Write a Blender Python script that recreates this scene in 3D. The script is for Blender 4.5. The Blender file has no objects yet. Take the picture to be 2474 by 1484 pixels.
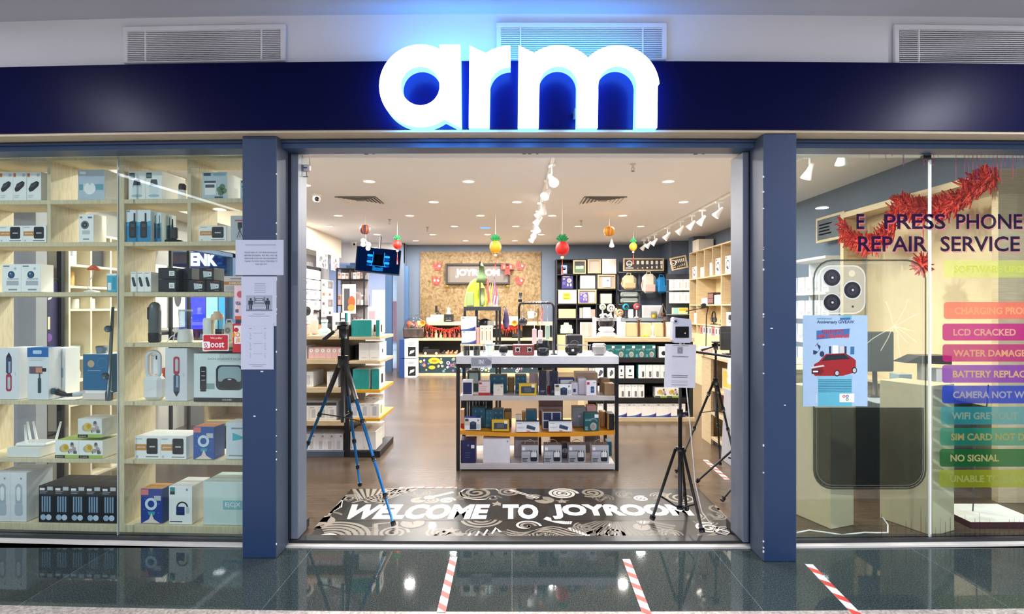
import bpy, math, random
from mathutils import Vector, Matrix
from mathutils.geometry import tessellate_polygon
scene = bpy.context.scene
COL = scene.collection
F, CX, CY, H = 1320.0, 1237.0, 742.0, 1.5      # photo focal length and centre in pixels, eye height
# ---------------------------------------------------------------- camera, world, exposure
cam_data = bpy.data.cameras.new('camera')
cam = bpy.data.objects.new('camera', cam_data)
COL.objects.link(cam)
cam.location = (0, 0, H)
cam.rotation_euler = (math.pi / 2, 0, 0)
cam_data.sensor_width = 36.0
cam_data.lens = 36.0 * F / 2474.0
cam_data.clip_start = 0.05
scene.camera = cam
world = bpy.data.worlds.new('mall_ambient')
scene.world = world
world.use_nodes = True
world.node_tree.nodes['Background'].inputs[0].default_value = (0.55, 0.60, 0.72, 1)
world.node_tree.nodes['Background'].inputs[1].default_value = 0.42
vs = scene.view_settings
vs.view_transform = 'Standard'
vs.look = 'None'
vs.gamma = 1.0
vs.exposure = 0.2
vs.use_curve_mapping = False
scene.cycles.transparent_max_bounces = 16
scene.cycles.max_bounces = 8
# ---------------------------------------------------------------- helpers
def P(px, py, Y):
 return Vector(((px - CX) * Y / F, Y, H - (py - CY) * Y / F))
def PX(px, Y): return (px - CX) * Y / F
def PZ(py, Y): return H - (py - CY) * Y / F
def lin(h):
 if not isinstance(h, str): return tuple(h)
 h = h.lstrip('#')
 if len(h) == 3: h = ''.join(c * 2 for c in h)
 o = []
 for i in (0, 2, 4):
  c = int(h[i:i + 2], 16) / 255
  o.append(c / 12.92 if c <= 0.04045 else ((c + 0.055) / 1.055) ** 2.4)
 return tuple(o)
MATS = {}
def M(col, rough=0.5, metal=0.0, emit=0.0, alpha=1.0, var=0.06, scale=18.0, coat=0.0, trans=0.0):
 """procedural Principled material: base colour broken up by noise"""
 key = (col, rough, metal, emit, alpha, var, scale, coat, trans)
 if key in MATS: return MATS[key]
 m = bpy.data.materials.new('paint_' + str(col).strip('#'))
 m.use_nodes = True
 nt = m.node_tree
 b = nt.nodes['Principled BSDF']
 c = lin(col)
 tc = nt.nodes.new('ShaderNodeTexCoord')
 nz = nt.nodes.new('ShaderNodeTexNoise')
 nz.inputs['Scale'].default_value = scale
 nz.inputs['Detail'].default_value = 2.0
 nt.links.new(tc.outputs['Object'], nz.inputs['Vector'])
 mx = nt.nodes.new('ShaderNodeMix')
 mx.data_type = 'RGBA'
 mx.inputs['A'].default_value = (*[max(0, x * (1 - var)) for x in c], 1)
 mx.inputs['B'].default_value = (*[min(1, x * (1 + var)) for x in c], 1)
 nt.links.new(nz.outputs['Fac'], mx.inputs['Factor'])
 nt.links.new(mx.outputs['Result'], b.inputs['Base Color'])
 b.inputs['Roughness'].default_value = rough
 b.inputs['Metallic'].default_value = metal
 b.inputs['Coat Weight'].default_value = coat
 b.inputs['Transmission Weight'].default_value = trans
 if emit:
  b.inputs['Emission Color'].default_value = (*c, 1)
  b.inputs['Emission Strength'].default_value = emit
 if alpha < 1: b.inputs['Alpha'].default_value = alpha
 MATS[key] = m
 return m
def ME(col, s):
 """pure emitter"""
 key = ('E', col, s)
 if key in MATS: return MATS[key]
 m = bpy.data.materials.new('lit_' + str(col).strip('#'))
 m.use_nodes = True
 nt = m.node_tree
 nt.nodes.clear()
 o = nt.nodes.new('ShaderNodeOutputMaterial')
 e = nt.nodes.new('ShaderNodeEmission')
 e.inputs[0].default_value = (*lin(col), 1)
 e.inputs[1].default_value = s
 nt.links.new(e.outputs[0], o.inputs[0])
 MATS[key] = m
 return m
def MGLASS(tint='#f4faf8', refl=1.0, rough=0.0):
 key = ('G', tint, refl, rough)
 if key in MATS: return MATS[key]
 m = bpy.data.materials.new('clear_glass')
 m.use_nodes = True
 nt = m.node_tree
 nt.nodes.clear()
 o = nt.nodes.new('ShaderNodeOutputMaterial')
 t = nt.nodes.new('ShaderNodeBsdfTransparent')
 t.inputs[0].default_value = (*lin(tint), 1)
 g = nt.nodes.new('ShaderNodeBsdfGlossy')
 g.inputs['Roughness'].default_value = rough
 fr = nt.nodes.new('ShaderNodeFresnel')
 ge = nt.nodes.new('ShaderNodeNewGeometry')
 io = nt.nodes.new('ShaderNodeMix')          # the same reflectance from either side of the sheet
 io.inputs['A'].default_value = 1.45
 io.inputs['B'].default_value = 1 / 1.45
 nt.links.new(ge.outputs['Backfacing'], io.inputs['Factor'])
 nt.links.new(io.outputs['Result'], fr.inputs['IOR'])
 mu = nt.nodes.new('ShaderNodeMath')
 mu.operation = 'MULTIPLY'
 mu.inputs[1].default_value = refl
 mx = nt.nodes.new('ShaderNodeMixShader')
 nt.links.new(fr.outputs[0], mu.inputs[0])
 nt.links.new(mu.outputs[0], mx.inputs[0])
 nt.links.new(t.outputs[0], mx.inputs[1])
 nt.links.new(g.outputs[0], mx.inputs[2])
 nt.links.new(mx.outputs[0], o.inputs[0])
 MATS[key] = m
 return m
def MFILM(col, opac):
 """translucent printed film stuck on glass"""
 key = ('F', col, opac)
 if key in MATS: return MATS[key]
 m = bpy.data.materials.new('printed_film')
 m.use_nodes = True
 nt = m.node_tree
 nt.nodes.clear()
 o = nt.nodes.new('ShaderNodeOutputMaterial')
 t = nt.nodes.new('ShaderNodeBsdfTransparent')
 d = nt.nodes.new('ShaderNodeBsdfDiffuse')
 d.inputs[0].default_value = (*lin(col), 1)
 tr = nt.nodes.new('ShaderNodeBsdfTranslucent')
 tr.inputs[0].default_value = (*lin(col), 1)
 m1 = nt.nodes.new('ShaderNodeMixShader')
 m1.inputs[0].default_value = 0.6
 mx = nt.nodes.new('ShaderNodeMixShader')
 mx.inputs[0].default_value = opac
 nt.links.new(d.outputs[0], m1.inputs[1])
 nt.links.new(tr.outputs[0], m1.inputs[2])
 nt.links.new(t.outputs[0], mx.inputs[1])
 nt.links.new(m1.outputs[0], mx.inputs[2])
 nt.links.new(mx.outputs[0], o.inputs[0])
 MATS[key] = m
 return m
def MNODE(name, fn):
 if name in MATS: return MATS[name]
 m = bpy.data.materials.new(name)
 m.use_nodes = True
 fn(m.node_tree, m.node_tree.nodes['Principled BSDF'])
 MATS[name] = m
 return m
def _ramp(nt, stops):
 r = nt.nodes.new('ShaderNodeValToRGB')
 el = r.color_ramp.elements
 while len(el) < len(stops): el.new(0.5)
 for e, (p, c) in zip(el, stops):
  e.position = p
  e.color = (*lin(c), 1)
 return r
def _coords(nt, scale, space='Object'):
 tc = nt.nodes.new('ShaderNodeTexCoord')
 mp = nt.nodes.new('ShaderNodeMapping')
 mp.inputs['Scale'].default_value = scale
 nt.links.new(tc.outputs[space], mp.inputs['Vector'])
 return mp
def m_wood(nt, b):       # pale maple laminate
 mp = _coords(nt, (3, 3, 42))
 n = nt.nodes.new('ShaderNodeTexNoise')
 n.inputs['Scale'].default_value = 2.0
 n.inputs['Detail'].default_value = 5
 r = _ramp(nt, [(0.3, '#c2ab84'), (0.55, '#cfba94'), (0.8, '#dac8a6')])
 nt.links.new(mp.outputs[0], n.inputs['Vector'])
 nt.links.new(n.outputs['Fac'], r.inputs[0])
 nt.links.new(r.outputs[0], b.inputs['Base Color'])
 b.inputs['Roughness'].default_value = 0.5
def m_grey_oak(nt, b):   # shelf edges of the window unit, greyer
 mp = _coords(nt, (30, 30, 4))
 n = nt.nodes.new('ShaderNodeTexNoise')
 n.inputs['Scale'].default_value = 3.0
 n.inputs['Detail'].default_value = 5
 r = _ramp(nt, [(0.3, '#c6b793'), (0.55, '#d8c9a8'), (0.8, '#e2d6b8')])
 nt.links.new(mp.outputs[0], n.inputs['Vector'])
 nt.links.new(n.outputs['Fac'], r.inputs[0])
 nt.links.new(r.outputs[0], b.inputs['Base Color'])
 b.inputs['Roughness'].default_value = 0.55
def m_osb(nt, b):
 mp = _coords(nt, (1, 1, 1))
 n0 = nt.nodes.new('ShaderNodeTexNoise')
 n0.inputs['Scale'].default_value = 3.0
 mx = nt.nodes.new('ShaderNodeMix')
 mx.data_type = 'VECTOR'
 mx.inputs['Factor'].default_value = 0.25
 v = nt.nodes.new('ShaderNodeTexVoronoi')
 v.inputs['Scale'].default_value = 34.0
 v2 = nt.nodes.new('ShaderNodeTexNoise')
 v2.inputs['Scale'].default_value = 14.0
 v2.inputs['Detail'].default_value = 6
 r = _ramp(nt, [(0.0, '#705c38'), (0.35, '#7f6947'), (0.62, '#8a7450'), (0.9, '#95805e')])
 r2 = _ramp(nt, [(0.34, '#c9b080'), (0.5, '#ffffff')])
 mm = nt.nodes.new('ShaderNodeMix')
 mm.data_type = 'RGBA'
 mm.blend_type = 'MULTIPLY'
 mm.inputs['Factor'].default_value = 0.8
 nt.links.new(mp.outputs[0], n0.inputs['Vector'])
 nt.links.new(mp.outputs[0], mx.inputs['A'])
 nt.links.new(n0.outputs['Color'], mx.inputs['B'])
 nt.links.new(mx.outputs['Result'], v.inputs['Vector'])
 nt.links.new(mp.outputs[0], v2.inputs['Vector'])
 nt.links.new(v.outputs['Color'], r.inputs[0])
 nt.links.new(v2.outputs['Fac'], r2.inputs[0])
 nt.links.new(r.outputs[0], mm.inputs['A'])
 nt.links.new(r2.outputs[0], mm.inputs['B'])
 nt.links.new(mm.outputs['Result'], b.inputs['Base Color'])
 b.inputs['Roughness'].default_value = 0.6
def m_floor(nt, b):      # brown vinyl planks running across the shop
 mp = _coords(nt, (1, 1, 1))
 br = nt.nodes.new('ShaderNodeTexBrick')
 br.inputs['Scale'].default_value = 1.0
 br.inputs['Brick Width'].default_value = 1.2
 br.inputs['Row Height'].default_value = 0.15
 br.inputs['Mortar Size'].default_value = 0.002
 br.inputs['Color1'].default_value = (*lin('#5b4c3e'), 1)
 br.inputs['Color2'].default_value = (*lin('#665646'), 1)
 br.inputs['Mortar'].default_value = (*lin('#43382d'), 1)
 mp2 = _coords(nt, (1.5, 26, 1))
 n = nt.nodes.new('ShaderNodeTexNoise')
 n.inputs['Scale'].default_value = 3.0
 n.inputs['Detail'].default_value = 6
 r = _ramp(nt, [(0.3, '#b9b2aa'), (0.7, '#ffffff')])
 mm = nt.nodes.new('ShaderNodeMix')
 mm.data_type = 'RGBA'
 mm.blend_type = 'MULTIPLY'
 mm.inputs['Factor'].default_value = 0.7
 nt.links.new(mp.outputs[0], br.inputs['Vector'])
 nt.links.new(mp2.outputs[0], n.inputs['Vector'])
 nt.links.new(n.outputs['Fac'], r.inputs[0])
 nt.links.new(br.outputs['Color'], mm.inputs['A'])
 nt.links.new(r.outputs[0], mm.inputs['B'])
 nt.links.new(mm.outputs['Result'], b.inputs['Base Color'])
 b.inputs['Roughness'].default_value = 0.27
def m_granite(nt, b):
 mp = _coords(nt, (1, 1, 1))
 n = nt.nodes.new('ShaderNodeTexNoise')
 n.inputs['Scale'].default_value = 160
 n.inputs['Detail'].default_value = 3
 r = _ramp(nt, [(0.35, '#263233'), (0.55, '#3a4647'), (0.75, '#617071')])
 br = nt.nodes.new('ShaderNodeTexBrick')
 br.inputs['Scale'].default_value = 1.0
 br.offset = 0.0
 br.inputs['Brick Width'].default_value = 1.24
 br.inputs['Row Height'].default_value = 4.0
 br.inputs['Mortar Size'].default_value = 0.0025
 br.inputs['Color1'].default_value = (1, 1, 1, 1)
 br.inputs['Color2'].default_value = (0.72, 0.72, 0.72, 1)
 br.inputs['Mortar'].default_value = (2.2, 2.2, 2.2, 1)
 mm = nt.nodes.new('ShaderNodeMix')
 mm.data_type = 'RGBA'
 mm.blend_type = 'MULTIPLY'
 mm.inputs['Factor'].default_value = 1.0
 nt.links.new(mp.outputs[0], n.inputs['Vector'])
 nt.links.new(mp.outputs[0], br.inputs['Vector'])
 nt.links.new(n.outputs['Fac'], r.inputs[0])
 nt.links.new(r.outputs[0], mm.inputs['A'])
 nt.links.new(br.outputs['Color'], mm.inputs['B'])
 nt.links.new(mm.outputs['Result'], b.inputs['Base Color'])
 b.inputs['Roughness'].default_value = 0.035
 b.inputs['IOR'].default_value = 1.42
def m_terrazzo(nt, b):
 mp = _coords(nt, (1, 1, 1))
 n = nt.nodes.new('ShaderNodeTexVoronoi')
 n.inputs['Scale'].default_value = 90
 r = _ramp(nt, [(0.1, '#8d857c'), (0.5, '#b3aaa0'), (0.9, '#cfc6bb')])
 nt.links.new(mp.outputs[0], n.inputs['Vector'])
 nt.links.new(n.outputs['Color'], r.inputs[0])
 nt.links.new(r.outputs[0], b.inputs['Base Color'])
 b.inputs['Roughness'].default_value = 0.35
WOOD = MNODE('maple_laminate', m_wood)
OAK = MNODE('pale_oak_laminate', m_grey_oak)
OSB = MNODE('strand_board', m_osb)
TXT = {}
def text2d(s, bold=0.0, shear=0.0):
 """outline font to triangles in a 1-unit-high box; returns verts, faces, width, height"""
 key = (s, bold, shear)
 if key in TXT: return TXT[key]
 cu = bpy.data.curves.new('lettering', 'FONT')
 cu.body = s
 cu.size = 1.0
 cu.offset = bold
 cu.shear = shear
 cu.resolution_u = 3
 ob = bpy.data.objects.new('lettering', cu)
 me = bpy.data.meshes.new_from_object(ob)
 vs_ = [(v.co.x, v.co.y) for v in me.vertices]
 fs = [tuple(p.vertices) for p in me.polygons]
 bpy.data.objects.remove(ob)
 bpy.data.meshes.remove(me)
 bpy.data.curves.remove(cu)
 if not vs_:
  TXT[key] = ([], [], 1, 1)
  return TXT[key]
 x0 = min(v[0] for v in vs_); x1 = max(v[0] for v in vs_)
 y0 = min(v[1] for v in vs_); y1 = max(v[1] for v in vs_)
 TXT[key] = ([((x - x0) / (x1 - x0), (y - y0) / (y1 - y0)) for x, y in vs_], fs, x1 - x0, y1 - y0)
 return TXT[key]
class Fr:
 """a drawing plane: origin, unit u and v vectors, size in metres; draws flat print into a mesh builder"""
 def __init__(s, mb, o, u, v, w, h, lift=0.0006):
  s.mb, s.o, s.u, s.v, s.w, s.h = mb, Vector(o), Vector(u).normalized(), Vector(v).normalized(), w, h
  s.n = s.u.cross(s.v).normalized()
  s.l = lift
 def pt(s, a, b, k=1):
  return s.o + s.u * (a * s.w) + s.v * (b * s.h) + s.n * (s.l * k)
 def poly(s, pts, m, k=1):
  if len(pts) <= 4:
   s.mb.face([s.pt(a, b, k) for a, b in pts], m)
  else:
   tri = tessellate_polygon([[Vector((a * s.w, b * s.h, 0)) for a, b in pts]])
   base = s.mb.addv([s.pt(a, b, k) for a, b in pts])
   for t in tri:
    q = [pts[i] for i in t]
    ar = (q[1][0] - q[0][0]) * (q[2][1] - q[0][1]) - (q[2][0] - q[0][0]) * (q[1][1] - q[0][1])
    s.mb.addf([base + i for i in (t if ar > 0 else t[::-1])], m)
 def rect(s, a0, b0, a1, b1, m, k=1):
  s.poly([(a0, b0), (a1, b0), (a1, b1), (a0, b1)], m, k)
 def frame(s, a0, b0, a1, b1, t, m, k=1):
  tu, tv = t / s.w, t / s.h
  s.rect(a0, b0, a1, b0 + tv, m, k); s.rect(a0, b1 - tv, a1, b1, m, k)
  s.rect(a0, b0 + tv, a0 + tu, b1 - tv, m, k); s.rect(a1 - tu, b0 + tv, a1, b1 - tv, m, k)
 def disc(s, a, b, r, m, k=1, n=20, sx=1.0, a0=0.0, a1=6.2832):
  """r as a fraction of the height"""
  R = r * s.h if s.w >= 1 else min(r * s.h, .47 * s.w / sx)
  pts = [(a + R * sx / s.w * math.cos(a0 + (a1 - a0) * i / n), b + R / s.h * math.sin(a0 + (a1 - a0) * i / n)) for i in range(n + (0 if a1 - a0 > 6.28 else 1))]
  s.poly(pts, m, k)
 def ring(s, a, b, r0, r1, m, k=1, n=24, t0=0.0, t1=6.2832, sx=1.0):
  R0, R1 = r0 * s.h, r1 * s.h
  if s.w < 1 and R1 * sx > .47 * s.w: R0, R1 = R0 * .47 * s.w / R1 / sx, .47 * s.w / sx
  for i in range(n):
   q = []
   for (j, R) in ((i, R0), (i, R1), (i + 1, R1), (i + 1, R0)):
    t = t0 + (t1 - t0) * j / n
    q.append((a + R * sx / s.w * math.cos(t), b + R / s.h * math.sin(t)))
   s.poly(q, m, k)
 def rr(s, a0, b0, a1, b1, r, m, k=1, n=5):
  """rounded rectangle, r in metres"""
  ru, rv = r / s.w, r / s.h
  pts = []
  for (cu, cv, t0) in ((a1 - ru, b0 + rv, -90), (a1 - ru, b1 - rv, 0), (a0 + ru, b1 - rv, 90), (a0 + ru, b0 + rv, 180)):
   for i in range(n + 1):
    t = math.radians(t0 + 90 * i / n)
    pts.append((cu + ru * math.cos(t), cv + rv * math.sin(t)))
  s.poly(pts, m, k)
 def line(s, pts, t, m, k=1):
  """ribbon through points, t = width in metres"""
  P3 = [(a * s.w, b * s.h) for a, b in pts]
  L = []
  for i, p in enumerate(P3):
   q0 = P3[max(0, i - 1)]; q1 = P3[min(len(P3) - 1, i + 1)]
   dx, dy = q1[0] - q0[0], q1[1] - q0[1]
   d = math.hypot(dx, dy) or 1
   L.append((-dy / d * t / 2, dx / d * t / 2))
  for i in range(len(P3) - 1):
   q = [(P3[i][0] - L[i][0], P3[i][1] - L[i][1]), (P3[i + 1][0] - L[i + 1][0], P3[i + 1][1] - L[i + 1][1]),
                 (P3[i + 1][0] + L[i + 1][0], P3[i + 1][1] + L[i + 1][1]), (P3[i][0] + L[i][0], P3[i][1] + L[i][1])]
   s.poly([(x / s.w, y / s.h) for x, y in q], m, k)
 def text(s, t, a0, b0, a1, b1, m, bold=0.0, shear=0.0, k=1.6, fit=True):
  """lettering stretched into the box; fit=False keeps the font's own proportions, centred"""
  v, f, w, h = text2d(t, bold, shear)
  if not fit:
   W, Hh = (a1 - a0) * s.w, (b1 - b0) * s.h
   want = w / h * Hh
   if want < W:
    d = (W - want) / 2 / s.w
    a0, a1 = a0 + d, a1 - d
   else:
    d = (Hh - Hh * W / want) / 2 / s.h
    b0, b1 = b0 + d, b1 - d
  base = s.mb.addv([s.pt(a0 + x * (a1 - a0), b0 + y * (b1 - b0), k) for x, y in v])
  for q in f: s.mb.addf([base + i for i in q], m)
 def lines(s, a0, b0, a1, b1, n, m, rag=0.25, seed=1, fill=0.45):
  """n rows of tiny print"""
  rn = random.Random(seed)
  st = (b1 - b0) / n
  for i in range(n):
   y = b1 - (i + 1) * st
   s.rect(a0, y + st * (1 - fill) / 2, a1 - (a1 - a0) * rag * rn.random(), y + st * (1 + fill) / 2, m)
class MB:
 def __init__(s):
  s.v, s.f, s.m, s.sm, s.ms = [], [], [], [], []
 def slot(s, m):
  if m not in s.ms: s.ms.append(m)
  return s.ms.index(m)
 def addv(s, pts):
  b = len(s.v)
  s.v.extend([tuple(p) for p in pts])
  return b
 def addf(s, idx, m, smooth=False):
  s.f.append(tuple(idx)); s.m.append(s.slot(m)); s.sm.append(smooth)
 def face(s, pts, m):
  b = s.addv(pts)
  s.addf(range(b, b + len(pts)), m)
 def box(s, x0, x1, y0, y1, z0, z1, m, top=None, front=None, side=None, c=0.0):
  top = top or m; front = front or m; side = side or m
  if c <= 0:
   b = s.addv([(x0, y0, z0), (x1, y0, z0), (x1, y1, z0), (x0, y1, z0), (x0, y0, z1), (x1, y0, z1), (x1, y1, z1), (x0, y1, z1)])
   for q, mm in (((0, 3, 2, 1), m), ((4, 5, 6, 7), top), ((0, 1, 5, 4), front), ((1, 2, 6, 5), side), ((2, 3, 7, 6), m), ((3, 0, 4, 7), side)):
    s.addf([b + i for i in q], mm)
   return
  c = min(c, (x1 - x0) * .45, (y1 - y0) * .45, (z1 - z0) * .45)
  X, Y, Z = (x0, x1), (y0, y1), (z0, z1)
  ids = {}
  for i in (0, 1):
   for j in (0, 1):
    for k in (0, 1):
     sx, sy, sz = (1, -1)[i], (1, -1)[j], (1, -1)[k]
     for ax in range(3):   # vertex lying on the face perpendicular to ax
      p = [X[i] + sx * c, Y[j] + sy * c, Z[k] + sz * c]
      p[ax] = (X[i], Y[j], Z[k])[ax]
      ids[i, j, k, ax] = s.addv([p])
  def q(a, b_, c_, d, mm): s.addf((a, b_, c_, d), mm)
  g = ids
  q(g[0,0,0,1], g[1,0,0,1], g[1,0,1,1], g[0,0,1,1], front)
  q(g[1,1,0,1], g[0,1,0,1], g[0,1,1,1], g[1,1,1,1], m)
  q(g[1,0,0,0], g[1,1,0,0], g[1,1,1,0], g[1,0,1,0], side)
  q(g[0,1,0,0], g[0,0,0,0], g[0,0,1,0], g[0,1,1,0], side)
  q(g[0,0,1,2], g[1,0,1,2], g[1,1,1,2], g[0,1,1,2], top)
  q(g[0,1,0,2], g[1,1,0,2], g[1,0,0,2], g[0,0,0,2], m)
  for k, mm in ((0, m), (1, top)):
   for j in (0, 1):
    a = [g[0,j,k,1], g[1,j,k,1], g[1,j,k,2], g[0,j,k,2]]
    q(*(a if (j == 0) == (k == 1) else a[::-1]), front if j == 0 else m)
   for i in (0, 1):
    a = [g[i,0,k,0], g[i,1,k,0], g[i,1,k,2], g[i,0,k,2]]
    q(*(a if (i == 1) == (k == 1) else a[::-1]), side)
  for i in (0, 1):
   for j in (0, 1):
    a = [g[i,j,0,0], g[i,j,0,1], g[i,j,1,1], g[i,j,1,0]]
    q(*(a if (i == j) else a[::-1]), side)
    for k in (0, 1):
     t = [g[i,j,k,0], g[i,j,k,1], g[i,j,k,2]]
     s.addf(t if (i + j + k) % 2 else t[::-1], front)
 def tube(s, pts, r, m, n=8, caps=True, closed=False):
  pts = [Vector(p) for p in pts]
  rs = r if isinstance(r, (list, tuple)) else [r] * len(pts)
  rings = []
  up = None
  N = len(pts)
  for i, p in enumerate(pts):
   if closed: d = pts[(i + 1) % N] - pts[(i - 1) % N]
   else: d = pts[min(i + 1, N - 1)] - pts[max(i - 1, 0)]
   if d.length < 1e-9: d = Vector((0, 0, 1))
   d.normalize()
   if up is None:
    up = Vector((0, 0, 1)) if abs(d.z) < 0.9 else Vector((1, 0, 0))
   a = d.cross(up)
   if a.length < 1e-6: a = d.cross(Vector((0, 1, 0)))
   a.normalize()
   b = a.cross(d).normalized()
   up = b
   rings.append(s.addv([p + (a * math.cos(2 * math.pi * k / n) + b * math.sin(2 * math.pi * k / n)) * rs[i] for k in range(n)]))
  for i in range(N if closed else N - 1):
   a, b = rings[i], rings[(i + 1) % N]
   for k in range(n):
    s.addf((a + k, b + k, b + (k + 1) % n, a + (k + 1) % n)[::-1], m, True)
  if caps and not closed:
   s.addf([rings[0] + k for k in range(n)], m)
   s.addf([rings[-1] + k for k in range(n)][::-1], m)
 def lathe(s, prof, m, c=(0, 0, 0), n=24, axis='z', mats=None, sx=1.0, sy=1.0):
  """prof = [(radius, height)], closed at radius 0 ends"""
  c = Vector(c)
  R = []
  for (r, h) in prof:
   L = []
   for k in range(n if r > 1e-6 else 1):
    t = 2 * math.pi * k / n
    x, y, z = r * math.cos(t) * sx, r * math.sin(t) * sy, h
    if axis == 'y': x, y, z = x, h, -y
    elif axis == 'x': x, y, z = h, x, y
    L.append((c.x + x, c.y + y, c.z + z))
   R.append((s.addv(L), len(L)))
  for i in range(len(R) - 1):
   (a, na), (b, nb) = R[i], R[i + 1]
   mm = mats[i] if mats else m
   for k in range(n):
    k2 = (k + 1) % n
    if na == 1 and nb == 1: break
    if na == 1: s.addf((a, b + k2, b + k)[::-1], mm, True)
    elif nb == 1: s.addf((a + k, a + k2, b), mm, True)
    else: s.addf((a + k, a + k2, b + k2, b + k), mm, True)
 def ball(s, c, r, m, n=16, sc=(1, 1, 1)):
  pr = [(r * math.sin(math.pi * i / (n // 2)), -r * math.cos(math.pi * i / (n // 2))) for i in range(n // 2 + 1)]
  pr[0] = (0, -r); pr[-1] = (0, r)
  b = len(s.v)
  s.lathe(pr, m, (0, 0, 0), n)
  for i in range(b, len(s.v)):
   x, y, z = s.v[i]
   s.v[i] = (c[0] + x * sc[0], c[1] + y * sc[1], c[2] + z * sc[2])
 def prism(s, outline, y0, y1, m, front=None, holes=(), back=None):
  """2-D outline in (x, z), extruded from y0 (front) to y1"""
  loops = [outline] + list(holes)
  flat = [p for L in loops for p in L]
  tri = tessellate_polygon([[Vector((x, z, 0)) for x, z in L] for L in loops])
  for (y, mm, fl) in ((y0, front or m, False), (y1, back or m, True)):
   b = s.addv([(x, y, z) for x, z in flat])
   for t in tri:
    q = [flat[i] for i in t]
    ar = (q[1][0] - q[0][0]) * (q[2][1] - q[0][1]) - (q[2][0] - q[0][0]) * (q[1][1] - q[0][1])
    t = t if ar > 0 else t[::-1]
    s.addf([b + i for i in (t[::-1] if fl else t)], mm)
  for L in loops:
   n = len(L)
   b = s.addv([(x, y0, z) for x, z in L] + [(x, y1, z) for x, z in L])
   for i in range(n):
    j = (i + 1) % n
    s.addf((b + i, b + n + i, b + n + j, b + j), m)
 def fr(s, o, u, v, w, h, lift=0.0006): return Fr(s, o, u, v, w, h, lift)
 def front(s, w, h, y=0.0, x0=None, z0=0.0):
  return Fr(s, (-w / 2 if x0 is None else x0, y, z0), (1, 0, 0), (0, 0, 1), w, h)
 def build(s, name, parent=None, loc=None, rz=0.0, rot=None):
  me = bpy.data.meshes.new(name)
  me.from_pydata(s.v, [], s.f)
  for m in s.ms: me.materials.append(m)
  me.polygons.foreach_set('material_index', s.m)
  me.polygons.foreach_set('use_smooth', s.sm)
  me.update()
  o = bpy.data.objects.new(name, me)
  COL.objects.link(o)
  if parent: o.parent = parent
  if loc is not None: o.location = loc
  if rot: o.rotation_euler = rot
  elif rz: o.rotation_euler = (0, 0, rz)
  return o
def tag(o, label=None, cat=None, group=None, kind=None):
 if label: o['label'] = label
 if cat: o['category'] = cat
 if group: o['group'] = group
 if kind: o['kind'] = kind
 return o
def thing(name, label, cat, loc=(0, 0, 0), rz=0.0, group=None, rot=None):
 o = bpy.data.objects.new(name, None)
 o.empty_display_size = 0.05
 COL.objects.link(o)
 o.location = (loc[0], loc[1], loc[2] + (.002 if loc[2] > .01 else 0))      # rests a hair above what carries it
 o.rotation_euler = rot or (0, 0, rz)
 return tag(o, label, cat, group)
def dup(o, loc, label=None, rz=None, parent=None):
 """copy of a thing and of its parts and sub-parts, sharing mesh data"""
 c = o.copy()
 COL.objects.link(c)
 if parent: c.parent = parent
 if loc is not None: c.location = loc
 if rz is not None: c.rotation_euler.z = rz
 if label: c['label'] = label
 for ch in list(o.children): dup(ch, None, parent=c)
 return c
def lamp(name, kind, loc, power, col, parent=None, size=0.1, rot=None, spot=None, blend=0.5, size_y=None):
 l = bpy.data.lights.new(name, kind)
 l.energy = power
 l.color = lin(col)
 if kind == 'AREA':
  if size_y:
   l.shape = 'RECTANGLE'; l.size = size; l.size_y = size_y
  else:
   l.shape = 'DISK'; l.size = size
 else: l.shadow_soft_size = size
 if kind == 'SPOT':
  l.spot_size = spot or 1.2
  l.spot_blend = blend
 o = bpy.data.objects.new(name, l)
 COL.objects.link(o)
 if parent: o.parent = parent
 o.location = loc
 if rot: o.rotation_euler = rot
 return o
ORD = ['leftmost', 'second from left', 'third from left', 'fourth from left', 'fifth from left', 'sixth from left', 'seventh from left', 'eighth from left', 'ninth from left', 'tenth from left']
def ordn(i, n):
 return 'rightmost' if i == n - 1 and n > 1 else ORD[i]
WHITE, CREAM, BLACK, DKGREY = M('#f2f1ee'), M('#efe6d2'), M('#121316', 0.45), M('#2c2f35')
NAVY = M('#2b3f6b', 0.45, var=0.03, scale=3)
# ================================================================ setting
CEIL, SOFF = 2.98, 2.50
def cv(x): return (0.009 if x < 0 else 0.0045) * x * x      # the shopfront bows gently away at its ends
def sweep(mb, x0, x1, prof, m, n=24):
 """closed (y, z) profile swept along the bowed shopfront"""
 rings = []
 for i in range(n + 1):
  x = x0 + (x1 - x0) * i / n
  rings.append(mb.addv([(x, y + cv(x), z) for y, z in prof]))
 k = len(prof)
 for i in range(n):
  for j in range(k):
   mb.addf((rings[i] + j, rings[i + 1] + j, rings[i + 1] + (j + 1) % k, rings[i] + (j + 1) % k), m)
 mb.addf([rings[0] + j for j in range(k)][::-1], m)
 mb.addf([rings[n] + j for j in range(k)], m)
def bar(y0, y1, z0, z1): return [(y0, z0), (y1, z0), (y1, z1), (y0, z1)]
def struct(name, mb, label=None, parent=None):
 o = mb.build(name, parent)
 if not parent: tag(o, label, None, None, 'structure')
 return o
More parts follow.
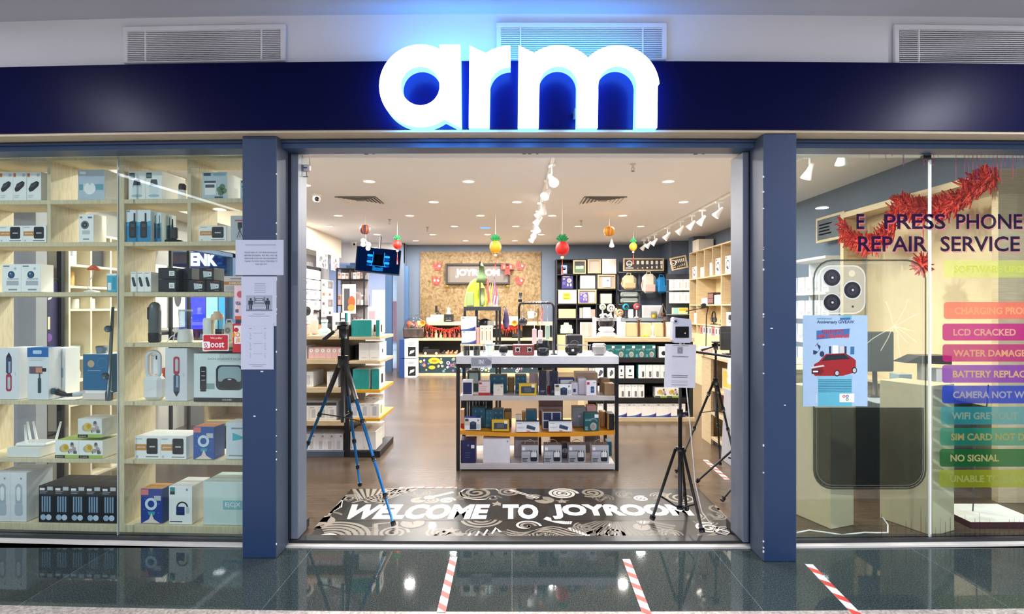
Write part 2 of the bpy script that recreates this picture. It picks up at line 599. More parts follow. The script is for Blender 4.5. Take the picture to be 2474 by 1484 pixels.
# downlights of the mall ceiling in front of the shop
PAINT_W = M('#e4e4e6', 0.7, var=0.02, scale=2)
mb = MB(); mb.box(-4.6, 4.5, 3.4, 13.4, -0.12, 0.0, MNODE('vinyl_plank_floor', m_floor)); struct('floor', mb)
mb = MB()
n = 24
for i in range(n):
 xa, xb = -4.6 + 9.2 * i / n, -4.6 + 9.2 * (i + 1) / n
 mb.face([(xa, 2.69 + cv(xa), 0), (xb, 2.69 + cv(xb), 0), (xb, 3.42 + cv(xb), 0), (xa, 3.42 + cv(xa), 0)], MNODE('black_granite', m_granite))
struct('floor_granite', mb)
mb = MB()
for i in range(n):
 xa, xb = -7 + 14 * i / n, -7 + 14 * (i + 1) / n
 mb.face([(xa, -6, -0.001), (xb, -6, -0.001), (xb, 2.69 + cv(xb), -0.001), (xa, 2.69 + cv(xa), -0.001)], MNODE('terrazzo', m_terrazzo))
struct('floor_mall', mb)
mb = MB(); sweep(mb, -4.6, 4.6, bar(3.379, 3.426, 0, 0.012), M('#d9d5cb', 0.35)); struct('trim_sill', mb)
mb = MB(); sweep(mb, -4.6, 4.6, bar(3.427, 3.51, 0, 0.03), M('#24272b', 0.35)); struct('trim_threshold', mb)
mb = MB(); mb.box(-7, 7, -6, 3.5, 3.27, 3.35, M('#b9bcc4', 0.8, var=0.02, scale=1)); struct('ceiling_mall', mb)
mb = MB(); sweep(mb, -4.6, 4.6, bar(3.30, 3.45, 2.90, 3.27), PAINT_W); struct('wall_front', mb)
FASC = M('#070a36', 0.30, var=0.02, scale=2)
FASC.node_tree.nodes['Principled BSDF'].inputs['Specular IOR Level'].default_value = 0.07
mb = MB(); sweep(mb, -4.6, 4.6, bar(3.18, 3.30, 2.537, 2.933), FASC); struct('trim_fascia', mb)
mb = MB()
STONE = M('#c2b49b', 0.6, var=0.12, scale=9)
sweep(mb, -4.6, 4.6, bar(3.19, 3.42, 2.522, 2.536), STONE); struct('trim_ledge', mb)
mb = MB(); sweep(mb, -4.6, 4.6, bar(3.32, 3.45, 2.47, 2.521), M('#2f4a6c', 0.4, var=0.03))
sweep(mb, -4.6, 4.6, bar(3.30, 3.32, 2.50, 2.515), M('#2a3f60', 0.4)); struct('trim_header', mb)
mb = MB()
mb.box(-4.3, 4.2, 3.54, 3.66, SOFF + 0.001, CEIL + .1, PAINT_W)
mb.box(-4.3, 4.2, 3.455, 3.66, SOFF, SOFF + 0.1, PAINT_W)
f = Fr(mb, (-1.4, 3.46, SOFF), (1, 0, 0), (0, 1, 0), 2.8, 0.2)
f.n = -f.n
slotm = M('#454a52')
for px, k in ((865, 0), (1262, 1), (1665, 2)):
 X = PX(px, 3.55)
 for (dx, dy) in ((0, 0), (.035, .06)) if k != 1 else ((0, 0), (.035, 0), (.0, .05), (.035, .05)):
  mb.box(X + dx, X + dx + .025, 3.50 + dy, 3.52 + dy, SOFF - .002, SOFF, slotm)
 mb.box(X + .09, X + .105, 3.56, 3.57, SOFF - .002, SOFF, slotm)
struct('trim_soffit', mb)
# pillars and door jambs
PIL, PILS, CHIP = M('#1b365a', 0.45, var=0.04, scale=4), M('#475466', 0.5, var=0.05, scale=6), M('#d8dbe0')
def pillar(name, x0, x1, y0, y1, inner, seed):
 mb = MB()
 mb.box(x0, x1, y0, y1, 0, 2.521, PIL, side=PILS, c=.004)
 rn = random.Random(seed)
 xe = x1 if inner > 0 else x0
 for i in range(16):
  z = rn.uniform(0.05, 2.3) ** 1.0
  s_ = rn.uniform(.003, .008)
  mb.box(xe - .004, xe + .0015 if inner > 0 else xe + .004, y0 - .0012, y0 + .004, z, z + s_ * 1.6, CHIP)
 if inner < 0:
  mb.box(1.60, 1.611, y0 - .0012, y0, .92, .925, CHIP)
  mb.box(1.52, 1.535, y0 - .0012, y0, 1.372, 1.377, CHIP)
 else:
  mb.box(-1.50, -1.484, y0 - .0012, y0, 1.112, 1.119, CHIP)
  mb.box(-1.543, -1.53, y0 - .0012, y0, .845, .852, CHIP)
 return struct(name, mb)
pillar('trim_pillar_left', -1.610, -1.405, 3.26, 3.43, 1, 3)
pillar('trim_pillar_right', 1.480, 1.675, 3.215, 3.40, -1, 5)
mb = MB()
GROOVE = M('#23282f', 0.5)
mb.box(-1.61, -1.408, 3.431, 3.60, 0, SOFF, PILS, c=.003)
mb.box(-1.408, -1.40, 3.435, 3.60, .031, 2.469, GROOVE)
mb.box(-1.40, -1.352, 3.452, 3.60, .031, 2.469, M('#6d7886', 0.45, var=0.04), c=.004)
struct('trim_jamb_left', mb)
mb = MB()
mb.box(1.487, 1.68, 3.402, 3.60, .031, SOFF, PILS, c=.003)
mb.box(1.478, 1.487, 3.41, 3.60, .031, 2.469, GROOVE)
mb.box(1.440, 1.478, 3.405, 3.60, .031, 2.469, M('#66707f', 0.45, var=0.04), c=.004)
struct('trim_jamb_right', mb)
# shop shell
WALLB = M('#6a778a', 0.75, var=0.04, scale=3)
WALLL = M('#b8b6b2', 0.75, var=0.03, scale=3)
mb = MB(); mb.box(-4.6, 4.5, 3.6, 18, CEIL, CEIL + .1, M('#e3e2e4', 0.8, var=0.015, scale=2)); struct('ceiling', mb)
mb = MB()
mb.box(-2.50, 4.3, 13.0, 13.15, 0, CEIL, WALLB)
mb.box(-2.66, -2.50, 12.6, 13.15, 0, CEIL, WALLB)      # end of the back wall by the corridor
struct('wall_back', mb)
mb = MB(); mb.box(4.05, 4.2, 3.5, 13.1, 0, CEIL, WALLB)
mb.box(3.55, 4.05, 12.2, 13.0, 0, CEIL, WALLB)          # boxed column in the corner
mb.box(3.80, 4.05, 11.45, 11.75, 0, CEIL, WALLB)
struct('wall_right', mb)
mb = MB()
mb.box(-4.3, -4.15, 3.5, 6.6, 0, CEIL, WALLL)
mb.box(-4.3, -4.15, 6.6, 12.4, 2.30, CEIL, WALLL)
mb.box(-4.3, -4.15, 6.6, 12.4, 0, .55, WALLL)
mb.box(-4.3, -4.15, 11.3, 12.4, .55, 2.3, WALLL)
mb.box(-4.25, -3.75, 3.70, 12.0, 2.575, CEIL, M('#efe4cf', 0.8, var=0.02, scale=2))   # cream bulkhead
struct('wall_left', mb)
mb = MB(); mb.box(-3.86, -3.66, 4.2, 4.3, 0, 2.575, M('#9a9da2', 0.7)); struct('trim_column', mb)
FRB = M('#4a6a92', 0.4)
mb = MB()
for y in (6.62, 8.2, 9.7, 11.25): mb.box(-4.26, -4.17, y - .04, y + .04, .55, 2.30, FRB)
for z in (.57, 2.27): mb.box(-4.26, -4.17, 6.6, 11.3, z - .03, z + .03, FRB)
w = MB(); w.box(-4.222, -4.212, 6.66, 11.2, .6, 2.24, MGLASS())
o = struct('window_1', mb); w.build('glass', o)
# glass corridor doors in the far left corner
mb = MB()
for (px, Y) in ((846, 12.6), (940, 12.7), (980, 12.75)):
 X = PX(px, Y); mb.box(X - .075, X + .075, Y - .06, Y + .06, 0, 2.45, FRB)
mb.box(PX(846, 12.6), -2.66, 12.6, 12.75, 2.40, 2.52, FRB)
w = MB(); w.box(PX(980, 12.7) - .42, PX(980, 12.7) - .08, 12.68, 12.69, 0.02, 2.4, MGLASS())
o = struct('door_1', mb); w.build('glass', o)
mb = MB(); mb.box(-4.6, -2.5, 12.62, 12.74, 2.52, CEIL, PAINT_W); struct('wall_transom', mb)
# the mall beyond the doors and beyond the side window
mb = MB(); mb.box(-16, -2.5, 12.9, 22, -0.12, -.004, M('#c9d6e6', 0.2)); mb.box(-16, -4.6, 3.6, 12.9, -0.12, -.004, M('#8f99a8', 0.2)); struct('floor_corridor', mb)
mb = MB(); mb.box(-16, -2.3, 19.5, 19.7, 0, 4, M('#d8dfe9', 0.6)); mb.box(-2.5, -2.3, 13.2, 19.5, 0, 4, M('#aab8cc', .6)); mb.box(-16, -2.3, 12.9, 20, 3.0, 3.1, PAINT_W); struct('wall_corridor', mb)
mb = MB(); mb.box(-16, -4.6, 3.6, 13.0, 3.6, 3.7, M('#9fa9ba')); mb.box(-12.2, -12.0, 3.6, 19, 0, 3.6, M('#5b6a86')); struct('wall_mall', mb)
# ================================================================ lamps
LENS = ME('#fff6e8', 8.0)
RIM = M('#f1efe9', 0.5)
def downlight_proto(name, r):
 t = thing(name, '', 'ceiling light', group='recessed ceiling downlights')
 a = MB(); a.lathe([(r * .80, .0), (r * .82, -.012), (r, -.010), (r * 1.04, 0)], RIM, n=28)
 a.build('trim_ring', t)
 b = MB(); b.lathe([(0, -.006), (r * .80, -.004), (r * .80, .0)], LENS, n=28)
 b.build('lens', t)
 return t
ROWS = [('front', [892, 1132, 1615], 437, 1.0), ('second', [1048, 1249, 1652], 487, 1.0), ('third', [817, 990, 1161, 1334, 1505], 520, .8),
  ('fourth', [795, 1098, 1246, 1397, 1548], 546, .62), ('fifth', [911, 1045, 1178, 1308, 1468], 566, .48), ('last', [1004, 1125, 1244], 581, .4)]
proto = None
for rn_, xs, py, pw in ROWS:
 LW = 21.0 * pw
 Y = (CEIL - H) * F / (CY - py)
 for i, px in enumerate(xs):
  lab = f'round recessed downlight, {ordn(i, len(xs))} in the {rn_} row of the shop ceiling'
  if proto is None:
   proto = downlight_proto('ceiling_downlight', .082); o = proto; o.location = (PX(px, Y), Y, CEIL); o['label'] = lab
  else: o = dup(proto, (PX(px, Y), Y, CEIL), lab)
  lamp('downlight_beam', 'AREA', (0, 0, -.02), LW, '#fff9f2', o, .14)
LW = 20.0
# downlights nearer than the picture's top edge, over the two display windows and the door
for lab, X, Y in (('round recessed downlight behind the left display window', -2.6, 4.9), ('round recessed downlight behind the right display window', 2.3, 4.6),
                  ('round recessed downlight just inside the shop door', 0.0, 5.1), ('round recessed downlight above the light gondola shelves', -2.5, 6.6),):
 o = dup(proto, (X, Y, CEIL), lab)
 lamp('downlight_beam', 'AREA', (0, 0, -.02), LW, '#fff9f2', o, .14)
mp = None
for lab, X, Y in (('round mall downlight in front of the fascia, left of the sign', -3.7, 1.5), ('round mall downlight in front of the fascia, right of the sign', 3.87, 1.5),
                  ('round mall downlight reflected in the left display window', -5.7, -2.5), ('added unseen mall downlight behind the camera, centre left', -1.9, -2.5),
                  ('added unseen mall downlight behind the camera, centre right', 1.9, -2.5), ('added unseen mall downlight behind the camera, far right', 5.7, -2.5)):  # unseen back ones, centre and far right, added to light the shopfront
 if mp is None:
  mp = downlight_proto('mall_downlight', .12); o = mp; o.location = (X, Y, 3.27); o['label'] = lab; o['group'] = 'mall downlights'
 else: o = dup(mp, (X, Y, 3.27), lab)
 lamp('mall_beam', 'AREA', (0, 0, -.03), 58.0 if Y > 0 else 130.0, '#eef0ff', o, .2)
mb = MB(); mb.box(-.06, .06, -1.5, 1.5, -.05, 0, RIM); o = mb.build('linear_light', loc=(-5.35, -1.0, 3.27)); tag(o, 'long linear tube light on the mall ceiling, mirrored in the left window', 'light')
d = MB(); d.box(-.045, .045, -1.49, 1.49, -.058, -.05, ME('#eef4ff', 9)); d.build('diffuser', o)
# ================================================================ shopfront: sign, vents, stickers, floor marks
def arc(cx, cy, r, a0, a1, n):   # picture-plane arc, degrees, y downwards
 return [(cx + r * math.cos(math.radians(a0 + (a1 - a0) * i / n)), cy + r * math.sin(math.radians(a0 + (a1 - a0) * i / n))) for i in range(n + 1)]
def ang(cx, cy, x, y): return math.degrees(math.atan2(y - cy, x - cx))
YS = 3.04
def sgn(pts): return [(PX(860 + x / 2.945, YS), PZ(40 + y / 2.945, YS)) for x, y in pts]
a_out = [(595, 203), (742, 203), (748, 797), (632, 737)] + arc(460, 496, 295, ang(460, 496, 632, 737), 360 + ang(460, 496, 595, 237), 48)
a_in = arc(458, 497, 137, 0, 352.5, 47)
r_out = [(808, 208), (922, 262)] + arc(1095, 508, 298, ang(1095, 508, 922, 262), -90, 10) + [(1098, 212), (1100, 362)] + arc(1098, 510, 147, -90, -172, 12) + [(953, 500), (948, 795), (803, 795)]
m_out = [(1157, 208), (1270, 262)] + arc(1440, 505, 298, ang(1440, 505, 1270, 262), ang(1440, 505, 1652, 299), 20)[:-1] + [(1652, 299)] + arc(1862, 505, 298, ang(1862, 505, 1652, 299), 0, 30)[1:-1] + \
 [(2147, 490), (2143, 795), (1990, 795), (1996, 490)] + arc(1860, 493, 135, 0, -180, 24)[1:-1] + [(1724, 490), (1720, 795), (1572, 795), (1575, 490)] + arc(1440, 493, 135, 0, -180, 24)[1:-1] + [(1305, 490), (1300, 797), (1152, 797)]
sign = thing('illuminated_sign', 'large glowing white lowercase shop name sign standing on the navy fascia', 'sign', (0, YS, 2.54))
SGF, SGS, SGB = ME('#ffffff', 6.0), ME('#6cb4f4', 2.8), ME('#4a9aff', 26.0)
def rel(p): return [(x, z - 2.54) for x, z in p]
for L, hs in ((a_out, [a_in]), (r_out, []), (m_out, [])):
 mb = MB()
 mb.prism(rel(sgn(L)), 0, .07, SGS, SGF, [rel(sgn(h)) for h in hs], SGB)
 mb.build('letter', sign)
for px in (960, 1150, 1270, 1400, 1560):
 mb = MB(); mb.box(PX(px, 3.04) - .02, PX(px, 3.04) + .02, .07, .146, .05, .09, M('#8b97a6', .4, .6)); mb.build('bracket', sign)
def vent(px0, px1, py0, py1, Y, label):
 x0, x1, z1, z0 = PX(px0, Y), PX(px1, Y), PZ(py0, Y), PZ(py1, Y)
 w, h = x1 - x0, z1 - z0
 xc = (x0 + x1) / 2
 t = thing('air_vent', label, 'vent', (xc, 3.30 + cv(xc) - .004, z0), group='louvred vents over the fascia')
 t.rotation_euler.z = math.atan((0.018 if xc < 0 else .009) * xc)
 a = MB(); a.box(-w / 2, w / 2, -.012, -.010, 0, h, M('#232a3c'))  # dark sheet stands in for the shade between the slats
 a.build('backing', t)
 a = MB()
 for (q) in ((-w / 2 - .03, -w / 2, 0, h), (w / 2, w / 2 + .03, 0, h), (-w / 2 - .03, w / 2 + .03, h, h + .03), (-w / 2 - .03, w / 2 + .03, -.01, 0)):
  a.box(q[0], q[1], -.022, 0, q[2], q[3], PAINT_W, c=.003)
 a.build('frame', t)
 a = MB()
 for i in range(16):
  z = h * (i + .5) / 16
  a.box(-w / 2, w / 2, -.024, -.012, z - .0020, z + .0020, PAINT_W)
 for x in (-w * .38, w * .38): a.box(x - .004, x + .004, -.025, -.012, 0, h, PAINT_W)
 a.build('louvre', t)
vent(299, 677, 70, 143, 3.29, 'white louvred air vent above the navy fascia, left of the glowing sign')
vent(1211, 1598, 70, 143, 3.29, 'white louvred air vent partly hidden behind the glowing sign')
vent(2170, 2560, 73, 152, 3.31, 'white louvred air vent above the fascia at the right edge')
# glass fronts
def pane(px0, px1, Yc, z0, z1, parent, name='pane'):
 x0, x1 = PX(px0, Yc), PX(px1, Yc)
 mb = MB()
 a, b_ = Yc + cv(x0), Yc + cv(x1)
 vs_ = mb.addv([(x0, a, z0), (x1, b_, z0), (x1, b_ + .01, z0), (x0, a + .01, z0), (x0, a, z1), (x1, b_, z1), (x1, b_ + .01, z1), (x0, a + .01, z1)])
 g = MGLASS()
 for q in ((0, 1, 5, 4), (2, 3, 7, 6)): mb.addf([vs_ + i for i in q], g)
 e = M('#9fb8b0', 0.2, var=.02)
 for q in ((1, 2, 6, 5), (3, 0, 4, 7), (4, 5, 6, 7), (0, 3, 2, 1)): mb.addf([vs_ + i for i in q], e)
 return mb.build(name, parent)
GY = 3.46
def clip(x, y, z, parent):
 a = MB(); a.box(x - .025, x + .025, y - .014, y + .022, z - .012, z + .012, BLACK, c=.003); a.build('clip', parent)
w2 = thing('window_2', None, None); w2['kind'] = 'structure'
pane(-120, 267.5, GY, .03, 2.47, w2); pane(268.5, 583, GY, .03, 2.47, w2)
x = PX(283, GY); clip(x, GY + cv(x), PZ(357, GY + .06), w2)
w3 = thing('window_3', None, None); w3['kind'] = 'structure'
pane(1922, 2256, GY, .03, 2.47, w3); pane(2258, 2640, GY, .03, 2.47, w3)
x = PX(2247, GY); clip(x, GY + cv(x), PZ(377, GY), w3)
a = MB(); x = PX(2257, GY); a.box(x - .006, x + .006, GY + cv(x) - .002, GY + cv(x) + .012, .03, 2.44, M('#e6e9e4', .3)); a.build('seam', w3)
a = MB(); x = PX(268, GY); a.box(x - .003, x + .003, GY + cv(x) - .001, GY + cv(x) + .011, .03, 2.46, M('#a3ada6', .3)); a.build('seam', w2)
# flat things stuck on the glass or the pillar: a thin sheet with print on it
def sheet(name, label, cat, px0, px1, py0, py1, Y, m, thick=.0008, group=None, curl=0.0, rz=0.0, onglass=False):
 x0, x1 = PX(px0, Y), PX(px1, Y)
 if onglass: Y = Y + cv((x0 + x1) / 2); x0, x1 = PX(px0, Y), PX(px1, Y); rz = math.atan((.018 if x0 < 0 else .009) * (x0 + x1) / 2)
 z1, z0 = PZ(py0, Y), PZ(py1, Y)
 mb = MB()
 w, h = x1 - x0, z1 - z0
 if curl == 0: mb.box(-w / 2, w / 2, 0, thick, 0, h, m)
 else:
  N = 8
  for i in range(N):
   xa, xb = -w / 2 + w * i / N, -w / 2 + w * (i + 1) / N
   ya, yb = [-abs(curl) * (abs(2 * t / w) ** 3) for t in (xa, xb)]
   mb.face([(xa, ya, 0), (xb, yb, 0), (xb, yb, h), (xa, ya, h)], m)
   mb.face([(xa, ya + thick, 0), (xa, ya + thick, h), (xb, yb + thick, h), (xb, yb + thick, 0)], m)
 f = mb.front(w, h)
 f.finish = lambda: tag(mb.build(name, loc=((x0 + x1) / 2, Y, z0), rz=rz), label, cat, group)
 return f
PAPER, INK, GREYI = M('#bcc3d4', .7, var=.02), M('#5f6675'), M('#8e95a6')
PY_ = 3.2588
f = sheet('notice_paper', 'landscape white paper notice, topmost of three taped on the left pillar', 'notice', 569, 685, 580, 665, PY_ - .003, PAPER)
f.rect(.2, .845, .84, .872, GREYI)
for i, t in enumerate(('PLEASE KEEP AT THE MAIN ENTRANCE', 'BEFORE ENTERING. WE WILL NOT BE', 'RESPONSIBLE FOR ANY INCONVENIENCE', 'THANK YOU FOR YOUR ATTENTION TO', 'THIS MATTER')):
 w_ = .34 if i < 4 else .12
 f.text(t, .53 - w_, .62 - .083 * i, .53 + w_, .665 - .083 * i, INK)
f.finish()
f = sheet('notice_paper', 'portrait white notice with two dark figures keeping distance, on the left pillar', 'notice', 583, 668, 668, 788, PY_ - .0015, PAPER)
for i in range(5): f.rect(.37, .845 - .043 * i, .69, .858 - .043 * i, GREYI)
f.rect(.14, .30, .88, .62, M('#9aa3b2')); f.rect(.14, .30, .88, .335, M('#6d7787'), 1.3)
f.rect(.36, .45, .68, .585, M('#5c6a7b'), 1.4); f.rect(.40, .56, .64, .578, PAPER, 1.9); f.rect(.43, .52, .61, .54, PAPER, 1.9); f.rect(.4, .478, .64, .50, PAPER, 1.9)
f.rect(.28, .36, .74, .372, PAPER, 1.5)
MAN = M('#1a2436')
for u in (.27, .75):
 f.disc(u, .54, .022, MAN, 2); f.rect(u - .05, .44, u + .05, .515, MAN, 2); f.rect(u - .068, .42, u - .052, .51, MAN, 2); f.rect(u + .052, .42, u + .068, .51, MAN, 2)
 f.rect(u - .04, .335, u - .006, .44, MAN, 2); f.rect(u + .006, .335, u + .04, .44, MAN, 2)
f.rect(.33, .235, .67, .247, GREYI); f.rect(.2, .195, .8, .207, GREYI)
f.finish()
f = sheet('notice_paper', 'faded white paper with outlined faces, lowest notice on the left pillar', 'notice', 583, 662, 780, 893, PY_ - .0003, PAPER, curl=.004)
for i in range(3):
 y = .74 - .22 * i
 f.rect(.16, y + .13, .32, .143 + y, GREYI); f.rect(.70, y + .13, .84, .143 + y, GREYI)
 for u in (.23, .77):
  f.ring(u, y, .05, .058, GREYI, sx=.8); f.rect(u - .05, y - .01, u + .05, y - .003, GREYI)
 f.rect(.36, y + .03, .66, y + .037, GREYI)
f.rect(.18, .10, .82, .112, GREYI); f.rect(.34, .065, .66, .077, GREYI)
f.finish()
f = sheet('payment_sticker', 'red rounded sticker with white lettering on the left window glass', 'sticker', 489, 553, 808, 848, GY - .002, M('#f0e9e6'), onglass=True)
RED = M('#c3242f', .4)
f.rr(0.03, .06, .97, .96, .009, RED)
f.text('We prefer', .30, .68, .76, .84, WHITE, .01, fit=False)
f.rr(-.02, .16, .29, .56, .008, WHITE, 1.5)
f.disc(.115, .40, .09, RED, 2); f.disc(.115, .40, .05, WHITE, 2.5); f.disc(.14, .28, .10, RED, 2); f.disc(.14, .28, .06, WHITE, 2.5)
f.text('oost', .31, .20, .83, .54, WHITE, .02)
f.finish()
f = sheet('payment_sticker', 'pale pink card payment sticker beside the left pillar', 'sticker', 566, 592, 690, 772, GY - .002, M('#e8cfd2'), onglass=True)
f.text('VISA', .1, .42, .62, .53, M('#22407c'), .02); f.disc(.55, .74, .1, M('#c95d6a')); f.rect(.1, .2, .4, .3, M('#55617a')); f.rect(.05, 0, .95, .1, M('#d0623c'))
f.finish()
f = sheet('payment_sticker', 'red and white sticker with yellow letters beside the left pillar', 'sticker', 562, 592, 782, 852, GY - .004, M('#c43038', .4), onglass=True)
f.rr(.12, .3, .9, .93, .006, WHITE); f.disc(.3, .78, .08, RED, 1.5); f.text('BO', 0, .52, .6, .70, M('#f2a21d', .4), .03, k=2.4); f.text('JE', .25, .33, .62, .49, M('#f2a21d', .4), .03, k=2.4)
f.finish()
# ---------------------------------------------------------------- striped tapes on the floors
TW, TR = M('#e9e4dd', .45), M('#d4483f', .45)
def tape(label, p0, p1, wid, z, n, group='red and white floor tapes'):
 a, b_ = Vector(p0), Vector(p1)
 L = (b_ - a).length
 mb = MB()
 mb.box(0, L, -wid / 2, wid / 2, 0, .0012, TW)
 f = Fr(mb, (0, -wid / 2, .0012), (1, 0, 0), (0, 1, 0), L, wid, .0004)
 for i in range(n):
  u = (i + .25) / n
  s_ = .42 / n; k = wid * .9 / L
  q = [(u, 0), (u + s_, 0), (u + s_ + k, 1), (u + k, 1)]
  q = [(min(1, max(0, x)), y) for x, y in q]
  f.poly(q, TR)
 o = mb.build('floor_tape', loc=(a.x, a.y, z), rz=math.atan2(b_.y - a.y, b_.x - a.x))
 tag(o, label, 'tape', group)
def G(px, py):
 Y = H * F / (py - CY)
 return (PX(px, Y), Y)
tape('red and white striped tape on the granite, leftmost of three outside the shop', G(1096, 1347), G(1066, 1480), .044, .0005, 5)
tape('red and white striped tape on the granite, middle of three outside the shop', G(1513, 1352), G(1566, 1492), .044, .0005, 5)
tape('red and white striped tape on the granite below the right pillar', G(1954, 1364), G(2085, 1500), .044, .0005, 4)
tape('red and white striped tape on the wood floor behind the doormat', G(965, 1179), G(1104, 1179), .03, .0005, 6)
tape('red and white striped tape on the wood floor under the black stands', G(1704, 1112), G(1757, 1159), .045, .0005, 5)
# ---------------------------------------------------------------- doormat with printed doodles
MX0, MX1, MY0, MY1 = -1.34, 1.56, 3.515, 4.49
mb = MB()
MATB = M('#1c1d1b', .3, var=.1, scale=30, coat=.25)
T1, T2, T3 = M('#8d8578', .4), M('#6a645a', .4), M('#d6d2c8', .4)
mw, mh = MX1 - MX0 - .05, MY1 - MY0
xa = MX0 + .02
v = mb.addv([(MX0 + .02, MY0, 0.031), (MX1 - .03, MY0, 0.031), (MX1 - .03, MY0, .001), (MX0 + .02, MY0, .001)])
mb.box(xa, xa + mw, MY0, MY1, .0015, .006, MATB)
mb.v = [p for p in mb.v]; del mb.v[0:4]; mb.f = [tuple(i - 4 for i in q) for q in mb.f]
f = Fr(mb, (xa, MY0, .006), (1, 0, 0), (0, 1, 0), mw, mh, .0004)
def mt(px, py):
 Y = H * F / (py - CY)
 return ((PX(px, Y) - xa) / mw, (Y - MY0) / mh)
def zt(x, y): return mt(690 + x * .46484, 1150 + y * .46484)      # coordinates of my enlarged crop
def IN(q): return [(min(.998, max(.002, a)), min(.995, max(.005, b))) for a, b in q]
def rib(pts, t, m, k=1): f.line(IN([zt(*p) for p in pts]), t, m, k)
def spiral(x, y, R, turns, t, m, k=1, ph=0.0):
 c = zt(x, y)
 N = int(turns * 18)
 f.line(IN([(c[0] + R * (1 - i / N * .9) / mw * math.cos(ph + turns * 6.283 * i / N), c[1] + R * (1 - i / N * .9) / mh * math.sin(ph + turns * 6.283 * i / N)) for i in range(N + 1)]), t, m, k)
def rays(x, y, r0, r1, a0, a1, n, m, k=1, fill=.6):
 c = zt(x, y)
 for i in range(n):
  t0 = math.radians(a0 + (a1 - a0) * i / n); t1 = math.radians(a0 + (a1 - a0) * (i + fill) / n)
  q = [(c[0] + r / mw * math.cos(t), c[1] + r / mh * math.sin(t)) for r, t in ((r0, t0), (r1, t0), (r1, t1), (r0, t1))]
  ar = sum(q[j][0] * q[(j + 1) % 4][1] - q[(j + 1) % 4][0] * q[j][1] for j in range(4))
  f.poly(IN(q if ar > 0 else q[::-1]), m, k)
def arcs(x, y, rs, a0, a1, t, m, k=1):
 c = zt(x, y)
 for r in rs: f.line(IN([(c[0] + r / mw * math.cos(math.radians(a0 + (a1 - a0) * i / 20)), c[1] + r / mh * math.sin(math.radians(a0 + (a1 - a0) * i / 20))) for i in range(21)]), t, m, k)
rays(420, 165, .17, .52, 52, 132, 12, T1); arcs(420, 165, (.15,), 30, 150, .02, T1)
rays(2010 - 300, 215, .10, .42, -150, -20, 20, T2); rays(1000, 215, .3, .5, -130, -60, 9, T2)
for (x, y, R, tn, t, m, ph) in ((560, 85, .12, 1.6, .030, T1, 0), (470, 130, .10, 2.0, .02, T1, 1), (760, 130, .07, 2, .02, T1, 2), (840, 132, .06, 2, .018, T3, 0), (990, 92, .13, 2, .03, T1, 3), (1165, 88, .10, 2, .026, T1, 1),
  (1441, 96, .12, 3, .026, T3, 0), (1590, 92, .10, 2.2, .026, T1, 4), (2060, 120, .12, 2.2, .02, T1, 2), (1850, 122, .06, 2, .018, T3, 1), (560, 300, .10, 2.4, .022, T1, 0), (800, 300, .09, 2.4, .02, T1, 2),
  (1250, 265, .10, 1.1, .018, T3, 0), (1255, 265, .06, 1.2, .02, T1, 0), (1700, 305, .11, 1.8, .022, T1, 2), (2200, 275, .09, 2, .018, T3, 1), (170, 240, .16, 1.3, .05, T1, 2.5), (2300, 300, .10, 1.6, .02, T1, 1), (1080, 120, .06, 1.6, .02, T2, 0),
  (2260, 120 + 60, .10, 1.6, .02, T2, 0)):
 spiral(x, y, R, tn, t, m, 1, ph)
arcs(215, 330, (.10, .14, .18, .22, .26), 0, 120, .026, T1, 1.2); arcs(1020, 228, (.06, .10, .14), 180, 350, .022, T1); arcs(215, 325, (.05,), 0, 180, .03, T3, 1.4)
arcs(1010, 92, (.155,), 20, 330, .014, T3); arcs(150, 250, (.10, .21), 20, 200, .024, T2, .8)
for k_ in range(4): rib([(1150 + 30 * i, 285 + 8 * k_ + 16 * math.sin(i * .6 + k_ * .3)) for i in range(16)], .016, T1)
for k_ in range(3): rib([(2140 + 16 * i, 310 + 7 * k_ + 8 * math.sin(i * .7)) for i in range(14)], .014, T1)
for k_ in range(3): rib([(600 + 22 * i, 92 + 8 * k_ - 6 * math.sin(i * .8)) for i in range(9)], .012, T2)
rib([(930, 322)] + [(940 + 22 * i, 325 - 4.5 * i + (-18 if i % 2 else 8)) for i in range(9)], .022, T3, 1.5)
for k_ in range(9): rib([(175 + 9 * k_, 172 - 5 * k_), (215 + 9 * k_, 205 - 4.5 * k_)], .016, T3, 1.5)       # piano keys
for k_ in range(8): rib([(1490 + 15 * k_, 290 + 6 * k_), (1472 + 17 * k_, 275 + 6 * k_)], .018, T3, 1.5)
for k_ in range(12): rib([(1345 + 12 * k_, 232 + 24 * math.sin(k_ / 12 * 1.9)), (1362 + 11 * k_, 218 + 24 * math.sin(k_ / 12 * 1.9))], .018, T3, 1.4)
rib([(470, 325), (470, 255), (575, 245), (575, 305)], .03, T1, 1.2); rib([(380, 325), (450, 325), (460, 255)], .02, T2)
def guitar(x, y, ax, ay, s_):
 c = zt(x, y)
 for (k_, r) in ((0, .075), (.11, .06)):
  f.disc(c[0] + ax * k_ / mw, c[1] + ay * k_ / mh, r * s_ / mh, T1, 1.6); f.ring(c[0] + ax * k_ / mw, c[1] + ay * k_ / mh, r * s_ / mh, (r + .012) * s_ / mh, M('#343330', .4), 1.8)
 f.disc(c[0] + ax * .05 / mw, c[1] + ay * .05 / mh, .03 / mh, MATB, 2)
 f.line(IN([(c[0] + ax * .06 / mw, c[1] + ay * .06 / mh), (c[0] + ax * .36 / mw, c[1] + ay * .36 / mh)]), .035, T3, 2.2)
 f.line(IN([(c[0] - ax * .03 / mw, c[1] - ay * .03 / mh), (c[0] + ax * .3 / mw, c[1] + ay * .3 / mh)]), .008, MATB, 2.6)
rn = random.Random(31)
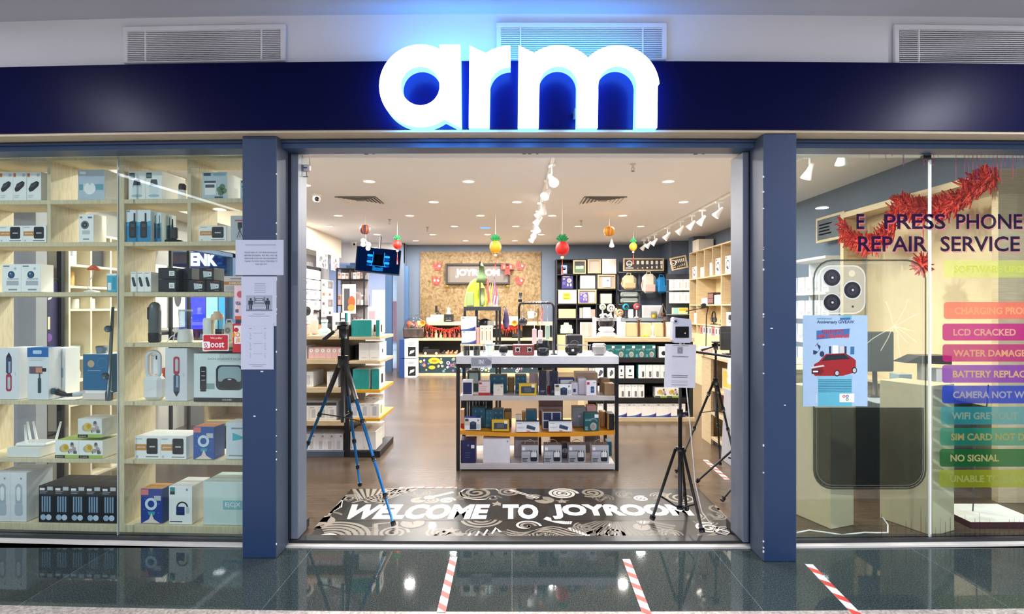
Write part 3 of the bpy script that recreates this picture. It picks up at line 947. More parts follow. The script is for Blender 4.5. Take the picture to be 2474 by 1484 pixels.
for (x, y) in ((330, 300), (420, 300), (900, 110), (1120, 320), (1330, 310), (1420, 320), (1560, 270), (1770, 100), (1950, 110), (2000, 310), (2120, 210), (2180, 240), (1000, 300), (700, 95), (330, 120), (1230, 320), (1900, 320), (1650, 120), (2230, 210)):
 a0 = rn.uniform(0, 360)
 arcs(x, y, (.03, .055, .08), a0, a0 + rn.uniform(140, 260), .013, rn.choice((T1, T2, T2)), .7)
 a1 = rn.uniform(0, 6.28)
 for k_ in range(2): rib([(x - 40 + 9 * i, y + 10 * math.sin(i * .7 + a1) + 7 * k_) for i in range(9)], .012, T2, .6)
guitar(660, 250, -.25, .9, 1.1); guitar(1345, 130, -.75, .65, 1.0); guitar(1850, 270, .3, .9, .8); guitar(690, 130, .7, .5, .8)
for (x, y) in ((1437, 137), (905, 310), (1100, 150), (860, 290)):
 c = zt(x, y)
 f.poly(IN([(c[0] + (.06 if i % 2 == 0 else .025) / mw * math.cos(.314 + i * .628), c[1] + (.06 if i % 2 == 0 else .025) / mh * math.sin(.314 + i * .628)) for i in range(10)]), T1, 1.5)
MATW = M('#f0eee8', .35)
def word(t, px0, px1, sh):
 a0, b0 = mt(px0, 1257); a1, _ = mt(px1, 1257); _, b1 = mt(px0, 1221)
 f.rect(a0 - .005, b0 - .03, a1 + .005, b1 + .03, M('#151614', .35), 2.8)
 f.text(t, a0, b0, a1, b1, MATW, .055, sh, 3.4)
word('WELCOME', 822, 1180, .12); word('TO', 1213, 1303, 0); word('JOYROOM', 1337, 1686, 0)
tag(mb.build('door_mat'), 'long black doormat with grey doodles and white welcome lettering in the doorway', 'doormat')
# black stops at the foot of the door tracks
for lab, px0, px1, y in (('black door stop block at the foot of the left jamb', 706, 726, 3.56), ('black door stop block at the foot of the right jamb', 1778, 1797, 3.54)):
 mb = MB(); w_ = .055
 mb.box(-w_ / 2, w_ / 2, 0, .16, 0, .07, BLACK, c=.006); mb.box(-w_ / 2, w_ / 2, -.006, 0, 0, .02, M('#3a3b3d'))
 mb.lathe([(0, -.006), (.008, -.006), (.008, 0)], M('#777'), (0, .0, .045), 10, 'y')
 tag(mb.build('door_stop', loc=(PX((px0 + px1) / 2, y), y, .006)), lab, 'door stop', 'door stops')
# ================================================================ product boxes
class Zone:
 """a shelf front: origin, turn, used to set things on it from picture columns"""
 def __init__(s, ox, oy, th=0.0):
  s.ox, s.oy, s.th = ox, oy, th
  s.c, s.s = math.cos(th), math.sin(th)
 def u(s, px, d=0.0):
  a = (px - CX) / F
  return (a * (s.oy + d * s.c) - s.ox + d * s.s) / (s.c - a * s.s)
 def xy(s, u, d): return (s.ox + u * s.c - d * s.s, s.oy + u * s.s + d * s.c)
 def place(s, px0, px1, d=0.0):
  u0, u1 = s.u(px0, d), s.u(px1, d)
  return (u0 + u1) / 2, u1 - u0
def carton(w, dep, h, m, art=None, side=None, top=None, flap=True, c=.0015, sart=None):
 mb = MB()
 mb.box(-w / 2, w / 2, 0, dep, 0, h, m, top=top, side=side, c=c)
 if flap and h > .02:
  seam = M('#8d8a86', .6) if not top else M('#55585e', .6)
  g = Fr(mb, (-w / 2, 0, h), (1, 0, 0), (0, 1, 0), w, dep, .0003)
  g.rect(.06, .49, .94, .49 + .0018 / dep, seam)
 if art: art(mb.front(w, h))
 if sart:
  sart(Fr(mb, (w / 2, 0, 0), (0, 1, 0), (0, 0, 1), dep, h))
  sart(Fr(mb, (-w / 2, dep, 0), (0, -1, 0), (0, 0, 1), dep, h))
 return mb
def put(zone, name, label, cat, px0, px1, ptop, zs, d, dep, m, art=None, group=None, rz=0.0, **kw):
 u, w = zone.place(px0, px1, d)
 x, y = zone.xy(u, d)
 h = PZ(ptop, y) - zs
 o = carton(w, dep, h, m, art, **kw).build(name, loc=(x, y, zs + .0020), rz=zone.th + rz)
 return tag(o, label, cat, group)
def row(zone, name, label, cat, px0, px1, n, ptop, zs, d, dep, m, art=None, group=None, gap=.001, ords=None, **kw):
 """n equal cartons side by side; {o} in the label takes the ordinal"""
 u, w = zone.place(px0, px1, d)
 w1 = w / n
 x, y = zone.xy(u, d)
 h = PZ(ptop, y) - zs
 first = None
 for i in range(n):
  ui = u - w / 2 + w1 * (i + .5)
  p = zone.xy(ui, d)
  lab = label.replace('{o}', ordn(i, n))
  if first is None:
   first = carton(w1 - gap, dep, h, m, art, **kw).build(name, loc=(*p, zs + .0020), rz=zone.th)
   tag(first, lab, cat, group)
  else: dup(first, (*p, zs + .0020), lab)
 return first
def hexs(*c): return [M(x) for x in c]
C_OR, C_TEAL, C_BLUE, C_RED, C_YEL, C_PINK, C_GRN = hexs('#d8702c', '#1f8f8d', '#1f5fa8', '#c5302c', '#e7bd2c', '#e4b3ae', '#6c9a3a')
C_LG, C_MG, C_DG, C_BK, C_WH, C_NV = hexs('#c3c7cc', '#8b9098', '#43474e', '#15171b', '#f4f3f0', '#1c2a5a')
C_BR = M('#b58a5c')
# ---- printed fronts
def a_gadget(f):
 f.rect(.05, .82, .22, .95, C_OR); f.disc(.8, .88, .06, C_LG)
 f.poly([(.12, .40), (.2, .30), (.42, .32), (.82, .5), (.88, .62), (.7, .68), (.3, .58)], C_BK); f.poly([(.2, .44), (.5, .47), (.75, .62), (.3, .54)], C_DG, 1.5)
 f.lines(.1, .08, .5, .2, 2, C_LG)
def a_sphere(f):
 f.rect(0, .0, 1, .28, M('#b9cbd6')); f.rect(.05, .33, .95, .52, M('#6aa3b4'), 1.2); f.rect(.2, .28, .6, .55, M('#c9d6dd'), 1.4)
 f.disc(.45, .38, .2, C_WH, 2); f.disc(.45, .55, .05, C_LG, 2.4); f.rect(.08, .86, .3, .94, C_WH, 1.2)
def a_humid(f):
 f.rect(.06, .74, .38, .94, M('#23343c')); f.rect(.10, .80, .34, .88, M('#5d8a93'), 1.4)
 f.poly([(.26, .12), (.76, .12), (.80, .45), (.22, .45)], M('#dfe6e8')); f.rect(.22, .45, .8, .52, M('#b7d3da'), 1.2)
 f.poly([(.28, .5), (.74, .5), (.68, .70), (.34, .70)], M('#1f3038'), 1.6); f.disc(.51, .13, .05, M('#9fc4d2'), 1.6, sx=4)
def a_desk(f):
 f.rect(0, 0, 1, 1, M('#b9cdd6')); f.rect(.05, .86, .35, .97, M('#2b4a5e'), 1.2); f.rect(.45, .85, .95, .95, M('#8fb2c2'), 1.2)
 f.rect(.1, .15, .55, .6, C_WH, 1.4); f.rect(.12, .42, .5, .54, M('#2d4450'), 1.8); f.rect(.08, .6, .55, .68, M('#22313a'), 1.6)
 for u, v in ((.7, .35), (.82, .45), (.88, .3), (.76, .22)): f.disc(u, v, .11, M('#5c7f5a'), 1.5)
 f.rect(.5, .03, .85, .09, M('#26323a'), 1.5)
def a_band(f):
 f.rect(.03, .38, .52, .66, M('#cf9a5e')); f.poly([(.03, .38), (.5, .38), (.55, .66), (.08, .66)], M('#d08f4c'), 1.2); f.text('phone', .1, .47, .42, .57, C_WH, .01)
 f.rr(.47, .22, .90, .92, .01, C_BK, 1.6); f.rect(.58, .52, .8, .58, M('#c7cbd0'), 2.2); f.lines(.44, .06, .95, .14, 1, C_DG); f.disc(.1, .1, .06, C_LG); f.rect(.04, .86, .3, .92, C_LG)
def a_camera(f):
 f.disc(.42, .62, .15, M('#23272d')); f.ring(.42, .62, .11, .13, M('#8fa0a8'), 1.5); f.disc(.42, .62, .05, M('#56707c'), 1.8)
 f.rect(.25, .28, .75, .42, C_LG); f.rect(.08, .86, .25, .93, C_MG); f.rect(.62, .86, .9, .92, M('#5b6f9a')); f.rect(.3, .08, .7, .13, C_MG)
def a_radio(f):
 f.rect(0, .0, 1, .62, M('#1f86b8')); f.poly([(0, .55), (.3, .68), (.6, .58), (1, .66), (1, .5), (0, .5)], M('#3fa6cf'), 1.2)
 for u in (.27, .72):
  f.rr(u - .14, .12, u + .14, .64, .012, C_BK, 2); f.rect(u + .04, .6, u + .11, .9, C_BK, 2); f.rect(u - .08, .46, u + .08, .56, C_DG, 2.4)
  for k in range(4): f.rect(u - .07, .2 + .05 * k, u + .07, .22 + .05 * k, C_DG, 2.4)
 f.rect(.04, .93, .16, .98, C_MG)
def a_tripodbox(f):
 f.rect(.3, .78, .95, .84, M('#c95a5a')); f.rect(.5, .52, .8, .74, C_BK); f.disc(.62, .5, .06, C_DG, 1.4)
 for u in (.45, .65, .85): f.line([(.65, .46), (u, .14)], .004, C_BK)
def a_camcube(f):
 f.disc(.5, .62, .13, M('#1d3a5a')); f.disc(.5, .62, .09, M('#2d5680'), 1.4); f.disc(.46, .66, .03, M('#9fb8cf'), 1.8)
 f.rect(.3, .44, .88, .5, C_LG); f.rect(.25, .24, .88, .4, M('#b5b6bd')); f.rect(.35, .06, .8, .11, C_MG); f.disc(.7, .84, .05, C_LG); f.rect(.08, .9, .4, .95, C_MG)
def a_wrist(f):
 f.line([(.25, .72), (.42, .7), (.62, .45), (.72, .28)], .012, M('#2b3a3c')); f.line([(.25, .72), (.35, .55), (.5, .32), (.7, .27)], .009, M('#3c4c4e'), 1.4); f.rect(.1, .92, .7, .95, C_MG)
def a_label(f):
 f.rect(.62, .28, .92, .72, C_WH); f.lines(.67, .36, .87, .62, 3, C_DG)
 for k in range(4): f.rect(.04, .2 + .18 * k, .5, .24 + .18 * k, M('#24282c'))
def a_screen(f):
 f.poly([(.30, .2), (.85, .30), (.85, .68), (.26, .74)], M('#c9d0d4')); f.rect(.5, .84, .85, .9, C_RED); f.rect(.62, .35, .8, .6, C_WH, 1.5); f.rect(.66, .42, .75, .52, C_DG, 2)
 f.rect(.55, .1, .85, .15, C_MG)
def a_hik(f):
 f.rect(0, .44, 1, .66, M('#d89038')); f.text('HIKARU', .25, .48, .95, .62, C_WH, .02); f.rect(.28, .80, .94, .86, M('#8d7f90')); f.lines(.06, .08, .95, .38, 4, M('#b7a6ac')); f.rect(.0, .46, .2, .64, M('#c9742c'), 1.5)
def a_vac(f, flip=False):
 def y(v): return 1 - v if flip else v
 c1, c2 = (M('#2f3c5c'), M('#a8324c')) if not flip else (M('#3f5368'), M('#b8404e'))
 a, b_ = sorted((y(.5), y(.84))); f.rr(.38, a, .66, b_, .014, c1)
 f.poly([(.38, y(.82)), (.66, y(.82)), (.52, y(.92))] if not flip else [(.66, y(.82)), (.38, y(.82)), (.52, y(.92))], M('#1a2132'), 1.3)
 a, b_ = sorted((y(.16), y(.5))); f.rr(.38, a, .66, b_, .016, c2, 1.3); a, b_ = sorted((y(.2), y(.44))); f.rr(.46, a, .60, b_, .010, C_LG, 1.8)
 a, b_ = sorted((y(.52), y(.74))); f.rect(.5, a, .61, b_, M('#9fb0c8'), 1.8); f.rect(.82, .46, .86, .53, C_LG)
def a_gimbal(f):
 f.rect(0, .82, 1, 1, M('#1f66ad')); f.rr(.27, .88, .68, .95, .006, M('#b8d2e8'), 1.4); f.lines(.1, .74, .9, .8, 2, C_LG)
 f.rect(.1, .5, .72, .64, M('#6c5560')); f.rect(.4, .52, .7, .62, M('#c98a6a'), 1.4); f.rect(.7, .54, .9, .61, C_BK, 1.4)
 f.rect(.55, .4, .62, .52, C_DG); f.rr(.5, .13, .66, .42, .006, M('#35474d'), 1.2)
def a_blue(f):
 f.disc(.32, .76, .09, M('#c6a684')); f.rect(.2, .58, .7, .6, M('#8fb0c6')); f.ring(.75, .78, .12, .13, M('#4d8cb5'))
 f.rect(0, 0, 1, .10, M('#d9c0b6')); f.rect(.1, .02, .9, .085, C_WH, 1.4)
def a_fruit(f):
 f.rect(0, 0, 1, .18, M('#a3bf55')); f.rect(0, 0, .42, .15, C_BK, 1.4); f.text('mini', .06, .04, .34, .10, C_WH, .0, k=2.2)
 f.disc(.34, .52, .2, M('#b9a79b'), 1.2, sx=1.1); f.disc(.42, .56, .24, M('#d9c06a'), 1.5); f.disc(.46, .6, .13, M('#caa01f'), 1.8)
 for u, v in ((.72, .72), (.8, .52), (.66, .42), (.84, .34)): f.disc(u, v, .12, M('#b8a4a4'), 1.3)
 f.disc(.72, .8, .09, M('#5d5660'), 1.7); f.line([(.55, .4), (.6, .25)], .006, M('#3d4a3a'), 1.9); f.rect(.78, .24, .92, .4, M('#59665f'), 1.9)
def a_face(f):
 f.rect(.02, .82, .36, .98, M('#e07a78')); f.ring(.48, .56, .1, .18, M('#d5e4ee')); f.poly([(.32, .34), (.68, .34), (.62, .24), (.38, .24)], M('#3aa0b4'), 1.3)
 f.poly([(.08, .01), (.9, .01), (.62, .12), (.5, .30), (.38, .12)], M('#ead9cc'), 1.4); f.rect(.62, .66, .94, .8, C_LG, 1.5)
 for u, v in ((.15, .4), (.82, .3), (.2, .7), (.85, .56)): f.disc(u, v, .012, M('#8fb8dd'), 1.4)
def a_cyclone(f):
 f.rect(.2, .82, .9, .86, M('#7d93a6')); f.poly([(.25, .50), (.25, .72), (.7, .60), (.9, .64), (.9, .54), (.7, .56)], M('#3fb3c0')); f.lines(.1, .06, .9, .14, 1, C_MG)
def a_fanbox(f):
 f.rr(.32, .3, .74, .78, .03, M('#aeb6bf')); f.rr(.40, .42, .64, .72, .02, M('#e9ecee'), 1.4); f.rr(.28, .12, .78, .38, .02, M('#b7bfc8'), 1.2); f.rect(.62, .86, .72, .9, C_MG)
def a_toolset(f):
 f.rect(.08, .88, .4, .94, C_WH); f.rect(.56, .88, .92, .98, C_LG); f.lines(.08, .78, .6, .87, 2, C_MG)
 for u in (.2, .36, .52, .68): f.rr(u, .28, u + .11, .72, .003, M('#6d8aa6'), 1.2); f.rect(u + .03, .30, u + .05, .70, M('#c3d4e4'), 1.6)
 f.disc(.3, .14, .08, M('#9fb9d3'), 1.3); f.disc(.66, .14, .08, M('#c2d2e2'), 1.3)
def a_headset(f):
 f.rect(.05, .86, .26, .97, C_TEAL); f.rect(.05, .78, .26, .86, M('#232a30'), 1.2); f.rect(.32, .24, .68, .46, M('#1f2f6a')); f.lines(.34, .27, .66, .44, 4, M('#33468c'))
 f.ring(.58, .44, .12, .16, M('#2a3038'), 1.5, t0=.0, t1=3.2); f.rr(.74, .28, .88, .46, .01, M('#c9ccd2'), 1.6); f.lines(.04, .04, .6, .09, 1, C_BK); f.rect(.74, .88, .82, .94, C_MG)
def a_ecx(f):
 f.rect(.36, .36, .72, .57, M('#8fc2c8')); f.text('E|C|X', .40, .40, .68, .53, C_WH, .02); f.line([(.72, .5), (.78, .56), (.79, .60)], .006, M('#8fc2c8')); f.disc(.79, .6, .018, M('#5fa0a8'))
def a_sticks(f):
 f.rect(0, 0, 1, .085, M('#10171a')); f.text('SOUND', .45, .028, .6, .058, C_WH, .0, k=2)
 f.text('SOUNDSTICKS', .22, .865, .80, .905, M('#8fa3a8'), .01)
 f.rr(.35, .24, .78, .76, .035, M('#233842')); f.rr(.385, .38, .745, .73, .03, M('#9fb3b8'), 1.4); f.disc(.565, .42, .075, M('#0f1c20'), 1.8, sx=2.1); f.rect(.40, .30, .73, .42, M('#0f1c20'), 1.7); f.disc(.565, .31, .06, M('#0f1c20'), 1.7, sx=2.4)
 f.disc(.565, .465, .014, M('#d8dfe0'), 2.4, sx=3)
 for u in (.15, .97):
  f.rr(u - .052, .24, u + .052, .73, .012, C_BK, 1.5); f.disc(u, .23, .022, C_BK, 1.6, sx=3.2)
  for v in (.44, .53, .62): f.rect(u - .03, v, u + .03, v + .012, C_LG, 2)
 f.rect(.17, .26, .33, .38, M('#8fa9aa'), 1.3)
# ================================================================ window display unit on the left
LU = Zone(-1.64, 3.566, -0.045)
Z1, Z2, Z3, Z4, Z5, Z6, Z0 = 2.211, 1.930, 1.598, 1.263, .878, .493, .062
SD = .30
shelf = thing('display_shelf', 'tall pale oak open shelf unit full of products behind the left window', 'shelf', (LU.ox, LU.oy, 0), LU.th)
def board(u0, u1, z, t=.025, name='shelf', m=OAK, par=shelf):
 mb = MB(); mb.box(u0, u1, 0, SD, z - t, z, m, c=.0015); return mb.build(name, par)
ul, um0, um1, ur = LU.u(-70), LU.u(283), LU.u(300), .0
for u0, u1 in ((ul - .03, ul), (um0, um1), (ur, ur + .03)):
 mb = MB(); mb.box(u0, u1, 0, SD, 0, 2.501, OAK, c=.0015); mb.build('upright', shelf)
def upright(px0, px1, z0, z1):
 mb = MB(); mb.box(LU.u(px0), LU.u(px1), .001, SD, z0, z1, OAK, c=.0015); mb.build('upright', shelf)
upright(113, 122, Z1, 2.474); upright(113, 122, Z2, Z1 - .025); upright(452, 461, Z1, 2.474); upright(452, 461, Z2, Z1 - .025)
for z in (2.501, Z1, Z2, Z3, Z5, Z6): board(ul, um0, z, .028)
for z in (2.501, Z1, Z2, Z3, Z4, Z5, Z6): board(um1, ur, z, .028)
for a, b_ in ((ul, um0), (um1, ur)): board(a, b_, Z0, .06, 'plinth_shelf')
G1, G2 = 'white gadget cartons on the top shelf', 'white phone cartons with orange bands'
row(LU, 'product_box', 'white box with a black gadget, {o} of the touching pair at the top left', 'box', -2, 64, 2, 416, Z1, .015, .12, C_WH, a_gadget, 'white gadget cartons on the top shelf')
put(LU, 'product_box', 'white box with a black gadget, right of the pair at the top left', 'box', 64.6, 99, 416, Z1, .012, .12, C_WH, a_gadget, G1)
put(LU, 'product_box', 'pale blue box with a white round lamp printed, alone on the top left shelf', 'box', 188, 253, 411, Z1, .02, .16, M('#b8c6d4'), a_sphere, side=M('#dfe2e2'))
row(LU, 'product_box', 'white box with a black topped humidifier printed, {o} of two on the top shelf', 'box', 310, 392, 2, 414, Z1, .02, .24, C_WH, a_humid, 'humidifier cartons')
o = thing('air_purifier', 'small white cylinder with a black cap at the end of the top shelf', 'air purifier', (*LU.xy(LU.u(441, .1), .1), Z1))
mb = MB(); mb.lathe([(0, 0), (.024, 0), (.026, .01), (.026, .075), (0, .075)], C_WH, n=20); mb.build('body', o)
mb = MB(); mb.lathe([(.024, .075), (.024, .105), (.02, .118), (0, .118)], C_BK, n=20); mb.build('cap', o)
put(LU, 'product_box', 'pale blue box with a white cube and a plant printed, top shelf by the pillar', 'box', 489, 548, 417, Z1, .02, .2, M('#e8ebea'), a_desk)
put(LU, 'product_box', 'white box half hidden by the pillar on the top shelf', 'box', 581, 620, 436, Z1, .03, .2, C_WH, a_desk)
row(LU, 'product_box', 'white box with orange band and black square, {o} of two at the left end', 'box', -2, 112, 2, 546, Z2, .012, .10, C_WH, a_band, G2)
put(LU, 'product_box', 'white box with a round black camera printed, front of the film wrapped stack', 'box', 190, 226, 519, Z2, .015, .07, C_WH, a_camera, side=M('#e9e6df', .15))
put(LU, 'product_box', 'film wrapped white camera box standing behind another on the second shelf', 'box', 197, 232, 519, Z2, .09, .07, C_WH, a_camera, side=M('#e9e6df', .15))
put(LU, 'product_box', 'film wrapped white camera box at the back of the second shelf', 'box', 203, 238, 519, Z2, .165, .07, C_WH, a_camera, side=M('#e9e6df', .15))
put(LU, 'product_box', 'blue and white box with two black walkie talkies printed', 'box', 304.5, 364, 508, Z2, .015, .05, M('#e3eaee'), a_radio)
put(LU, 'product_box', 'clear fronted walkie talkie box just right of the blue one', 'box', 367, 390, 514, Z2, .05, .05, M('#d7e6ea'), a_radio)
put(LU, 'product_box', 'clear fronted walkie talkie box farthest back on the second shelf', 'box', 393, 414, 520, Z2, .12, .05, M('#d7e6ea'), a_radio)
o = thing('walkie_talkie', 'black walkie talkie standing on a round black dock', 'walkie talkie', (*LU.xy(LU.u(421, .06), .06), Z2))
mb = MB(); mb.box(-.022, .022, -.012, .012, .02, .10, C_BK, c=.006); mb.build('body', o)
mb = MB(); mb.tube([(-.012, 0, .10), (-.012, 0, .155)], [.006, .004], C_BK); mb.build('antenna', o)
mb = MB(); mb.lathe([(0, 0), (.055, 0), (.055, .012), (.035, .022), (0, .022)], C_BK, n=24); mb.build('dock', o)
put(LU, 'product_box', 'white box with orange band and black square, second shelf by the pillar', 'box', 481, 547, 546, Z2, .015, .10, C_WH, a_band)
put(LU, 'product_box', 'white box with a small black tripod printed, next to the pillar', 'box', 557, 592, 522, Z2, .012, .08, C_LG, a_tripodbox)
row(LU, 'product_box', 'white box with a blue lens camera printed, {o} of two under the second shelf', 'box', 4, 98, 2, 639, Z3, .012, .10, C_WH, a_camcube, 'white camera cartons')
o = thing('desk_lamp', 'white bendy desk lamp with an orange shell shade', 'lamp', (*LU.xy(LU.u(222, .1), .1), Z3))
mb = MB(); mb.lathe([(0, 0), (.045, 0), (.045, .008), (.01, .016), (0, .016)], C_WH, n=24); mb.build('base', o)
mb = MB(); mb.tube([(0, 0, .014), (-.028, 0, .03), (-.03, 0, .07), (0, 0, .10), (.012, 0, .15)], .003, M('#d6d2cc')); mb.build('stem', o)
mb = MB(); mb.lathe([(.0, .0), (.012, .0), (.034, -.02), (.036, -.035), (.030, -.033), (.0, -.008)], M('#e06a3c'), (.012, 0, .185), 20, mats=[M('#f4c7a8')] + [M('#e06a3c')] * 4); mb.build('shade', o)
put(LU, 'product_box', 'small bright blue and white bottle box beside the shelf upright', 'box', 258, 282, 662, Z3, .02, .08, M('#4fb3cf'), lambda f: (f.rect(.1, .1, .45, .5, C_WH), f.rect(.55, .15, .9, .8, M('#2f9bc0')), f.rect(0, .9, 1, 1, C_WH)))
row(LU, 'product_box', 'slim white box with a black wristband printed, {o} of three', 'box', 315, 365, 3, 658, Z3, .015, .13, C_WH, a_wrist, 'wristband cartons')
BKB = M('#202427', .5)
for k, (pt, zz) in enumerate(((676, Z3), (648, Z3 + .086))):
 put(LU, 'product_box', ('lower' if k == 0 else 'upper') + ' of two stacked flat black boxes with a white label', 'box', 382, 425, pt, zz, .02, .2, BKB, a_label, 'black stacked cartons')
 put(LU, 'product_box', ('lower' if k == 0 else 'upper') + ' plain black box stacked in the gap behind the labelled pair', 'box', 443, 463, pt + 1, zz, .09, .15, BKB, None, 'black stacked cartons')
put(LU, 'product_box', 'black box with a white screen printed, bottom left of the three stacked', 'box', 459, 494, 678, Z3, .02, .12, C_BK, a_screen, 'black screen cartons', side=M('#4a4e50'))
put(LU, 'product_box', 'black box with a white screen printed, bottom right of the three stacked', 'box', 499, 534, 678, Z3, .02, .12, C_BK, a_screen, 'black screen cartons', side=M('#4a4e50'))
put(LU, 'product_box', 'black box with a white screen printed, on top of the three stacked', 'box', 481, 517, 648, Z3 + .078, .025, .12, C_BK, a_screen, 'black screen cartons', side=M('#4a4e50'))
put(LU, 'product_box', 'pink and orange lettered box beside the left pillar', 'box', 541, 596, 668, Z3, .012, .12, M('#e6d2d3'), a_hik)
# tall left bay
put(LU, 'product_box', 'tall white box with a blue and red vacuum printed, left end', 'box', -4, 45, 842, Z5, .015, .18, M('#e3e3e6'), a_vac)
put(LU, 'product_box', 'white box with blue top and a phone gimbal printed', 'box', 66, 117, 841, Z5, .012, .10, M('#dfe1e5'), a_gimbal, top=M('#2f7cc0'))
row(LU, 'product_box', 'plain white gimbal box turned sideways, {o} of two behind the blue topped one', 'box', 119, 158, 2, 842, Z5, .118, .12, C_WH, lambda f: f.rr(.35, .40, .75, .60, .004, M('#9fc2dd')), 'white gimbal cartons')
o = thing('selfie_gimbal', 'black and white folding gimbal lying on a white sheet', 'gimbal', (*LU.xy(LU.u(168, .05), .05), Z5))
mb = MB(); mb.box(-.08, .07, -.04, .05, .0006, .003, C_WH); mb.build('paper', o)
mb = MB(); mb.tube([(-.08, 0, .05), (-.05, 0, .038), (-.02, .0, .028), (.03, 0, .03)], [.024, .02, .012, .014], C_BK, 10); mb.build('arm', o)
mb = MB(); mb.tube([(.03, 0, .03), (.07, 0, .035), (.11, .02, .05)], [.016, .018, .013], C_LG, 10); mb.build('handle', o)
mb = MB(); mb.box(-.115, -.08, -.02, .02, .035, .075, M('#2f4a52'), c=.006); mb.build('clamp', o)
put(LU, 'product_box', 'teal blue box with a gold disc printed, left window tall bay', 'box', 200, 262, 857, Z5 + .038, .03, .16, M('#2f6a94'), a_blue, top=M('#dfe6ea'))
put(LU, 'product_box', 'low pale tray under the teal blue box', 'tray', 199, 263, 952.5, Z5, .028, .17, M('#e4d6cd'), None, flap=False)
o = thing('power_adapter', 'small grey round top gadget on the teal blue box', 'gadget', (*LU.xy(LU.u(246, .11), .11), PZ(857, LU.xy(LU.u(231, .03), .03)[1]) + .001))
mb = MB(); mb.lathe([(0, 0), (.03, 0), (.034, .03), (.036, .042), (0, .042)], M('#6d7d8c'), n=20); mb.build('body', o)
mb = MB(); mb.lathe([(.036, .042), (.03, .05), (0, .05)], C_DG, n=20); mb.build('lid', o)
o = thing('monopod_stand', 'tall grey metal monopod leaning against the shelf upright', 'stand', (*LU.xy(LU.u(262, .012), .012), Z5))
mb = MB(); mb.tube([(0, 0, .01), (.012, 0, .28), (.030, 0, .62)], [.013, .011, .009], M('#77828a', .3, .8), 12); mb.build('pole', o)
mb = MB(); mb.box(-.02, .02, -.008, .02, 0, .06, M('#6b747b', .4, .5), c=.004); mb.build('foot', o)
for (x, z) in ((-.01, .165), (.008, .475)):
 mb = MB(); mb.lathe([(0, -.016), (.022, -.012), (.022, .0), (0, .0)], M('#55626b', .35, .4), (x, -.008, z), 18, 'y'); mb.build('knob', o)
# bay with the gadgets
o = thing('hand_vacuum', 'upright dark grey cylinder vacuum on the gadget shelf', 'vacuum', (*LU.xy(LU.u(374, .07), .07), Z4))
mb = MB(); mb.lathe([(0, 0), (.034, 0), (.037, .05), (.038, .2), (.034, .245), (.02, .265), (0, .27)], M('#5d6166', .35), n=24); mb.build('body', o)
mb = MB(); mb.lathe([(.0375, .003), (.0385, .05), (.0385, .062), (.0375, .062)], C_BK, n=24); mb.build('dust_cup', o)
mb = MB(); mb.box(-.033, -.015, -.034, -.02, .15, .235, C_BK, c=.006); mb.build('handle', o)
o = thing('juice_blender', 'clear glass portable blender with a white base', 'blender', (*LU.xy(LU.u(448, .07), .07), Z4))
mb = MB(); mb.lathe([(0, 0), (.046, 0), (.048, .02), (.042, .085), (0, .09)], M('#e4e0d8'), n=24); mb.build('base', o)
mb = MB(); mb.lathe([(.036, .09), (.040, .205), (.041, .205), (.037, .09)], MGLASS('#e8eef4'), n=24); mb.build('jar', o)
mb = MB(); mb.lathe([(.041, .2055), (.041, .218), (0, .218)], C_LG, n=24); mb.build('lid', o)
o = thing('mini_fan', 'small cream clip fan on a thin stand', 'fan', (*LU.xy(LU.u(418, .05), .05), Z4))
mb = MB(); mb.tube([(0, 0, 0), (.01, 0, .05), (.016, 0, .07)], .003, C_WH); mb.tube([(-.04, 0, .0), (-.015, 0, .035), (.01, 0, .05)], .003, C_WH); mb.build('stand', o)
mb = MB(); mb.ball((.02, 0, .08), .02, M('#efe2d4'), 14, (1.2, .7, .8)); mb.build('head', o)
o = thing('water_bottle', 'clear bottle with a peach cap next to the white jug', 'bottle', (*LU.xy(LU.u(525, .06), .06), Z4))
mb = MB(); mb.lathe([(0, 0), (.036, 0), (.037, .14), (.034, .15), (.032, .15), (.034, .004), (0, .004)], MGLASS('#f4f1ea'), n=24); mb.build('body', o)
mb = MB(); mb.lathe([(.038, .15), (.040, .165), (.036, .185), (.022, .192), (.02, .205), (0, .207)], M('#ecc9a8'), n=24); mb.build('cap', o)
o = thing('water_jug', 'white jug standing left of the peach capped bottle', 'jug', (*LU.xy(LU.u(505, .13), .13), Z4))
mb = MB(); mb.lathe([(0, 0), (.036, 0), (.037, .15), (.03, .16), (0, .16)], M('#e4e8e4'), n=24); mb.build('body', o)
mb = MB(); mb.box(-.038, .0, -.04, -.034, .02, .05, M('#7f8aa8')); mb.build('print_band', o)
o = thing('baby_monitor', 'small white rounded monitor by the pillar', 'speaker', (*LU.xy(LU.u(550, .1), .1), Z4))
mb = MB(); mb.box(-.034, .034, 0, .05, 0, .13, C_WH, c=.018); f = mb.front(.068, .13); f.disc(.5, .6, .17, C_LG, 1.5); f.ring(.5, .6, .06, .12, C_MG, 2); mb.build('body', o)
mb = MB(); mb.tube([(-.02, .02, .125), (-.015, .02, .15), (.015, .02, .15), (.02, .02, .125)], .005, C_WH); mb.build('handle', o)
o = thing('bladeless_fan', 'white bladeless fan with an oval ring and rounded base', 'fan', (*LU.xy(LU.u(371, .05), .05), Z5))
mb = MB(); mb.box(-.062, .062, -.03, .05, 0, .16, M('#e6e4e4'), c=.022); mb.build('base', o)
mb = MB(); N = 32
ov = [(.042 * math.cos(t) , .235 + (.045 if math.sin(t) > 0 else -.045) + .042 * math.sin(t)) for t in [2 * math.pi * i / N for i in range(N)]]
mb.tube([(x, 0, z) for x, z in ov], .013, M('#d7d8dc', .4), 10, closed=True); mb.build('ring', o)
mb = MB(); mb.box(.022, .03, -.012, -.010, .27, .295, C_BK); mb.box(-.03, .03, .02, .03, .17, .30, M('#eceaea')); mb.build('louvre', o)
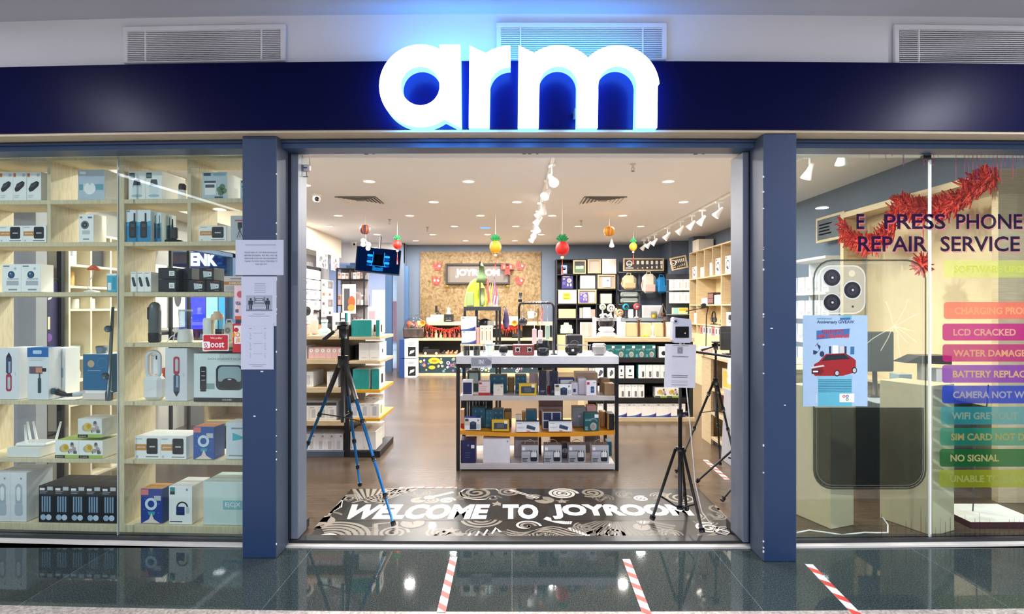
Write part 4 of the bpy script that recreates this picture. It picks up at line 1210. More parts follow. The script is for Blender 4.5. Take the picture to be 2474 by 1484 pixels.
put(LU, 'product_box', 'tall white box with an upside down red vacuum printed, middle of the lower shelf', 'box', 399, 452, 842, Z5, .008, .17, M('#dddde2'), lambda f: a_vac(f, True))
put(LU, 'product_box', 'big white speaker box with a dome speaker printed, beside the pillar', 'box', 468, 622, 855, Z5, -.008, .30, M('#dfe7e8'), a_sticks, top=M('#3a4a58'))
put(LU, 'router_box', 'flat white router carton on the second lowest shelf', 'box', 17, 95, 1083, Z6, .012, .17, M('#e8e6e0'), None)
o = thing('wifi_router', 'white router with four upright antennas on its carton', 'router', (*LU.xy(LU.u(90, .09), .09), PZ(1083, LU.xy(LU.u(56, .012), .012)[1]) + .002))
zr = 0
mb = MB(); mb.box(-.11, .10, -.05, .07, .0, .022, C_WH, top=M('#dcdcda'), c=.008); mb.build('body', o)
for (x, y, dx) in ((-.10, .06, -.02), (-.06, .065, -.025), (-.035, -.045, -.008), (.085, .05, .035)):
 mb = MB(); mb.tube([(x, y, .015), (x + dx, y, .145)], [.008, .006], C_WH, 8); mb.build('antenna', o)
row(LU, 'product_box', 'white and green box with a sunflower photo, {o} of the lower two', 'box', 133, 248, 2, 1065, Z6, .01, .15, C_WH, a_fruit, 'flower photo cartons', top=M('#9db257'))
put(LU, 'product_box', 'white and green box with a sunflower photo, stacked on two others', 'box', 188, 246, 1013, Z6 + .137, .013, .14, M('#e4e6e2'), a_fruit, 'flower photo cartons')
row(LU, 'product_box', 'white box with orange band and black square, {o} of two on the low right shelf', 'box', 325, 450, 2, 1056, Z6, .012, .20, C_WH, a_band, G2)
put(LU, 'product_box', 'bright blue box with a child face and white ring, upper of two alike', 'box', 467, 518, 1032, Z6, .015, .12, M('#1f57a4'), a_face, side=M('#234a88'), top=M('#e08a5a'))
put(LU, 'product_box', 'pale blue hair dryer box beside the pillar on the low shelf', 'box', 546, 610, 1022, Z6, .03, .12, M('#d5dde4'), a_cyclone)
# bottom row
row(LU, 'product_box', 'tall white fan box with a grey fan printed, {o} of two on the bottom shelf', 'box', -15, 64, 2, 1143, Z0, .012, .20, M('#e2e3e4'), a_fanbox, 'white fan cartons')
row(LU, 'product_box', 'black tool box with silver tools printed, {o} of five on the bottom shelf', 'box', 93, 283, 5, 1176, Z0, .012, .24, C_BK, a_toolset, 'black tool cartons')
put(LU, 'product_box', 'bright blue box with a child face and white ring, lower of two alike', 'box', 340, 392, 1182, Z0, .025, .12, M('#1f3f94'), a_face, side=M('#234a88'), top=M('#e0a05a'))
put(LU, 'product_box', 'white box with black headphones and a blue square printed', 'box', 408, 464, 1176, Z0, .02, .20, C_WH, a_headset, side=M('#e9ddd0'))
put(LU, 'product_box', 'big pale green box with a small teal logo, bottom shelf by the pillar', 'box', 491, 624, 1166, Z0, .02, .22, M('#d3e2dc'), a_ecx, rz=0)
# ================================================================ left side of the shop
def furn(name, label, cat, loc, rz=0.0, group=None): return thing(name, label, cat, loc, rz, group)
def part(parent, name, b, m, c=.0015, **kw):
 mb = MB(); mb.box(*b, m, c=c, **kw); return mb.build(name, parent)
LEV = lambda y, Y: PZ(y, Y)
STEEL_B = M('#17181c', .4, .2)
# ---- black rack and cream cubby rack along the left wall, seen between the window shelves
t = furn('display_rack', 'black narrow rack with a purple poster behind the left window', 'rack', (-4.1, 4.36, 0))
part(t, 'post', (.34, .38, .15, .18, 0, 2.4), STEEL_B); part(t, 'post', (.34, .38, 0, .02, 0, 2.4), STEEL_B)
for z in (.45, .95, 1.72, 2.38): part(t, 'shelf', (0, .36, .02, .16, z, z + .02), STEEL_B)
part(t, 'back_panel', (0, .02, 0, .18, 0, 2.4), M('#4a4650'))
mb = MB(); mb.box(.345, .352, .022, .15, 1.14, 1.70, M('#2c2352')); f = Fr(mb, (.352, .022, 1.14), (0, 1, 0), (0, 0, 1), .128, .56); f.ring(.2, .85, .1, .14, C_WH); f.rect(.1, .32, .4, .5, M('#e7d9b8')); f.disc(.3, .2, .06, M('#7a4aa0')); mb.build('poster', t)
mb = MB(); mb.box(-.05, .05, 0, .1, 0, .1, M('#8a3c86'), c=.002); f = Fr(mb, (.05, 0, 0), (0, 1, 0), (0, 0, 1), .1, .1); f.rect(0, .3, 1, .5, C_PINK)
tag(mb.build('product_box', loc=(-3.85, 4.40, 1.7408)), 'magenta box on the black narrow rack behind the left window', 'box')
t = furn('cubby_rack', 'cream cubby rack on the left wall seen through the left window', 'rack', (-4.1, 4.56, 0))
CR = M('#ece2c6', .55)
for y in (0, .235, .47, .70): part(t, 'divider', (0, .40, y, y + .02, .02, 2.15), CR)
for z in (0, .30, .66, .86, 1.05, 1.465, 1.66, 1.843, 2.13): part(t, 'shelf', (.001, .399, .02, .70, z, z + .02), CR, c=0)
part(t, 'back_panel', (-.01, .0, 0, .72, 0, 2.15), M('#cfc4a6'))
def onwall(name, label, cat, px, X, zs, prof, m, mats=None, part_=None):
 y = -X * F / (CX - px) * 1.0
 o = thing(name, label, cat, (X, X * F / (px - CX), zs))
 mb = MB(); mb.lathe(prof, m, n=18, mats=mats); mb.build(part_ or 'body', o)
 return o
XC = -3.80
def cub(px, zs, prof, m, label, name='storage_jar', cat='jar'): return onwall(name, label, cat, px, XC, zs + .02, prof, m)
cub(207, 1.66, [(0, 0), (.030, 0), (.031, .10), (.026, .115), (.018, .12), (.018, .135), (0, .135)], M('#b98e78', .3), 'brown bottle in the cream cubby rack', 'bottle', 'bottle')
cub(172, 1.66, [(0, 0), (.022, 0), (.024, .08), (.02, .12), (0, .12)], M('#e6b264', .3), 'orange bottle beside the brown one in the cream cubby rack', 'bottle', 'bottle')
cub(251, 1.66, [(0, 0), (.028, 0), (.028, .055), (.024, .065), (0, .065)], M('#eee4cc'), 'small cream jar in the cream cubby rack, beside the lamp')
cub(181, 1.465, [(0, 0), (.03, 0), (.03, .075), (.026, .085), (0, .085)], M('#e6e2d6', .25), 'cream ribbed jar on the middle shelf of the cubby rack')
cub(252, 1.465, [(0, 0), (.026, 0), (.026, .08), (.02, .085), (0, .085)], M('#8f87a6'), 'violet canister on the middle shelf of the cubby rack', 'canister')
o = cub(176, .86, [(0, 0), (.05, 0), (.055, .05), (.04, .1), (0, .12)], M('#efe6d4'), 'cream round speaker low in the cubby rack', 'speaker', 'speaker')
def wbox(label, px, X, zs, w, d, h, m, name='product_box', cat='box', art=None, group=None):
 """box whose front looks towards the shop's middle (+X); px = its near edge"""
 mb = MB(); mb.box(-d, 0, 0, w, 0, h, m, c=.002)
 if art: art(Fr(mb, (0, 0, 0), (0, 1, 0), (0, 0, 1), w, h))
 g = Fr(mb, (-d, 0, h), (1, 0, 0), (0, 1, 0), d, w, .0003); g.rect(.05, .48, .95, .5, C_LG)
 return tag(mb.build(name, loc=(X, X * F / (px - CX), zs + .0020)), label, cat, group)
wbox('cream box with two jars printed, top of the cubby rack', 165, -3.74, 1.863, .09, .1, .14, C_WH, art=lambda f: (f.rect(.2, .5, .5, .8, C_MG), f.rect(.55, .25, .85, .6, C_LG)))
wbox('black box at the far end of the cubby rack top', 221, -3.74, 1.863, .14, .2, .15, M('#20262a'))
wbox('cream box behind the violet canister in the cubby rack', 218, -3.78, 1.485, .06, .1, .09, CREAM)
wbox('mint and white box in the lower bay of the cubby rack', 165, -3.76, 1.071, .13, .12, .09, C_WH, art=lambda f: f.rect(.4, .3, 1, 1, M('#a5c8bd')))
# black framed displays further along
t = furn('display_rack', 'black framed rack with white doors and a red festive panel, left wall', 'rack', (-4.08, 5.62, 0))
for y in (0, .33, .66): part(t, 'post', (.34, .37, y, y + .03, 0, 2.2), STEEL_B)
for z in (.02, .50, 1.20, 2.17): part(t, 'shelf', (0, .345, .0, .69, z, z + .03), STEEL_B)
part(t, 'back_panel', (-.02, 0, 0, .69, 0, 2.2), M('#b1aba4'))
mb = MB(); mb.box(.30, .325, .04, .65, .55, .84, M('#8e2f22')); f = Fr(mb, (.325, .04, .55), (0, 1, 0), (0, 0, 1), .61, .29)
for i in range(9):
 u, v = (i * .37) % .9, (i * .23) % .8
 f.rr(u + .02, v + .06, u + .14, v + .12, .008, M('#e8d9c8'), 1.2); f.rr(u + .06, v + .1, u + .12, v + .17, .008, M('#e8d9c8'), 1.3)
mb.build('festive_panel', t)
mb = MB(); mb.box(.30, .33, .04, .32, 1.27, 1.95, C_WH, c=.004); mb.build('door', t); mb = MB(); mb.box(.30, .33, .37, .65, 1.27, 1.95, C_WH, c=.004); f = Fr(mb, (.33, .37, 1.27), (0, 1, 0), (0, 0, 1), .28, .68); f.disc(.5, .5, .16, C_DG, sx=.6); f.ring(.5, .5, .16, .2, C_WH, 1.5, sx=.6); mb.build('door', t)
# the shop across the mall, blue lit
t = furn('neighbour_shop', 'blue lit phone shop across the mall seen through the left window', 'shop', (-8.3, 15.0, 0))
part(t, 'facade', (-1.6, 1.6, 0, .3, 0, 3.5), M('#2a3d78'))
part(t, 'sign_board', (-.55, 1.4, -.1, 0, 2.5, 3.08), M('#123a8c', .4))
mb = MB(); f = Fr(mb, (-.55, -.1, 2.5), (1, 0, 0), (0, 0, 1), 1.95, .58, .012); f.text('ENK', .05, .2, .42, .82, ME('#dff0ff', 4), .05); mb.build('sign_letters', t)
for (x0, x1, z0, z1, c, e) in ((-.5, -.12, .9, 1.95, '#3a46ff', 2.0), (-.08, .22, .9, 1.95, '#9fdcff', 2.2), (.26, .42, .9, 1.95, '#3aa6f0', 2.0), (.5, .9, 1.2, 1.9, '#7a5ab8', 1.2), (-1.5, -.6, .9, 2.3, '#5f7fe0', 1.0)):
 mb = MB(); mb.box(x0, x1, -.03, -.004, z0, z1, ME(c, e)); mb.build('light_panel', t)
part(t, 'counter', (-.6, 1.3, -.4, -.05, 0, .85), M('#1b2350'))
lamp('corridor_fill', 'AREA', (-8, 10.5, 3.5), 160, '#dfe8ff', None, 3.0)  # added area lamp without a fixture, brightens the mall beyond the side window
lamp('corridor_fill', 'AREA', (-4.4, 16.2, 2.95), 190, '#eef2ff', None, 2.5)  # added area lamp without a fixture, brightens the corridor past the doors
# things seen beyond the corridor doors
t = furn('neighbour_shop', 'bright clothes shop beyond the glass doors in the far left corner', 'shop', (-4.6, 19.4, 0))
part(t, 'facade', (-3, 2.2, -.2, 0, 0, 3.0), M('#cfd3de'))
for i, (x, w_, z0, z1, c) in enumerate(((-1.3, .5, .5, 2.0, '#e9d9de'), (-.75, .35, .4, 1.9, '#d9c7cf'), (-.3, .5, .6, 2.1, '#f2eff0'), (.35, .3, .3, 1.7, '#9b6b72'), (.8, .4, .5, 2.0, '#c8d9ea'))):
 part(t, 'display_panel', (x, x + w_, -.3, -.2, z0, z1), M(c))
mb = MB(); mb.box(-1.28, -.9, -.34, -.31, 2.1, 2.45, M('#d0488a')); mb.build('pink_sign', t)
# ---- wall racks with packaged goods, left of the television
def packs(f, nx, ny, seed, cols=('#efece6', '#d9d5cd', '#c9c2bd', '#d8b7ae', '#8d8a8c')):
 rn = random.Random(seed)
 for i in range(nx):
  for j in range(ny):
   u0, v0 = (i + .08) / nx, (j + .08) / ny
   f.rect(u0, v0, u0 + .84 / nx, v0 + .84 / ny, M(rn.choice(cols)))
   f.rect(u0 + .15 / nx, v0 + .2 / ny, u0 + .5 / nx, v0 + .5 / ny, M(rn.choice(('#7a7678', '#c06a5c', '#a59ea0', '#54545a'))), 1.4)
RK = furn('display_rack', 'black framed wall rack of white packets nearest the door, left wall', 'rack', (-3.98, 9.75, 0))
for y in (0, .85): part(RK, 'post', (.24, .27, y, y + .03, .995, 2.25), STEEL_B)
for z in (1.40, 2.22): part(RK, 'rail', (.2, .27, 0, .88, z, z + .03), STEEL_B)
part(RK, 'back_panel', (.18, .2, 0, .88, .995, 2.25), M('#c9c9cc'))
n_ = 0
for j in range(4):
 for i in range(2):
  n_ += 1
  mb = MB(); mb.box(-.03, 0, 0, .36, 0, .17, WHITE, c=.003); f = Fr(mb, (0, 0, 0), (0, 1, 0), (0, 0, 1), .36, .17); f.rect(.08, .5, .42, .85, C_MG); f.frame(.5, .2, .7, .6, .008, M('#b06a60')); f.frame(.75, .2, .95, .6, .008, M('#b06a60'))
  tag(mb.build('hanging_pack', loc=(-3.70, 9.80 + .40 * i, 1.45 + .19 * j)), f'white hanging packet, {["near","far"][i]} column, {["lowest","second lowest","second highest","topmost"][j]} on the black framed wall rack', 'packet', 'packets on the left wall rack')
t = furn('wall_panel_display', 'white panel of hanging packets beyond the black framed rack', 'display', (-3.98, 10.75, 0))
mb = MB(); mb.box(0, .22, 0, .75, 1.30, 2.05, C_WH, c=.004); f = Fr(mb, (.22, 0, 1.3), (0, 1, 0), (0, 0, 1), .75, .75); packs(f, 2, 4, 4); mb.build('panel', t)
for lab, px, z0, w_, h_ in (('white picture board of grey clouds leaning over the racks', 768, 2.30, .55, .34), ('white picture board of red flowers leaning over the racks', 803, 2.27, .45, .32)):
 mb = MB(); mb.box(-.03, 0, 0, w_, 0, h_, C_WH, c=.003); f = Fr(mb, (0, 0, 0), (0, 1, 0), (0, 0, 1), w_, h_)
 rn = random.Random(px)
 for i in range(14): f.disc(rn.uniform(.15, .85), rn.uniform(.15, .8), rn.uniform(.05, .13), M('#6d6a70' if px < 790 else rn.choice(('#c06a68', '#8a8488'))), 1 + i * .1)
 tag(mb.build('picture_board', loc=(-3.72, -3.72 * F / (px - CX), 2.266)), lab, 'picture')
RK = furn('display_rack', 'black framed shelf rack of packets below the hanging television', 'rack', (-3.70, 11.5, 0))
for x in (0, .28, .57): part(RK, 'post', (x, x + .025, 0, .03, 0, 2.32), STEEL_B)
for z in (.3, 1.05, 1.52, 2.07, 2.30): part(RK, 'shelf', (0, .60, .0, .3, z, z + .02), STEEL_B)
part(RK, 'back_panel', (0, .6, .3, .32, 0, 2.3), M('#9a9698'))
rn = random.Random(8)
ZR = Zone(-3.70, 11.5)
for j, (z, h_) in enumerate(((2.09, .18), (1.54, .3), (1.07, .25))):
 for i in range(7):
  x = -3.68 + .08 * i
  mb = carton(.07, .1, h_ * rn.uniform(.7, .95), M(rn.choice(('#e9e4df', '#cbb9b3', '#9d8d8b', '#d9a896', '#6b5a5c'))), lambda f: (f.rect(.15, .5, .85, .85, M('#8b7a78')), f.lines(.15, .1, .85, .4, 3, C_LG)))
  tag(mb.build('product_box', loc=(x + .035, 11.54, z + .001)), f'upright packet, {ordn(i, 7)} on the {["top", "middle", "lower"][j]} shelf under the television', 'packet', 'packets under the television')
mb = MB(); mb.box(-.14, .14, -.012, 0, 0, .62, M('#d9cfc4'), c=.003); f = mb.front(.28, .62, -.012); f.rect(.12, .1, .55, .85, C_DG); f.disc(.7, .4, .2, M('#d4562f'), 1.5, sx=.6); f.disc(.66, .2, .12, M('#e08a3a'), 1.6)
tag(mb.build('festive_board', loc=(-3.42, 11.48, 1.36)), 'board with a red and orange print hung on the rack under the television', 'board')
t = furn('cash_bench', 'long grey cabinet with dark top along the left wall', 'cabinet', (-4.08, 6.9, 0))
part(t, 'body', (0, .45, 0, 4.2, 0, .95), M('#8f9094')); part(t, 'worktop', (0, .5, 0, 4.25, .951, .99), M('#2a2c31'))
# ---- long gondola: pale shelves, black end with teal boxes
GYF = 5.45
GZ = [PZ(812, GYF), PZ(868, GYF), PZ(937, GYF), PZ(1017, GYF), PZ(1091, GYF)]
ZG = Zone(0, GYF)
g = furn('gondola_shelf', 'long pale wood gondola of shelves just inside the door on the left', 'shelf', (0, GYF, 0))
xl, xr = -3.05, PX(831, GYF)
for i, z in enumerate(GZ):
 t_ = .036 if i == 0 else (.05 if i < 4 else .058)
 part(g, 'shelf' if i < 4 else 'plinth', (xl, xr, 0, .40, z - t_, z), WOOD if i < 4 else M('#4d5664', .5))
part(g, 'back_panel', (xl, xr, .40, .42, 0, GZ[0] - .037), M('#c8ad86'))
part(g, 'upstand', (xl, xr, .40, .42, GZ[0] + .001, GZ[0] + .10), WOOD)
part(g, 'end_panel', (xl - .02, xl, 0, .42, 0, GZ[0]), WOOD)
eb = furn('end_display', 'black end display with yellow shelves beside the pale gondola', 'shelf', (0, GYF, 0))
ex0, ex1 = PX(832, GYF), PX(918, GYF)
part(eb, 'side_panel', (ex0 + .002, ex0 + .045, 0, .62, 0, PZ(779, GYF)), STEEL_B)
EZ = [PZ(814, GYF), PZ(872, GYF), PZ(942, GYF), PZ(1011, GYF), PZ(1090, GYF)]
YELL = M('#e0a526', .4)
for i, z in enumerate(EZ):
 part(eb, 'shelf' if i < 4 else 'plinth', (ex0 + .046, ex1, -.002, .62, z - (.03 if i < 4 else .06), z), (WOOD, WOOD, YELL, YELL, BLACK)[i])
WS = M('#eeece4')
def a_slot(f): f.rect(.35, .25, .65, .7, C_BK)
TEALB = M('#12938c', .4)
row(ZG, 'product_box', 'teal box with white sides, {o} of three, front of the end display top', 'box', 849, 898, 3, 774, EZ[0], .02, .24, WS, lambda f: f.rect(0, 0, 1, 1, TEALB), 'teal cartons', top=M('#d9efe9'), sart=a_slot)
for k in range(3): put(ZG, 'product_box', f'teal box with white sides, {["front", "middle", "back"][k]} of the right file on the end display top', 'box', 909 - 3 * k + 3 * k, 917, 774, EZ[0], .02 + .18 * k, .17, WS, lambda f: f.rect(0, 0, 1, 1, TEALB), 'teal cartons', top=M('#d9efe9'), sart=a_slot)
row(ZG, 'product_box', 'teal box with white sides, {o} of two, back of the end display top', 'box', 865, 897, 2, 778, EZ[0], .3, .26, WS, lambda f: f.rect(0, 0, 1, 1, TEALB), 'teal cartons', top=M('#d9efe9'), sart=a_slot)
row(ZG, 'product_box', 'plain white box, {o} of two on the second level of the black end display', 'box', 867, 917, 2, 829, EZ[1], .03, .3, WS, lambda f: f.lines(.2, .1, .8, .2, 1, C_LG), 'plain white cartons', sart=lambda f: f.rect(.35, .4, .5, .6, C_DG))
put(ZG, 'product_box', 'black box in shadow behind the plain white pair', 'box', 858, 868, 835, EZ[1], .2, .2, C_BK)
row(ZG, 'product_box', 'teal box with white sides, {o} of two on the upper yellow shelf', 'box', 852, 892, 2, 893, EZ[2], .02, .25, WS, lambda f: f.rect(0, 0, 1, 1, TEALB), 'teal cartons', sart=a_slot)
put(ZG, 'product_box', 'teal box with white sides, right end of the upper yellow shelf', 'box', 898, 916, 892, EZ[2], .02, .25, WS, lambda f: f.rect(0, 0, 1, 1, TEALB), 'teal cartons', sart=a_slot)
row(ZG, 'product_box', 'teal box with white sides, {o} of two behind on the upper yellow shelf', 'box', 872, 917, 2, 888, EZ[2], .3, .25, WS, lambda f: f.rect(0, 0, 1, 1, TEALB), 'teal cartons', sart=a_slot)
A_PH = lambda f: (f.rect(.3, .15, .72, .8, C_LG), f.lines(.1, .86, .5, .95, 1, C_MG))
row(ZG, 'product_box', 'white device box with grey panel, {o} of three, lower yellow shelf', 'box', 846, 916, 3, 976, EZ[3], .02, .2, WS, A_PH, 'white device cartons', sart=lambda f: f.rect(.3, .2, .6, .8, M('#b7c26a')))
row(ZG, 'product_box', 'white device box with a grey panel, {o} of two behind on the lower yellow shelf', 'box', 880, 916, 2, 960, EZ[3], .25, .2, M('#dfe4dc'), A_PH, 'white device cartons')
row(ZG, 'product_box', 'big white carton, {o} of two at the foot of the black end display', 'box', 846, 908, 2, 1044, EZ[4], .03, .28, WS, lambda f: f.rect(.08, .1, .13, .16, C_DG), 'white foot cartons')
row(ZG, 'product_box', 'big white carton, {o} of two farther back at the foot of the black end display', 'box', 872, 915, 2, 1030, EZ[4], .33, .26, WS, None, 'white foot cartons')
# goods on the pale gondola
PINKB = M('#e2b6ae')
A_PK = lambda f: (f.disc(.5, .72, .16, C_WH), f.poly([(.42, .68), (.5, .86), (.58, .68)], C_DG, 1.5), f.lines(.2, .1, .8, .4, 2, C_PINK))
row(ZG, 'product_box', 'pink box with a white dot, {o} of six on the pale gondola', 'box', 745, 829, 6, 840, GZ[1], .03, .2, PINKB, A_PK, 'pink cartons')
row(ZG, 'product_box', 'grey and white box, {o} of two left of the pink boxes', 'box', 704, 742, 2, 836, GZ[1], .03, .25, M('#d3d2cc'), lambda f: f.rect(.55, .1, .9, .9, C_DG), 'grey cartons')
A_FR = lambda f: (f.frame(.28, .2, .72, .75, .003, C_MG), f.rect(.32, .25, .68, .7, M('#d5d2cf')), f.lines(.3, .1, .7, .16, 1, C_LG))
put(ZG, 'product_box', 'white box with a grey square outline, second level from the bottom left', 'box', 728, 757, 899, GZ[2], .04, .3, WS, A_FR)
put(ZG, 'product_box', 'white box with a grey square outline, behind the blue tripod leg', 'box', 790, 817, 899, GZ[2], .03, .25, WS, A_FR)
A_DK = lambda f: (f.rect(0, .82, 1, 1, M('#34373a')), f.rr(.3, .12, .72, .6, .008, M('#c9c6c6')), f.lines(.1, .66, .6, .76, 1, C_LG))
row(ZG, 'product_box', 'white box with a black top band, {o} of five on the pale gondola', 'box', 702, 813, 5, 973, GZ[3], .03, .3, WS, A_DK, 'black banded cartons')
A_CY = lambda f: (f.rr(.3, .08, .7, .62, .01, M('#bfbcbc')), f.disc(.5, .68, .12, M('#d5d2d0'), 1.4), f.rect(.62, .8, .85, .9, C_MG))
row(ZG, 'product_box', 'white box with a grey cylinder, {o} of six, gondola foot', 'box', 698, 829, 6, 1049, GZ[4], .03, .25, M('#dddad8'), A_CY, 'grey cylinder cartons')
# gondola top
def bead(name, label, cat, px, py_top, Y, zs, prof, m, n=20, part_='body', **kw):
 o = thing(name, label, cat, (PX(px, Y), Y, zs)); mb = MB(); mb.lathe(prof, m, n=n, **kw); mb.build(part_, o); return o
o = thing('ring_mirror', 'white ring light mirror standing at the left of the gondola top', 'mirror', (PX(740, 5.75), 5.75, GZ[0]))
mb = MB(); mb.tube([(.062 * math.cos(t), 0, .245 + .072 * math.sin(t)) for t in [2 * math.pi * i / 28 for i in range(28)]], .014, C_WH, 10, closed=True); mb.build('ring', o)
mb = MB(); mb.lathe([(0, -.004), (.05, -.004), (.05, .004), (0, .004)], M('#4a4f55', .1, .8), (0, 0, .245), 24, 'y'); mb.build('glass', o)
mb = MB(); mb.lathe([(0, 0), (.06, 0), (.06, .012), (.012, .02), (.01, .165), (0, .165)], C_WH, n=20); mb.build('base', o)
PK2 = M('#ebb9a6')
o = thing('air_humidifier', 'peach square humidifier with round ears on the gondola top', 'humidifier', (PX(737, 5.55), 5.55, GZ[0]))
mb = MB(); mb.box(-.045, .045, -.04, .04, 0, .105, PK2, c=.012); mb.build('body', o)
mb = MB(); mb.box(-.042, .042, -.038, .038, .106, .125, M('#e39d88'), c=.008); mb.build('lid', o)
for s_ in (-1, 1):
 mb = MB(); mb.tube([(s_ * .02, 0, .12), (s_ * .026, 0, .14), (s_ * .022, 0, .155)], [.014, .012, .005], PK2, 10); mb.build('ear', o)
o = thing('mini_suitcase', 'pale pink mini suitcase box with a handle on the gondola top', 'case', (PX(758, 5.68), 5.68, GZ[0]))
mb = MB(); mb.box(-.035, .035, 0, .05, 0, .16, M('#efcabd'), c=.014); mb.build('body', o)
mb = MB(); mb.tube([(-.015, .02, .158), (-.013, .02, .178), (.013, .02, .178), (.015, .02, .158)], .004, PK2); mb.build('handle', o)
o = thing('hair_dryer', 'mint hair dryer standing on its wide mouth on the gondola top', 'hair dryer', (PX(784, 5.6), 5.6, GZ[0]))
MINT = M('#bfdedb')
mb = MB(); mb.lathe([(0, 0), (.05, 0), (.068, .03), (.058, .055), (.03, .075), (0, .075)], MINT, n=22); mb.build('mouth', o)
mb = MB(); mb.lathe([(.028, .075), (.03, .13), (0, .13)], MINT, n=20); mb.build('barrel', o)
mb = MB(); mb.lathe([(.034, .13), (.036, .15), (.03, .158), (0, .158)], M('#d3e9e6'), n=20); mb.build('cap', o)
put(ZG, 'product_box', 'green tinted small bottle box at the far left of the gondola top', 'box', 712, 728, 774, GZ[0], .1, .05, M('#cfd9bf'), lambda f: f.rect(.2, .2, .8, .7, C_WH))
put(ZG, 'product_box', 'long white box with a teal end behind the blue tripod head', 'box', 803, 840, 757, GZ[0] + .0, .26, .1, WS, lambda f: (f.rect(.82, 0, 1, 1, C_TEAL), f.lines(.2, .3, .7, .6, 2, C_LG)))
put(ZG, 'product_box', 'small black wedge radio on the gondola top', 'radio', 789, 800, 764, GZ[0], .3, .06, C_BK, lambda f: f.disc(.5, .5, .2, C_DG))
put(ZG, 'product_box', 'low white tray on the gondola top behind the hair dryer', 'tray', 808, 829, 790, GZ[0], .06, .2, M('#e9e3d4'), None, flap=False)
# white shrouded figure and pack stand behind the black end display
o = thing('sample_stand', 'white perspex leaflet stand beyond the teal boxes', 'stand', (PX(905, 8.0), 8.0, 0))
mb = MB(); mb.box(-.12, .12, -.1, .1, 0, 1.1, M('#c9cdd4'), c=.004); mb.build('pedestal', o)
mb = MB(); mb.box(-.10, .06, -.01, .01, 1.1, 1.5, M('#dbe2ea'), c=.003); f = Fr(mb, (-.10, -.01, 1.1), (1, 0, 0), (0, 0, 1), .16, .4); f.rect(.1, .55, .7, .85, M('#d89aa6')); f.lines(.1, .1, .8, .4, 5, C_MG); mb.build('leaflet', o)
o = thing('perfume_bottle', 'peach tall vase shaped diffuser on the perspex stand', 'diffuser', (PX(926, 7.9), 7.9, 1.0))
o.location.z = 1.103; o.location.x = PX(905, 8.0) + .096
mb = MB(); mb.lathe([(0, 0), (.03, 0), (.032, .1), (.024, .22), (.012, .3), (0, .33)], M('#e4c7b4'), n=18); mb.build('body', o)
o.location.y = 8.0
# ---- tripods and stands
def leg(parent, a, b_, r0, r1, m, collars=(), cm=None, name='leg', foot=True):
 a, b_ = Vector(a), Vector(b_)
 mb = MB(); mb.tube([a, b_], [r0, r1], m, 10); L = mb.build(name, parent)
 d = (b_ - a)
 for t_ in collars:
  p = a + d * t_; q = p + d.normalized() * .035; r = (r0 + (r1 - r0) * t_) * 1.5
  c = MB(); c.tube([p, q], r, cm or BLACK, 10); c.build('leg_lock', L)
 if foot:
  c = MB(); c.tube([b_ - d.normalized() * .03, b_], r1 * 1.9, BLACK, 10); c.build('foot', L)
 return L
BLU = M('#1673b8', .3, .5)
TX, TY = -1.29, 4.17
o = thing('camera_tripod', 'blue legged camera tripod with a black pan head just inside the door', 'tripod', (TX, TY, 0))
ap = 1.09
for k, (fx, fy) in enumerate(((-.797, 3.69), (-1.257, 4.52), (-1.80, 4.42))):
 a = Vector((.03 * (fx - TX), .03 * (fy - TY), ap)); b_ = Vector((fx - TX, fy - TY, .022))
 k1 = a + (b_ - a) * .26
 mb = MB(); mb.tube([a, k1], [.021, .019], BLACK, 10); up = mb.build('leg_grip', o)
 leg(o, k1, b_, .0125, .009, BLU, (.17, .47, .76), BLACK)
mb = MB(); mb.tube([(0, 0, .62), (0, 0, 1.26)], .016, BLACK, 12); mb.tube([(0, 0, 1.04), (0, 0, 1.13)], .04, BLACK, 12); mb.build('centre_column', o)
mb = MB(); mb.tube([(0, 0, 1.26), (0, 0, 1.33)], .03, BLACK, 12); mb.box(-.035, .035, -.04, .04, 1.33, 1.36, BLACK, c=.006); mb.lathe([(0, 1.36), (.055, 1.365), (.055, 1.385), (0, 1.39)], BLACK, n=18); mb.build('pan_head', o)
mb = MB(); mb.tube([(-.03, -.01, 1.34), (-.06, -.02, 1.315)], .006, C_LG); mb.tube([(-.06, -.02, 1.315), (-.135, -.05, 1.25)], [.012, .017], BLACK, 10); mb.build('pan_handle', o)
mb = MB(); mb.tube([(-.02, 0, 1.39), (-.02, 0, 1.45), (-.016, 0, 1.455)], .004, BLACK); mb.tube([(.018, 0, 1.39), (.018, 0, 1.452)], .004, BLACK); mb.tube([(-.02, 0, 1.41), (.018, 0, 1.41)], .004, BLACK); mb.build('phone_clamp', o)
for fx, fy in ((-.797, 3.69), (-1.257, 4.52), (-1.80, 4.42)):
 mb = MB(); mb.tube([(0, 0, .66), ((fx - TX) * .40, (fy - TY) * .40, .665)], .005, BLACK); mb.build('spreader', o)
SX, SY = 1.16, 3.77
o = thing('thermometer_stand', 'black lighting stand carrying the thermometer and paper sign on the doormat', 'stand', (SX, SY, .006))
zt_ = 1.29
mb = MB(); mb.tube([(0, 0, .10), (0, 0, .74)], .014, BLACK, 12); mb.build('lower_pole', o)
mb = MB(); mb.tube([(0, 0, .70), (0, 0, zt_)], .0105, BLACK, 12); mb.build('upper_pole', o)
mb = MB(); mb.tube([(0, 0, .735), (0, 0, .79)], .020, BLACK, 12); mb.tube([(.015, 0, .76), (.05, 0, .765)], .008, BLACK); mb.build('pole_lock', o)
mb = MB(); mb.tube([(0, 0, .50), (0, 0, .53)], .03, BLACK, 12); mb.build('leg_collar', o)
mb = MB(); mb.tube([(0, 0, .10), (0, 0, .13)], .024, BLACK, 12); mb.build('brace_collar', o)
